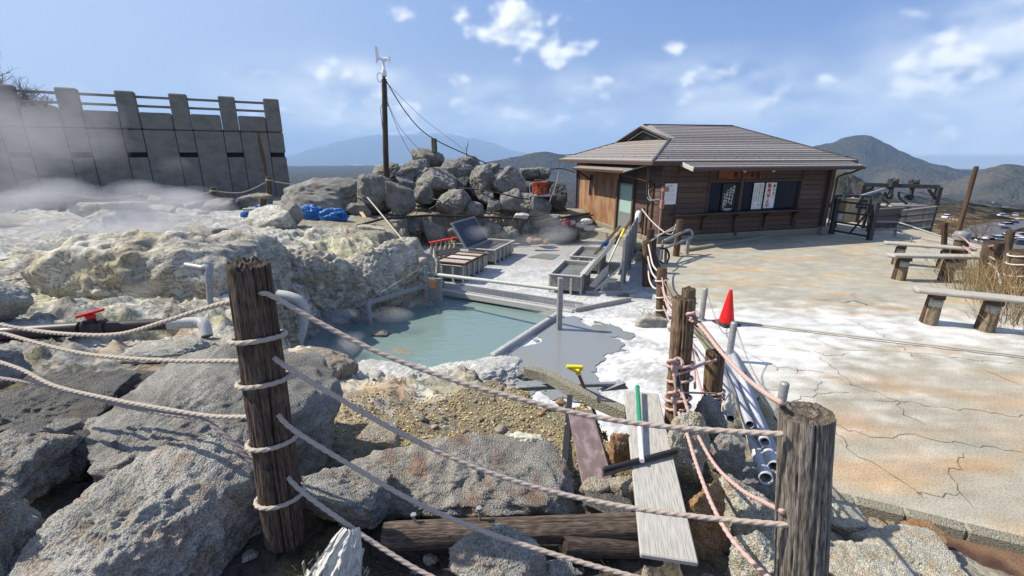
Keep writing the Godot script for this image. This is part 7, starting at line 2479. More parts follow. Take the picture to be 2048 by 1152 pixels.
# ---------------------------------------------------------------- right edge: posts, grass, brush, car park
func build_right_edge() -> void:
	var k := 0
	for q in [[1922, 520, 1925, 468, 12.6, 0.16, "stub post wrapped in grey plastic beyond the rear bench", 1], [1978, 568, 1988, 484, 11.0, 0.20, "thick dark post with a pink rope at the right edge", 1], [2006, 560, 2022, 462, 11.6, 0.09, "tall thin dark post leaning right at the right edge", 0], [2030, 592, 2046, 502, 9.8, 0.20, "thick brown post with white rope rings at the very right edge", 1]]:
		var a := pd(q[0], q[1], q[4])
		var b := pd(q[2], q[3], q[4])
		tag(post("log_post", a - Vector3(0, 0.5, 0), b, q[5] * 1.1, q[5], 150 + k, {"along": 18, "around": 22, "light": Color(0.16, 0.11, 0.075), "dark": Color(0.045, 0.03, 0.022)}), q[6], "post")
		k += 1
	var st := st_new()
	lathe(st, [Vector2(0.185, -0.16), Vector2(0.19, 0.0), Vector2(0.17, 0.06), Vector2(0, 0.09)], Transform3D(Basis.IDENTITY, pd(1925, 468, 12.6)), 16)
	tag(obj("plastic_cover", st, mat(Color(0.20, 0.20, 0.20), 0.4)), "grey plastic sheet tied over the stub post's top", "cover")
	k = 0
	for q in [[[[1905, 470, 12.4], [1926, 476, 12.3], [1945, 492, 12.0], [1965, 497, 11.4], [1985, 491, 10.7]], "pink rope sagging from the plastic capped post to the thick dark post"], [[[1926, 492, 12.3], [1945, 506, 12.0], [1975, 512, 11.0], [1990, 520, 10.7]], "lower pink rope from the plastic capped post"], [[[1945, 508, 11.6], [1990, 536, 10.6], [2005, 570, 9.9], [2048, 576, 9.4]], "slack pale rope lying through the dry grass"]]:
		var pts := []
		for p in q[0]: pts.append(pd(p[0], p[1], p[2]))
		st = st_new()
		tube(st, curve(pts, 0.12), 0.022, 7)
		tag(obj("rope", st, M.ropepink if k < 2 else M.ropewhite), q[1], "rope")
		k += 1
	var p0 := pd(2030, 592, 9.8)
	var p1 := pd(2046, 502, 9.8)
	for t in [0.2, 0.5, 0.75, 0.93]:
		st = st_new()
		tube(st, loop_pts(p0, p1, t, 0.225, 0.02), 0.018, 6)
		tag(obj("rope_ring", st, M.ropewhite), {0.2: "lowest", 0.5: "second lowest", 0.75: "second highest", 0.93: "highest"}[t] + " white rope ring round the rightmost post", "rope", "rope rings on the rightmost post")
	# rail of the old fence beyond
	st = st_new()
	bar(st, pd(1893, 462, 15.0), pd(1935, 466, 14.0), 0.08, 0.10, 0.01)
	bar(st, pd(1890, 445, 15.0), pd(1888, 492, 15.0), 0.12, 0.12, 0.01)
	tag(obj("old_rail", st, M.rustpost), "dark old rail and post left of the plastic capped post", "fence")
	# grass
	k = 0
	for q in [[2000, 575, 9.6, 0.85, 300, 1.0, "tall dry straw grass at the right edge, middle clump"], [2040, 600, 8.8, 0.7, 240, 0.9, "dry straw grass below the rightmost post"], [1965, 560, 10.6, 0.8, 180, 0.8, "dry straw grass round the thick dark post"], [1935, 548, 11.4, 0.4, 240, 1.1, "low greenish grass at the plaza's corner"], [1965, 582, 9.9, 0.35, 220, 0.9, "low greenish grass in front of the straw clump"],
			[2046, 640, 7.6, 0.6, 200, 0.8, "short brown grass at the right edge beside the front bench"], [2020, 545, 10.8, 0.8, 200, 0.9, "dry straw grass behind the thin leaning post"], [1900, 520, 13.2, 0.4, 150, 1.0, "short brown grass behind the rear bench"], [2044, 560, 10.2, 0.8, 180, 0.8, "dry straw grass behind the rightmost post"]]:
		var p := gp(q[0], q[1], -0.25)
		p = pd(q[0], q[1], q[2])
		tuft(p - Vector3(0, 0.1, 0), q[3], q[4], q[5], 170 + k, Color(0.27, 0.195, 0.105) if k not in [3, 4] else Color(0.20, 0.19, 0.09), q[6], "grass", "grass clumps at the right edge")
		k += 1
	# bank under the grass
	var NC := noise(401, 1.0, 4)
	var pos := PackedVector3Array()
	var col := PackedColorArray()
	for j in 60:
		for i in 60:
			var x := 8.0 + i * 0.42
			var z := -1.0 - j * 0.42
			var pz := poly_sd(plaza, Vector2(x, z))
			var h := -0.12 - maxf(pz, 0) * 0.24 + NC.get_noise_2d(x * 0.7, z * 0.7) * 0.18 * clampf(pz, 0, 1)
			if pz < 0: h = -0.5
			pos.append(Vector3(x, h, z))
			col.append(Color(0.16, 0.115, 0.07).lerp(Color(0.27, 0.21, 0.12), clampf(0.5 + NC.get_noise_2d(x * 2, z * 2) * 1.5, 0, 1)))
	tag(struct("bank", grid_mesh(pos, col, 60, 60, PackedByteArray(), true), M.ground), "brown earth bank falling away at the right of the plaza")
	# brush on the bank and beyond
	k = 0
	for q in [[1760, 470, 24, 1.3], [1800, 466, 25, 1.4], [1850, 470, 26, 1.6], [1885, 458, 32, 2.2], [1930, 452, 38, 2.4], [1960, 462, 34, 2.0], [1895, 470, 24, 1.2], [1835, 480, 22, 1.0], [1775, 483, 20.5, 0.9], [1945, 440, 60, 3.2], [1910, 434, 70, 3.0]]:
		var p := pd(q[0], q[1] + 10, q[2])
		bare_bush(p - Vector3(0, 0.3, 0), q[3], 200 + k, ["leftmost brown bush below the pale screen", "second brown bush below the pale screen", "brown bush below the right column of the portal", "big brown bush left of the leaning pole", "big brown bush right of the leaning pole", "brown bush before the road beside the capped post", "brown bush at the leaning pole's foot", "low brown bush behind the rear bench", "low brown bush behind the left end of the rear bench", "bush on the far bank before the crossing", "bush on the far bank before the white car"][k], "bare bushes on the slope", M.twigbrown)
		k += 1
	# road and car park in the valley
	var rd := struct("road", road_strip([[1925, 452, 150.0], [1960, 447, 165.0], [2000, 443, 178.0], [2050, 438, 195.0], [2120, 434, 215.0]], 9.0, 0.25), M.asphalt, "winding grey road with a crossing far below")
	struct("car_park", road_strip([[1930, 492, 92.0], [1985, 486, 100.0], [2050, 482, 108.0], [2140, 478, 115.0]], 16.0, 0.25), M.asphalt, "car park full of cars far below the plaza")
	struct("slip_road", road_strip([[1935, 482, 104.0], [1965, 468, 118.0], [1990, 456, 132.0], [2030, 450, 145.0], [2090, 447, 160.0]], 9.0, 0.3), M.asphalt, "access road curving down to the car park")
	st = st_new()
	for i in 7:
		var p := pd(1978 + i * 5.2, 458.5 + i * 0.35, 132.0)
		box(st, p + Vector3(0, 0.25, 0), Vector3(0.55, 0.02, 2.2), Basis(Vector3.UP, 0.6), 0.001)
	obj("crossing", st, M.paint, rd)
	k = 0
	for q in [[1894, 435, 158, 0, "white van parked left on the far road beside the leaning pole"], [1986, 432, 190, 3, "dark car behind the white one on the far upper road"], [2006, 432, 192, 0, "white minivan on the far upper road, left of the last"], [2030, 431, 196, 1, "silver car at the end of the far upper road"],
			[2010, 460, 128, 2, "dark car waiting past the crossing"], [2015, 452, 140, 1, "silver car on the access road"], [2026, 448, 150, 3, "dark car behind the silver one on the access road"], [2036, 444, 160, 0, "white car highest on the access road"],
			[1944, 482, 104, 2, "dark car at the car park's left end"], [1962, 485, 101, 0, "white car third in the car park's first row"], [1975, 484, 102, 1, "silver car in the car park's first row"], [2000, 488, 100, 3, "black car in the car park's first row behind the thick post"], [2020, 484, 104, 1, "silver car in the car park beside the thin post"], [2036, 480, 106, 0, "white car in the car park's back row"], [2040, 489, 98, 3, "black car nearest in the car park at the right edge"], [2028, 476, 112, 4, "orange car in the car park's back row"], [2044, 474, 114, 1, "silver car in the farthest car park row"], [2012, 476, 112, 0, "white car left of the orange one"], [1998, 480, 108, 1, "silver car left of the thick post's top"], [2046, 484, 103, 0, "white car at the very right edge of the car park"]]:
		car(q[0], q[1], q[2], q[3], q[4], k)
		k += 1
	# houses in the valley, far off
	k = 0
	for q in [[1948, 412, 1250, "white house with two floors left in the far valley town", 14], [1962, 418, 1200, "small pale house low in the far valley town", 11], [1975, 414, 1260, "pale house right of the white one in the far valley town", 12], [1930, 417, 1230, "small grey house left in the far valley town", 10], [1950, 390, 2400, "pale hotel block on the far slope beside the leaning pole", 26], [2010, 416, 1200, "pale house beside the road bend in the far valley", 12], [2032, 420, 1180, "white house at the right edge in the far valley", 12], [1990, 405, 1400, "grey house above the others in the far valley", 13]]:
		var p := pd(q[0], q[1], q[2])
		var h := thing("house", q[3], "house", p - Vector3(0, q[4] * 0.4, 0), 0.4 + k, "houses in the far valley")
		st = st_new()
		box(st, Vector3(0, q[4] * 0.2, 0), Vector3(q[4], q[4] * 0.6, q[4] * 0.7), Basis.IDENTITY, 0.05)
		obj("wall", st, M.white if k % 3 != 1 else M.pale, h)
		st = st_new()
		prism(st, PackedVector2Array([Vector2(-q[4] * 0.42, 0), Vector2(q[4] * 0.42, 0), Vector2(0, q[4] * 0.28)]), q[4] * 1.1, Transform3D(Basis(Vector3.UP, PI / 2), Vector3(0, q[4] * 0.5, 0)))
		obj("roof", st, M.roofdark, h)
		k += 1

func road_strip(pts: Array, w: float, lift: float) -> ArrayMesh:
	var path := []
	for p in pts: path.append(pd(p[0], p[1], p[2]) + Vector3(0, lift, 0))
	path = curve(path, 4.0)
	var pos := PackedVector3Array()
	var idx := PackedInt32Array()
	for i in path.size():
		var d: Vector3 = path[mini(i + 1, path.size() - 1)] - path[maxi(i - 1, 0)]
		var n := Vector3(-d.z, 0, d.x).normalized() * w * 0.5
		pos.append(path[i] - n)
		pos.append(path[i] + n)
		pos.append(path[i] - n - Vector3(0, 1.5, 0))
		pos.append(path[i] + n - Vector3(0, 1.5, 0))
		if i:
			var a := (i - 1) * 4
			var b := i * 4
			idx.append_array(PackedInt32Array([a, a + 1, b, a + 1, b + 1, b, a, b, a + 2, b, b + 2, a + 2, a + 1, a + 3, b + 1, b + 1, a + 3, b + 3]))
	return smooth_mesh(pos, PackedColorArray(), idx)

var car_kit := {}
func car(u: float, v: float, f: float, paint: int, label: String, k: int) -> void:
	var cols := [Color(0.72, 0.72, 0.72), Color(0.35, 0.36, 0.38), Color(0.045, 0.05, 0.06), Color(0.02, 0.02, 0.022), Color(0.55, 0.20, 0.03)]
	if not car_kit.has(paint):
		var m := mat(cols[paint], 0.25)
		car_kit[paint] = m
	var o := thing("parked_car", label, "car", pd(u, v, f) + Vector3(0, -0.35, 0), 0.5 + 0.9 * sin(k * 2.3) * 0.6, "cars in the valley")
	if not car_kit.has("body"):
		var st := st_new()
		prism(st, PackedVector2Array([Vector2(-2.1, 0.3), Vector2(2.1, 0.3), Vector2(2.15, 0.75), Vector2(1.2, 0.95), Vector2(-1.9, 0.98), Vector2(-2.15, 0.8)]), 1.7)
		st.generate_normals()
		car_kit.body = st.commit()
		st = st_new()
		prism(st, PackedVector2Array([Vector2(-1.85, 0.95), Vector2(1.15, 0.93), Vector2(0.55, 1.45), Vector2(-1.5, 1.5)]), 1.5)
		st.generate_normals()
		car_kit.glass = st.commit()
		st = st_new()
		prism(st, PackedVector2Array([Vector2(-1.55, 1.5), Vector2(-1.5, 1.54), Vector2(0.5, 1.5), Vector2(0.6, 1.44)]), 1.45)
		st.generate_normals()
		car_kit.top = st.commit()
		st = st_new()
		lathe(st, [Vector2(0, -0.1), Vector2(0.32, -0.1), Vector2(0.32, 0.1), Vector2(0, 0.1)], Transform3D(Basis(Vector3.RIGHT, PI / 2), Vector3.ZERO), 12)
		st.generate_normals()
		car_kit.wheel = st.commit()
	obj("body", car_kit.body, car_kit[paint], o)
	obj("windows", car_kit.glass, M.glassdark, o)
	obj("roof", car_kit.top, car_kit[paint], o)
	for s in [[1.35, 0.78], [1.35, -0.78], [-1.35, 0.78], [-1.35, -0.78]]:
		obj("wheel", car_kit.wheel, M.black, o).position = Vector3(s[0], 0.32, s[1])

# ---------------------------------------------------------------- the near rocks, posts, planks and tools
func build_foreground() -> void:
	var k := 0
	for q in [
		[74, 922, 520, 1215, 1.95, "rustgrey", "huge grey boulder with a rusty patch filling the lower left corner", {"n": 64, "depth": 0.7, "bumpy": 0.6, "tall": 0.84, "cuts": [[Vector3(-0.25, 0.85, 0.45), 0.52], [Vector3(0.75, 0.25, 0.6), 0.60], [Vector3(0.9, -0.1, 0.3), 0.7], [Vector3(-0.9, 0.3, 0.2), 0.8], [Vector3(-0.3, 0.1, 0.95), 0.85]], "planes": 4, "sharp": 12.0}],
		[-80, 1000, 84, 1230, 1.85, "grey", "rough dark boulder cut off by the left edge of the picture, lowest one", {"n": 40, "bumpy": 1.5, "depth": 0.8}],
		[-70, 862, 112, 985, 2.4, "grey", "craggy boulder at the left edge above the lowest one", {"n": 32, "bumpy": 1.4}],
		[112, 872, 205, 950, 2.6, "dark", "dark craggy rock between the left edge boulders and the huge one", {"n": 26, "bumpy": 1.9}],
		[205, 862, 335, 962, 2.55, "dark", "dark pitted rock behind the huge boulder's top", {"n": 26, "bumpy": 1.8}],
		[212, 716, 664, 1000, 2.85, "bluegrey", "great blue-grey boulder behind the tall dark post", {"n": 56, "depth": 0.7, "bumpy": 0.4, "tall": 0.85, "planes": 5, "sharp": 22.0, "cuts": [[Vector3(-0.45, 0.85, 0.35), 0.55], [Vector3(0.3, 0.9, 0.2), 0.66], [Vector3(0.15, -0.1, 1), 0.62], [Vector3(0.9, 0.1, 0.4), 0.75], [Vector3(-0.8, 0.0, 0.6), 0.75]]}],
		[322, 850, 500, 960, 2.5, "bluegrey", "slab leaning against the great boulder, left of the tall dark post", {"n": 30, "depth": 0.5, "cuts": [[Vector3(-0.6, 0.6, 0.5), 0.5], [Vector3(0.5, 0.3, 0.8), 0.55]]}],
		[-60, 762, 246, 868, 3.05, "dark", "long dark boulder at the left edge below the middle rope", {"n": 34, "depth": 0.7, "cuts": [[Vector3(-0.1, 0.9, 0.3), 0.6]]}],
		[100, 838, 168, 872, 2.75, "bluegrey", "smooth grey stone lying before the long dark boulder", {"n": 14}],
		[170, 832, 226, 860, 2.8, "grey", "small pale stone right of the smooth grey one", {"n": 12}],
		[-30, 690, 50, 770, 3.6, "grey", "pale lumpy rock at the left edge between the ropes", {"n": 20, "bumpy": 1.6}],
		[-40, 560, 52, 650, 5.4, "crust", "crusted grey lump at the left edge behind the valve pipe", {"n": 22, "bumpy": 1.5}],
		[650, 890, 1154, 1062, 2.58, "rust", "long central boulder with rust and white marks on its face", {"n": 60, "depth": 0.34, "bumpy": 0.5, "tall": 0.85, "planes": 4, "sharp": 22.0, "cuts": [[Vector3(-0.2, 0.85, 0.5), 0.55], [Vector3(0.35, 0.9, 0.2), 0.6], [Vector3(0.0, -0.65, 0.75), 0.55], [Vector3(0.9, 0.25, 0.2), 0.8], [Vector3(-0.1, 0.35, 0.95), 0.72]]}],
		[596, 935, 780, 1060, 2.3, "grey", "craggy brown-grey rock at the left end of the central boulder", {"n": 32, "bumpy": 1.8}],
		[720, 846, 800, 888, 2.9, "tan", "low tan rock behind the central boulder's left end", {"n": 18}],
		[897, 1070, 1098, 1190, 1.8, "grey", "grey broken rock at the bottom edge below the log", {"n": 32, "depth": 0.7, "cuts": [[Vector3(0.0, 0.75, 0.65), 0.6], [Vector3(-0.7, 0.3, 0.6), 0.7]]}],
		[1080, 1118, 1150, 1170, 1.85, "grey", "small grey rock at the bottom edge right of the broken one", {"n": 14}],
		[1158, 955, 1222, 1008, 2.55, "tan", "rounded pinkish stone before the purple plank, left one", {"n": 20, "sharp": 9.0}],
		[1210, 952, 1278, 1024, 2.5, "tan", "rounded pinkish stone beside the long plank", {"n": 20, "sharp": 9.0}],
		[1165, 990, 1270, 1035, 2.4, "dark", "dark gap-filling rock under the pinkish stones", {"n": 18}],
		[1218, 862, 1266, 952, 2.9, "orange", "orange stained rock between the two planks", {"n": 24, "bumpy": 1.5}],
		[1334, 832, 1424, 968, 2.75, "cream", "flat upright stone right of the long plank", {"n": 30, "depth": 0.45, "cuts": [[Vector3(-0.2, 0.3, 0.9), 0.6], [Vector3(0.7, 0.2, 0.5), 0.6]]}],
		[1372, 795, 1448, 920, 3.2, "bluegrey", "grey boulder behind the flat upright stone, below the short post", {"n": 28, "depth": 0.6}],
		[1412, 870, 1478, 958, 2.85, "grey", "grey slab in shade right of the flat upright stone", {"n": 22}],
		[1440, 930, 1580, 1010, 3.02, "bluegrey", "flat shaded slab under the ends of the white pipes", {"n": 26, "depth": 0.6}],
		[1424, 962, 1560, 1112, 2.4, "cream", "yellowish rough boulder left of the big near post", {"n": 36, "bumpy": 1.3}],
		[1362, 975, 1452, 1108, 2.25, "orange", "rust orange slab half under the long plank", {"n": 26, "depth": 0.5, "cuts": [[Vector3(0.3, 0.6, 0.6), 0.5]]}],
		[1462, 1085, 1570, 1190, 1.95, "cream", "pale rock at the bottom edge beside the big near post", {"n": 28}],
		[1640, 1004, 1732, 1066, 3.15, "cream", "pale stone just right of the big near post below the kerb", {"n": 24, "sharp": 10.0, "tall": 0.5}],
		[1738, 1050, 1900, 1170, 2.75, "cream", "long flat yellowish stone in the lower right corner", {"n": 38, "depth": 0.85, "sharp": 12.0, "tall": 0.32}],
		[1640, 1080, 1830, 1215, 2.5, "cream", "pale wedge shaped stone at the bottom right of the big near post", {"n": 36, "sharp": 12.0, "tall": 0.35}],
		[1808, 1046, 1892, 1090, 3.0, "orange", "brown encrusted stone in the channel below the kerb", {"n": 20, "tall": 0.4}],
		[560, 700, 710, 800, 4.5, "tan", "smooth brown rim rock of the pool right of the tall dark post", {"n": 30, "sharp": 9.0, "depth": 0.9}],
		[640, 770, 760, 850, 3.9, "tan", "low tan rock slab before the brown rim rock", {"n": 22, "sharp": 9.0, "tall": 0.6}],
		[1032, 738, 1068, 760, 4.6, "bluegrey", "small dark rock on the pool rim at the puddle", {"n": 12}],
		[690, 722, 900, 806, 4.75, "white", "pale crusted slab of the near pool rim, left part", {"n": 34, "tall": 0.5, "depth": 0.8, "sharp": 9.0, "bumpy": 1.3}],
		[850, 712, 1046, 785, 4.8, "white", "white crusted slab of the near pool rim, right part", {"n": 34, "tall": 0.6, "depth": 0.6, "sharp": 9.0, "bumpy": 1.3}],
		[440, 668, 560, 745, 4.7, "crust", "pale crusted hump left of the tall dark post", {"n": 26, "sharp": 9.0, "bumpy": 1.2}],
		[270, 668, 420, 740, 4.6, "crust", "pale crusted ledge below the white pipe end", {"n": 26, "sharp": 9.0, "bumpy": 1.6, "tall": 0.7}],
	]:
		var o: Dictionary = q[7]
		o.seed = 5000 + k * 29
		o.cat = "boulder" if q[2] - q[0] > 150 else "rock"
		rock("boulder" if q[2] - q[0] > 150 else "rock", q[6], q[0], q[1], q[2], q[3], q[4], q[5], o)
		k += 1
	# the four near posts
	near_post = [pd(568, 1045, 2.05), pd(496, 528, 2.02)]
	var P := post("log_post", near_post[0] - Vector3(0, 0.1, 0), near_post[1], 0.105, 0.092, 501, {"around": 110, "along": 130, "groove": 0.07, "cracks": 9, "jag": 0.022, "light": Color(0.135, 0.095, 0.068), "dark": Color(0.035, 0.020, 0.014), "end": Color(0.20, 0.17, 0.12), "ends": 1.6})
	tag(P, "tall dark weathered post with rope loops in the left foreground", "post")
	var tall := P
	big_post = [pd(1596, 1290, 1.55), pd(1612, 826, 1.62)]
	P = post("log_post", big_post[0], big_post[1], 0.102, 0.098, 517, {"around": 130, "along": 130, "groove": 0.07, "cracks": 11, "light": Color(0.27, 0.235, 0.195), "dark": Color(0.07, 0.048, 0.038), "end": Color(0.30, 0.26, 0.20), "ends": 1.3})
	tag(P, "thick grey weathered post with a ringed top in the right foreground", "post")
	mid_post = [pd(1352, 842, 3.2), pd(1369, 596, 3.25)]
	P = post("log_post", mid_post[0] - Vector3(0, 0.1, 0), mid_post[1], 0.085, 0.082, 523, {"around": 70, "along": 70, "cracks": 7, "light": Color(0.25, 0.17, 0.10), "dark": Color(0.055, 0.03, 0.018), "end": Color(0.26, 0.19, 0.12)})
	tag(P, "brown post with pink rope knots in the middle of the right fence", "post")
	var step := post("stub", Vector3(0.028, mid_post[0].distance_to(mid_post[1]) + 0.1, 0), Vector3(0.028, mid_post[0].distance_to(mid_post[1]) + 0.17, 0), 0.052, 0.05, 524, {"around": 40, "along": 6, "light": Color(0.25, 0.17, 0.10)}, P)
	short_post = [pd(1424, 838, 3.45), pd(1431, 704, 3.5)]
	P = post("log_post", short_post[0] - Vector3(0, 0.2, 0), short_post[1], 0.078, 0.074, 531, {"around": 60, "along": 50, "light": Color(0.24, 0.155, 0.085), "dark": Color(0.05, 0.03, 0.018)})
	tag(P, "short brown post with a pink rope ring behind the knotted post", "post")
	# drill holes in the tall post
	var bs := axis_basis(near_post[1] - near_post[0])
	for q in [[0.30, -1.4, 0.018], [0.56, -1.7, 0.014], [0.76, -1.35, 0.012]]:
		var hd: Vector3 = bs * Vector3(cos(q[1]), 0, -sin(q[1]))
		var hs := st_new()
		lathe(hs, [Vector2(0, 0.004), Vector2(q[2], 0.004), Vector2(q[2], -0.02)], Transform3D(axis_basis(hd), near_post[0].lerp(near_post[1], q[0]) + hd * 0.099), 12)
		var hole := obj("drill_hole", hs, M.black, tall)
		hole.transform = tall.transform.affine_inverse()
	# log with bolts
	var la := pd(768, 1072, 2.10)
	var lb := pd(1282, 1052, 2.18)
	var lg := thing("fallen_log", "long dark log with two bolts lying before the central boulder", "log", la)
	post("trunk", Vector3.ZERO, (lb - la) * 1.02, 0.078, 0.072, 601, {"around": 60, "along": 110, "cracks": 7, "light": Color(0.165, 0.125, 0.095), "dark": Color(0.04, 0.026, 0.02)}, lg)
	for q in [[0.37, 0.13, 0.012], [0.12, 0.10, 0.012]]:
		var st := st_new()
		var p: Vector3 = (lb - la) * q[0] + Vector3(0, 0.02, -0.02)
		tube(st, [p, p + Vector3(-0.01, q[1], 0)], 0.0085, 8)
		lathe(st, [Vector2(0, 0), Vector2(0.018, 0), Vector2(0.018, 0.012), Vector2(0, 0.013)], Transform3D(Basis.IDENTITY, p + Vector3(-0.01, q[1] - 0.004, 0)), 6, false)
		obj("bolt", st, M.galv, lg)
	tag(post("fallen_log", pd(1130, 1092, 2.05), pd(1290, 1098, 2.1), 0.052, 0.05, 611, {"around": 40, "along": 40, "light": Color(0.10, 0.075, 0.06)}), "short dark log in shade below the long one by the plank", "log")
	# planks
	var long_p := plank("plank", gp(1338, 1121, 1.16), gp(1282, 787, 1.16), 0.285, 0.032, M.board)
	tag(long_p, "long pale weathered plank reaching from the bottom edge to the apron", "plank")
	var pp := plank("plank", gp(1196, 968, 0.985), gp(1160, 822, 0.985), 0.22, 0.022, M.purple)
	tag(pp, "shorter purple-brown plank with whitish bloom left of the long plank", "plank")
	var st := st_new()
	bar(st, gp(1125, 985, 0.97), gp(1140, 790, 0.99), 0.05, 0.012, 0.003)
	tag(obj("dark_strip", st, M.black), "thin dark strip lying along the purple plank's left side", "strip")
	# kerb between gravel and apron
	st = st_new()
	var kp := [gp(1052, 742, 0.98), gp(1100, 755, 0.98), gp(1150, 783, 0.98), gp(1200, 806, 0.97), gp(1256, 830, 0.96)]
	tube(st, curve(kp, 0.12), 0.072, 4, true, PI / 4.0)
	tag(struct("gravel_kerb", st, M.curb), "low stained concrete kerb between the gravel and the wet apron")
	st = st_new()
	bar(st, pd(972, 781, 4.1), pd(1150, 770, 4.15), 0.05, 0.05, 0.006)
	bar(st, pd(1150, 770, 4.15), pd(1250, 768, 4.3), 0.05, 0.04, 0.006)
	tag(obj("dark_bar", st, M.galv), "long grey metal bar lying across the kerb by the spade", "bar")
	st = st_new()
	prism(st, PackedVector2Array([Vector2(-0.14, 0), Vector2(0.16, 0), Vector2(0.10, 0.07)]), 0.10, Transform3D(Basis(Vector3.UP, 0.2), pd(1225, 776, 4.25)))
	tag(obj("bent_sheet", st, M.galv), "small bent grey sheet at the end of the metal bar", "sheet")
	# spade with a yellow D handle
	var sa := pd(1180, 784, 3.95)
	var sb := pd(1156, 745, 3.72)
	var sh := thing("spade", "spade with yellow D-shaped grip leaning behind the kerb", "spade", sa)
	st = st_new()
	tube(st, [Vector3(0.10, -0.35, -0.15), sb - sa], 0.016, 10)
	obj("shaft", st, mat(Color(0.15, 0.10, 0.06), 0.6), sh)
	st = st_new()
	var d := (sb - sa).normalized()
	var r := Vector3(1, 0, 0.1).normalized()
	var t := sb - sa + d * 0.03
	tube(st, [sb - sa - d * 0.02, t], 0.024, 10)
	tube(st, curve([t, t + r * 0.04 + d * 0.035, t + r * 0.062 + d * 0.085], 0.02), 0.015, 8)
	tube(st, curve([t, t - r * 0.04 + d * 0.035, t - r * 0.062 + d * 0.085], 0.02), 0.015, 8)
	tube(st, [t - r * 0.07 + d * 0.085, t + r * 0.07 + d * 0.085], 0.018, 10)
	obj("grip", st, M.yellow, sh)
	# squeegee on the plank
	var qa := pd(1284, 922, 2.52)
	var qb := pd(1275, 776, 3.44)
	var sq := thing("squeegee", "floor squeegee with green and white handle and wide black blade on the plank", "squeegee", qa)
	var qd := qb - qa
	st = st_new()
	tube(st, [qd * 0.42, qd], 0.017, 12)
	obj("green_handle", st, M.green, sq)
	st = st_new()
	tube(st, [Vector3.ZERO, qd * 0.42], 0.0165, 12)
	obj("white_handle", st, M.white, sq)
	st = st_new()
	lathe(st, [Vector2(0.017, 0), Vector2(0.02, 0.01), Vector2(0.014, 0.03), Vector2(0, 0.04)], Transform3D(axis_basis(qd), qd), 12)
	obj("end_cap", st, M.green, sq)
	st = st_new()
	var ba := pd(1206, 940, 2.45) - qa
	var bb := pd(1354, 901, 2.64) - qa
	bar(st, ba, bb, 0.03, 0.035, 0.006)
	obj("blade_holder", st, M.black, sq)
	st = st_new()
	bar(st, ba + Vector3(0, -0.028, 0.0), bb + Vector3(0, -0.028, 0.0), 0.006, 0.05, 0.002)
	obj("rubber_blade", st, mat(Color(0.16, 0.13, 0.09), 0.7), sq)
	# white pipes
	k = 0
	for q in [[1452, 712, 1532, 958, 0.052, 2.88, "lowest and longest white plastic pipe beside the plaza"], [1456, 706, 1548, 935, 0.047, 2.98, "white plastic pipe lying right of the longest one"], [1450, 720, 1500, 850, 0.038, 3.5, "shorter grey plastic pipe left of the white ones"], [1462, 700, 1530, 885, 0.042, 3.25, "white plastic pipe with a dark open end in the middle"], [1446, 726, 1462, 838, 0.035, 3.35, "thin short pipe at the short post's foot"], [1466, 704, 1556, 925, 0.038, 3.1, "rightmost pale pipe against the plaza edge"]]:
		var a := gp(q[0], q[1], 0.03)
		var b := pd(q[2], q[3], q[5])
		var pi := thing("plastic_pipe", q[6], "pipe", b, 0.0, "pipes lying along the plaza edge")
		st = st_new()
		var dd := (a - b).normalized()
		lathe(st, [Vector2(q[4] * 0.82, 0.30), Vector2(q[4] * 0.82, 0), Vector2(q[4], 0), Vector2(q[4], a.distance_to(b)), Vector2(0, a.distance_to(b))], Transform3D(axis_basis(dd), Vector3.ZERO), 18)
		obj("tube", st, M.pvc if k in [2, 4, 5] else M.pvcw, pi)
		st = st_new()
		lathe(st, [Vector2(0, 0.12), Vector2(q[4] * 0.82, 0.12)], Transform3D(axis_basis(dd), Vector3.ZERO), 14)
		obj("dark_bore", st, M.black, pi)
		k += 1
	# rags and bags
	cloth_heap("cream_rag", "cream coloured rag lying behind the central boulder", "rag", 1004, 866, 1086, 902, 2.85, M.bagcream, 81, 0.10, 22)
	cloth_heap("white_rag", "crumpled whitish plastic by the short post", "rag", 1440, 860, 1482, 908, 3.0, M.bag, 82, 0.2, 20)
	cloth_heap("white_rag", "pale plastic scrap under the short post", "rag", 1446, 800, 1468, 834, 3.3, M.bag, 83, 0.2, 16)

var near_post := []
var big_post := []
var mid_post := []
var short_post := []
# ---------------------------------------------------------------- ropes
func rope(label: String, pts: Array, r: float, m: Material, o := {}) -> Node3D:
	var P := []
	for q in pts:
		P.append(q if q is Vector3 else pd(q[0], q[1], q[2]))
	var t := thing("rope", label, "rope", P[0], 0.0, o.get("group", ""))
	var L := []
	for p in P: L.append(p - P[0])
	var st := st_new(true)
	rope_shape(st, L, r, o.get("detail", 1.0))
	obj("span", st, m, t)
	for l in o.get("loops", []):
		st = st_new(true)
		var Q := []
		for p in l: Q.append(p - P[0])
		rope_shape(st, Q, r, o.get("detail", 1.0))
		obj("loop", st, m, t)
	return t

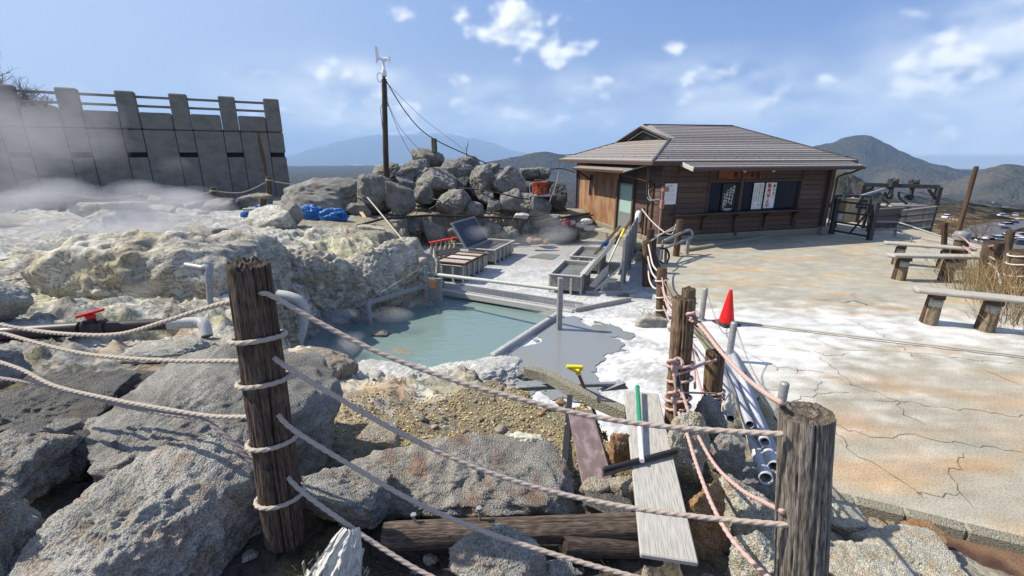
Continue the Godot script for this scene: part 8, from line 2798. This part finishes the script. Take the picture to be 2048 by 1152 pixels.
func build_ropes() -> void:
	var n0: Vector3 = near_post[0]
	var n1: Vector3 = near_post[1]
	var rr := 0.0122
	var gl := "ropes at the left foreground post"
	# to the left of the tall post
	rope("top rope running from the left edge, dipping and rising to the tall dark post", [[-40, 642, 2.75], [60, 660, 2.65], [150, 669, 2.5], [240, 668, 2.4], [330, 643, 2.25], [400, 620, 2.15], [458, 604, 2.05], [478, 606, 1.98]], rr, M.rope, {"group": gl})
	rope("second rope from the left edge to the tall dark post, nearly level at its end", [[-40, 652, 2.8], [60, 682, 2.6], [160, 706, 2.45], [260, 717, 2.3], [360, 722, 2.18], [466, 722, 2.06], [490, 722, 1.98]], rr, M.rope, {"group": gl})
	rope("third rope from the left edge, doubled over the boulders", [[-40, 712, 2.75], [40, 738, 2.6], [110, 772, 2.45], [220, 798, 2.32], [330, 818, 2.2], [420, 832, 2.12], [488, 834, 2.05], [508, 834, 1.99]], rr, M.rope, {"group": gl})
	rope("lower strand of the doubled rope hanging off towards the post's foot", [[-40, 752, 2.75], [60, 765, 2.6], [160, 788, 2.42], [240, 810, 2.32], [330, 828, 2.2], [400, 838, 2.14], [440, 862, 2.1], [480, 900, 2.06], [520, 940, 2.02], [540, 952, 1.97]], rr, M.ropeold, {"group": gl})
	# loops round the tall post
	var k := 0
	for t in [0.755, 0.60, 0.365, 0.125]:
		var st := st_new(true)
		rope_shape(st, loop_pts(n0, n1, t, 0.118, 0.028, 0.4 + k), rr)
		tag(obj("rope_loop", st, M.rope), ["topmost", "second", "third", "lowest"][k] + " rope loop round the tall dark post", "rope", "rope loops on the tall dark post")
		k += 1
	# from the tall post to the thick one
	rope("top rope from the tall dark post down to the thick grey post", [[520, 586, 1.97], [548, 594, 1.95], [640, 646, 1.93], [760, 706, 1.89], [900, 758, 1.84], [1040, 798, 1.79], [1180, 832, 1.74], [1320, 852, 1.69], [1450, 862, 1.64], [1566, 868, 1.58]], rr, M.ropemid, {"group": "ropes across the foreground"})
	rope("second rope across the foreground, ending low on the thick grey post", [[548, 716, 1.98], [580, 738, 1.94], [680, 798, 1.9], [800, 866, 1.86], [940, 930, 1.81], [1080, 976, 1.76], [1230, 1010, 1.70], [1400, 1034, 1.63], [1576, 1050, 1.55]], rr, M.ropemid, {"group": "ropes across the foreground"})
	rope("third rope across the foreground, running off the bottom by the plank", [[556, 830, 1.98], [590, 862, 1.94], [700, 930, 1.89], [830, 1004, 1.84], [960, 1060, 1.78], [1100, 1106, 1.72], [1240, 1146, 1.66], [1380, 1180, 1.6], [1570, 1210, 1.52]], rr, M.ropemid, {"group": "ropes across the foreground"})
	rope("lowest rope from the tall dark post, passing behind the white rag", [[575, 955, 1.99], [612, 990, 1.94], [690, 1046, 1.88], [770, 1100, 1.82], [860, 1152, 1.76], [1000, 1210, 1.68]], rr, M.ropemid, {"group": "ropes across the foreground"})
	# from the thick post back to the knotted one
	rope("pink rope from the knotted post's top to the thick grey post", [[1380, 640, 3.15], [1400, 652, 3.0], [1440, 702, 2.65], [1490, 754, 2.2], [1535, 790, 1.85], [1562, 806, 1.62]], 0.0122, M.ropepink, {"group": "pink ropes"})
	rope("pink rope from the knot below, sagging to the thick post's side", [[1352, 738, 3.1], [1366, 790, 3.0], [1392, 862, 2.75], [1430, 930, 2.45], [1480, 978, 2.1], [1530, 1006, 1.8], [1566, 1024, 1.56]], 0.0118, M.ropepink, {"group": "pink ropes"})
	rope("pink rope from the lower knot down to the bottom edge", [[1356, 822, 3.05], [1372, 862, 2.75], [1392, 926, 2.42], [1420, 1000, 2.1], [1455, 1066, 1.84], [1500, 1120, 1.66], [1560, 1175, 1.5]], 0.0118, M.ropepink, {"group": "pink ropes"})
	# knots on the middle post
	var m0: Vector3 = mid_post[0]
	var m1: Vector3 = mid_post[1]
	k = 0
	for q in [[0.48, "upper"], [0.36, "middle"], [0.20, "lower"], [0.13, "lowest"]]:
		var st := st_new(true)
		rope_shape(st, loop_pts(m0, m1, q[0], 0.098, 0.02, k), 0.012)
		if k in [0, 2]:
			var c := pd(1350, 728 if k == 0 else 792, 3.06)
			var kn := []
			for i in 25:
				var a := TAU * i / 24.0
				kn.append(c + Vector3((sin(a) + 2.0 * sin(2 * a)) * 0.018, (cos(a) - 2.0 * cos(2 * a)) * 0.018, 0.02 * sin(3 * a)))
			rope_shape(st, kn, 0.012)
			rope_shape(st, [c, c + Vector3(0.0, -0.08, 0.02), c + Vector3(0.02, -0.20, 0.03)], 0.014)
		var o := obj("rope_knot", st, M.ropepink)
		tag(o, q[1] + " pink rope ring tied round the knotted post", "rope", "rope rings on the knotted post")
		if k in [0, 2]:
			st = st_new()
			var c := pd(1352, 752 if k == 0 else 818, 3.05)
			tube(st, [c, c + Vector3(0.015, -0.075, 0.02)], 0.021, 10)
			obj("black_tape", st, M.black, o)
		k += 1
	# top knot
	var st := st_new(true)
	var c := pd(1386, 632, 3.14)
	var kn := []
	for i in 25:
		var a := TAU * i / 24.0
		kn.append(c + Vector3((sin(a) + 2.0 * sin(2 * a)) * 0.014, (cos(a) - 2.0 * cos(2 * a)) * 0.012, 0.02 * sin(3 * a)))
	rope_shape(st, kn, 0.012)
	tag(obj("rope_knot", st, M.ropepink), "frayed pink knot at the knotted post's top", "rope")
	st = st_new()
	tube(st, [pd(1389, 640, 3.12), pd(1396, 650, 3.03)], 0.020, 10)
	tag(obj("black_tape", st, M.black), "black tape wrapped under the frayed top knot", "tape")
	# ring and link on the short post
	st = st_new(true)
	for t in [0.42, 0.36, 0.30]:
		rope_shape(st, loop_pts(short_post[0], short_post[1], t, 0.086, 0.015, 0.3), 0.011)
	rope_shape(st, [pd(1345, 752, 3.14), pd(1380, 740, 3.16), pd(1405, 728, 3.3), pd(1432, 720, 3.40)], 0.012)
	tag(obj("rope_ring", st, M.ropepink), "pink rope wound round the short brown post and tied over to the knotted one", "rope")
	st = st_new()
	tube(st, [pd(1364, 785, 3.1), pd(1432, 787, 3.38)], 0.008, 6)
	tag(obj("iron_rod", st, M.rustplate), "thin iron rod joining the knotted post and the short post", "rod")
	# from the knotted post back along the plaza
	k = 0
	for q in [[[1376, 632, 3.2], [1352, 620, 4.6], [1330, 590, 7.0], [1324, 556, 9.5]], [[1372, 660, 3.2], [1356, 640, 4.4], [1334, 612, 6.8], [1324, 574, 9.5]], [[1378, 690, 3.2], [1362, 672, 4.0], [1338, 640, 6.6], [1326, 612, 9.5]], [[1390, 776, 3.2], [1386, 720, 3.9], [1374, 668, 4.8], [1352, 610, 7.5], [1326, 560, 9.5]], [[1408, 800, 3.35], [1392, 740, 3.9], [1380, 680, 4.6], [1360, 625, 7.0], [1327, 600, 9.5]], [[1398, 720, 3.4], [1386, 690, 4.0], [1368, 640, 5.2], [1344, 600, 7.5], [1327, 588, 9.5]]]:
		rope(["topmost", "second", "third", "fourth, steeper", "fifth, lowest", "sixth, in the middle,"][k] + " pink rope from the knotted post back to the far brown post", q, 0.012 if k < 3 else 0.011, M.ropepink, {"group": "pink ropes back along the plaza", "detail": 0.6})
		k += 1
	k = 0
	for q in [[[1318, 545, 9.6], [1306, 530, 10.6], [1300, 505, 11.6], [1296, 485, 12.2]], [[1318, 562, 9.6], [1304, 545, 10.8], [1296, 515, 12.0], [1298, 500, 12.8]], [[1318, 578, 9.6], [1306, 574, 10.2], [1298, 555, 11.0], [1296, 520, 12.4]], [[1296, 486, 12.4], [1320, 470, 13.4], [1352, 452, 14.6]], [[1284, 418, 16.0], [1303, 442, 15.3], [1330, 465, 14.6], [1345, 468, 14.6], [1352, 448, 14.6]], [[1302, 474, 13.2], [1328, 466, 14.4], [1353, 458, 14.6]]]:
		var st2 := st_new()
		var pts := []
		for p in q: pts.append(pd(p[0], p[1], p[2]))
		tube(st2, curve(pts, 0.12), 0.02, 7)
		tag(obj("rope", st2, M.ropewhite), ["upper white rope from the far brown post to the reddish post", "middle white rope from the far brown post to the dark post", "lowest white rope drooping left of the far brown post", "white rope from the reddish post up to the railing post", "white rope sagging from the tea house pipe to the railing post", "short white rope from the dark post to the railing post"][k], "rope", "white ropes by the tea house corner")
		k += 1
	for q in [[0.30, "lowest"], [0.52, "middle"], [0.80, "upper"]]:
		var st3 := st_new()
		tube(st3, loop_pts(pd(1323, 652, 9.6), pd(1324, 536, 9.6), q[0], 0.135, 0.02), 0.018, 6)
		tag(obj("rope_ring", st3, M.ropewhite), q[1] + " white rope ring round the far brown post", "rope", "rope rings on the far brown post")

# ---------------------------------------------------------------- gravel, twigs, rags
func build_small() -> void:
	var rg := RandomNumberGenerator.new()
	rg.seed = 99
	# single stones one can pick out on the gravel
	var stones := [[930, 858, 16, "orange"], [968, 872, 12, "orange"], [1000, 856, 22, "tan"], [1020, 868, 20, "tan"], [890, 845, 10, "white"], [868, 845, 12, "cream"], [1082, 830, 14, "orange"], [1090, 822, 14, "tan"], [1120, 812, 16, "orange"], [1150, 806, 18, "tan"], [1128, 792, 22, "grey"], [1110, 790, 18, "tan"], [1092, 796, 22, "orange"], [1075, 785, 16, "tan"], [1038, 775, 20, "orange"], [1018, 770, 22, "orange"], [1000, 782, 14, "tan"], [905, 822, 10, "grey"], [880, 812, 9, "white"], [845, 838, 14, "bluegrey"], [960, 835, 10, "grey"], [1045, 838, 12, "tan"], [1056, 850, 10, "orange"], [985, 838, 9, "tan"], [1012, 900, 12, "white"], [1100, 880, 10, "cream"], [1060, 812, 10, "tan"], [1028, 800, 9, "orange"], [985, 800, 9, "grey"], [950, 800, 8, "tan"], [1180, 830, 14, "grey"], [1240, 850, 16, "grey"], [1228, 838, 12, "tan"], [1160, 790, 14, "grey"], [1145, 775, 24, "bluegrey"], [1120, 776, 26, "tan"], [920, 890, 10, "cream"], [850, 870, 10, "cream"], [810, 862, 12, "bluegrey"], [785, 870, 8, "tan"]]
	stones.sort_custom(func(a, b): return a[1] > b[1])
	var k := 0
	var per := 8
	while k < stones.size():
		var row := stones.slice(k, k + per)
		row.sort_custom(func(a, b): return a[0] < b[0])
		for i in row.size():
			var q: Array = row[i]
			var p := gp(q[0], q[1], 0.95)
			p.y = ground(p.x, p.z)
			var s: float = q[2] * zd(p) / 900.0
			var o := obj("loose_stone", rock_mesh(800 + k + i, Vector3(s * 1.2, s * 0.7, s), 6, q[3], {"fine": 0.6}), M.rock)
			o.position = p + Vector3(0, s * 0.2, 0)
			o.rotation.y = (k + i) * 1.3
			tag(o, "%s loose stone, %s from the left in the %s row on the gravel" % [{"orange": "rust orange", "tan": "tan", "white": "whitish", "cream": "cream", "grey": "grey", "bluegrey": "dark grey"}[q[3]], ["first", "second", "third", "fourth", "fifth", "sixth", "seventh", "eighth"][i], ["nearest", "second nearest", "middle", "second farthest", "farthest"][k / per]], "stone", "loose stones on the gravel")
		k += per
	# gravel: many small stones (nobody would count them)
	var variants := []
	for i in 4: variants.append(rock_mesh(900 + i, Vector3(1, 0.62, 0.85), 3, "cream", {"fine": 0.2}))
	var zones := [
		["gravel", "yellowish grey gravel between the pool rim and the central boulder", [[620, 790], [900, 770], [1050, 765], [1250, 835], [1260, 960], [1150, 960], [900, 900], [640, 880]], 0.95, 9000, 0.005, 0.026, Color(0.27, 0.235, 0.155)],
		["dark_gravel", "dark soil and splinters under the log and the ropes", [[560, 980], [760, 1000], [1280, 1000], [1300, 1170], [560, 1170]], 0.9, 2600, 0.004, 0.016, Color(0.085, 0.062, 0.045)],
		["yard_gravel", "pale gravel round the blue tarpaulin", [[600, 470], [600, 440], [760, 432], [820, 445], [780, 475]], 0.85, 2500, 0.010, 0.035, Color(0.36, 0.32, 0.24)],
		["edge_gravel", "brown grit between the stones by the thick grey post", [[1330, 900], [1480, 900], [1560, 960], [1570, 1160], [1400, 1160]], 0.7, 1500, 0.005, 0.018, Color(0.20, 0.15, 0.09)],
		["ledge_rubble", "small broken stones at the foot of the boulder pile", [[760, 440], [760, 425], [1110, 425], [1180, 432], [1180, 442], [850, 445]], 0.7, 900, 0.03, 0.10, Color(0.26, 0.25, 0.22)]]
	for zn in zones:
		var poly := poly_of(zn[2], zn[3])
		var lo := poly[0]
		var hi := poly[0]
		for p in poly:
			lo = lo.min(p)
			hi = hi.max(p)
		var xf := []
		var cols := []
		while xf.size() < zn[4]:
			var p := Vector2(rg.randf_range(lo.x, hi.x), rg.randf_range(lo.y, hi.y))
			if not Geometry2D.is_point_in_polygon(p, poly): continue
			var s: float = lerpf(zn[5], zn[6], pow(rg.randf(), 3.0))
			var b := Basis(Vector3(rg.randfn(), rg.randfn(), rg.randfn()).normalized(), rg.randf() * TAU).scaled(Vector3(s, s, s))
			xf.append(Transform3D(b, Vector3(p.x, ground(p.x, p.y) + s * 0.2, p.y)))
			var c: Color = zn[7] * rg.randf_range(0.6, 1.7)
			if rg.randf() < 0.12: c = c.lerp(Color(0.34, 0.17, 0.06), 0.7)
			cols.append(c / 0.42)
		var mm := MultiMesh.new()
		mm.transform_format = MultiMesh.TRANSFORM_3D
		mm.use_colors = true
		mm.mesh = variants[zones.find(zn) % 4]
		mm.instance_count = xf.size()
		for i in xf.size():
			mm.set_instance_transform(i, xf[i])
			mm.set_instance_color(i, cols[i])
		var mi := MultiMeshInstance3D.new()
		mi.multimesh = mm
		mi.material_override = M.pebble
		mi.name = numbered(zn[0])
		add_child(mi)
		tag(mi, zn[1], zn[0].replace("_", " "), "", "stuff")
	# dead roots and twigs at the tall post's foot
	var st := st_new()
	for i in 150:
		var p := pd(rg.randf_range(590, 740), rg.randf_range(1010, 1150), 2.0)
		p = gp(rg.randf_range(575, 740), rg.randf_range(1000, 1160), 0.95)
		p.y = ground(p.x, p.z)
		var d := Vector3(rg.randfn(), absf(rg.randfn()) * 0.5, rg.randfn()).normalized() * rg.randf_range(0.04, 0.10)
		tube(st, curve([p, p + d * 0.5 + Vector3(0, 0.02, 0), p + d + Vector3(rg.randfn(), 0, rg.randfn()) * 0.015], 0.03), 0.0018, 4, false)
	tag(obj("dead_twigs", st, M.twig), "tangle of dead roots and twigs at the tall post's foot", "twigs", "", "stuff")
	st = st_new()
	for i in 60:
		var p := gp(rg.randf_range(740, 1280), rg.randf_range(1080, 1160), 0.88)
		p.y = ground(p.x, p.z) + 0.01
		var d := Vector3(rg.randfn(), absf(rg.randfn()) * 0.3, rg.randfn()).normalized() * rg.randf_range(0.03, 0.12)
		tube(st, [p, p + d], 0.0022, 4, false)
	tag(obj("dead_twigs", st, M.twig), "splinters and twigs on the dark soil below the log", "twigs", "", "stuff")
	# loose rubble among the near boulders
	k = 0
	var nth := [0, 0, 0]
	var bits := [[60, 890, 30], [180, 862, 34], [236, 905, 26], [262, 846, 22], [330, 985, 0], [470, 905, 0], [545, 1008, 30], [610, 920, 26], [648, 868, 24], [690, 1040, 26], [770, 1010, 20], [860, 1105, 22], [1130, 1075, 26], [1200, 1070, 20], [1296, 1128, 26], [1420, 1120, 24], [1600, 1010, 0], [1330, 985, 26], [1392, 985, 22], [1700, 1058, 24], [1740, 1042, 20], [520, 985, 18], [585, 1070, 22], [500, 1130, 26], [830, 1125, 16], [1160, 1120, 18]]
	bits.sort_custom(func(a, b): return a[0] < b[0])
	for q in bits:
		if q[2] == 0: continue
		var p := gp(q[0], q[1], 0.95)
		p.y = ground(p.x, p.z)
		var s: float = q[2] * zd(p) / 900.0
		var o := obj("rubble_stone", rock_mesh(1500 + k, Vector3(s * 1.25, s * 0.8, s), 9, ["grey", "tan", "cream", "bluegrey"][k % 4], {"fine": 0.8}), M.rock)
		o.position = p + Vector3(0, s * 0.2, 0)
		o.rotation.y = k * 1.9
		var side := 0 if q[0] < 540 else (1 if q[0] < 1500 else 2)
		nth[side] += 1
		tag(o, "small %s stone in the gaps, %s from left %s" % [["grey", "tan", "cream", "dark grey"][k % 4], ["first", "second", "third", "fourth", "fifth", "sixth", "seventh", "eighth", "ninth", "tenth", "eleventh", "twelfth", "thirteenth", "fourteenth", "fifteenth", "sixteenth"][nth[side] - 1], ["left of the tall post", "between the near posts", "right of the big post"][side]], "stone", "small stones between the near boulders")
		k += 1
	# stick lying over the log
	st = st_new()
	tube(st, [pd(1000, 1085, 2.15), pd(1068, 1058, 2.2)], 0.007, 6)
	tag(obj("stick", st, mat(Color(0.32, 0.25, 0.16), 0.8)), "thin pale stick lying against the long log", "stick")
	# torn white bag hanging on the lowest rope
	var rows := 40
	var cols_ := 60
	var pos := PackedVector3Array()
	for j in rows:
		for i in cols_:
			var s := float(i) / (cols_ - 1)
			var t := float(j) / (rows - 1)
			var w := lerpf(0.045, 0.17, pow(t, 0.8))
			var a := (s - 0.5) * 2.2
			var x := sin(a) * w + 0.022 * NB.get_noise_2d(s * 3.0, t * 2.0) * t - 0.10 * t
			var zz := cos(a) * w * 0.6 + 0.011 * sin(s * 26.0 + 2.0 * t + 5.0 * NB.get_noise_2d(s * 3.0, t * 2.0)) * (0.4 + t) + 0.03 * t * NR.get_noise_2d(s * 2.2, t * 2.6)
			var y := -t * (0.27 + 0.05 * NA.get_noise_2d(s * 8.0, 3.0)) + 0.004 * NA.get_noise_2d(s * 8.0, t * 8.0)
			pos.append(Vector3(x, y, zz))
	var bag := obj("torn_bag", grid_mesh(pos, PackedColorArray(), cols_, rows), M.bag)
	bag.position = pd(704, 1050, 1.86)
	tag(bag, "torn white plastic bag hanging on the lowest rope near the bottom edge", "bag")
	st = st_new()
	for i in 40:
		var p := Vector3(rg.randf_range(-0.24, 0.08), -0.27 + rg.randf_range(-0.03, 0.05), rg.randf_range(-0.02, 0.10))
		tube(st, [p, p + Vector3(rg.randfn() * 0.015, -0.04, rg.randfn() * 0.015)], 0.0012, 3, false)
	obj("frayed_threads", st, M.bag, bag)
	for q in [[640, 1120, 1.9, 0.06, "pale splinter of wood standing left of the torn bag"], [612, 1138, 1.88, 0.05, "pale splinter of wood at the bottom edge left of the torn bag"]]:
		st = st_new()
		bar(st, pd(q[0], q[1] + 15, q[2]), pd(q[0] - 6, q[1] - 14, q[2]), 0.022, 0.006, 0.002)
		tag(obj("splinter", st, mat(Color(0.52, 0.44, 0.30), 0.8)), q[4], "splinter")

# ---------------------------------------------------------------- steam
func build_steam() -> void:
	var rg := RandomNumberGenerator.new()
	rg.seed = 5
	var fm := {}
	var banks := [
		# u, v, f, size in metres, density, count, label
		[10, 330, 16.0, Vector3(5.0, 3.6, 4.0), 0.030, 6, "thick white steam rising at the left before the wall"],
		[60, 430, 14.0, Vector3(3.2, 1.1, 2.4), 0.085, 12, "dense low steam over the crust at the left"],
		[200, 440, 13.0, Vector3(4.5, 1.2, 3.0), 0.09, 5, "thin steam drifting over the crusted cone"],
		[330, 440, 13.5, Vector3(4.0, 0.9, 2.5), 0.06, 4, "thin steam behind the white sacks"],
		[40, 500, 10.5, Vector3(3.0, 0.8, 2.0), 0.10, 4, "low steam over the thin dark pipe"],
		[250, 480, 11.5, Vector3(3.0, 0.7, 2.0), 0.08, 4, "low steam behind the crusted rim"],
		[680, 650, 8.9, Vector3(1.3, 0.4, 0.9), 0.20, 7, "steam curling off the hot inflow of the pool"],
		[620, 690, 8.2, Vector3(1.2, 0.35, 0.9), 0.24, 6, "steam on the shaded water by the bent white pipe"],
		[300, 625, 6.9, Vector3(1.2, 0.5, 0.8), 0.2, 2, "small steam cloud in the hollow below the mound"],
		[1060, 478, 16.0, Vector3(3.0, 1.0, 1.8), 0.06, 5, "faint steam above the far tubs"],
		[1150, 530, 12.4, Vector3(1.2, 0.5, 1.0), 0.07, 3, "faint steam over the near right tub"],
		[120, 300, 17.5, Vector3(5.0, 2.6, 3.0), 0.020, 3, "thin steam veil drawn across the lower wall"],
	]
	for b in banks:
		var o := thing("steam", b[6], "steam")
		o.set_meta("kind", "stuff")
		var c := pd(b[0], b[1], b[2])
		o.position = c
		for i in b[5] * 2:
			var sz: Vector3 = b[3] * rg.randf_range(0.3, 0.75)
			var at := Vector3(rg.randf_range(-0.85, 0.85) * b[3].x, rg.randf_range(-0.4, 0.7) * b[3].y, rg.randf_range(-0.7, 0.7) * b[3].z)
			var rot := Vector3(0, rg.randf() * 3.0, rg.randf_range(-0.5, 0.5))
			for layer in 3:
				puff(o, fm, sz * [1.0, 0.72, 0.45][layer], at + sz * Vector3(0.06, 0.05, 0) * layer, rot, b[4])

func puff(o: Node3D, fm: Dictionary, sz: Vector3, at: Vector3, rot: Vector3, key: float) -> void:
	var fv := FogVolume.new()
	fv.shape = RenderingServer.FOG_VOLUME_SHAPE_ELLIPSOID
	fv.size = sz
	fv.position = at
	fv.rotation = rot
	fv.name = "puff" if o.get_child_count() == 0 else "puff_%03d" % o.get_child_count()
	if not fm.has(key):
		var m := FogMaterial.new()
		m.density = key * 1.5
		m.albedo = Color(0.98, 0.985, 1.0)
		fm[key] = m
	fv.material = fm[key]
	o.add_child(fv)
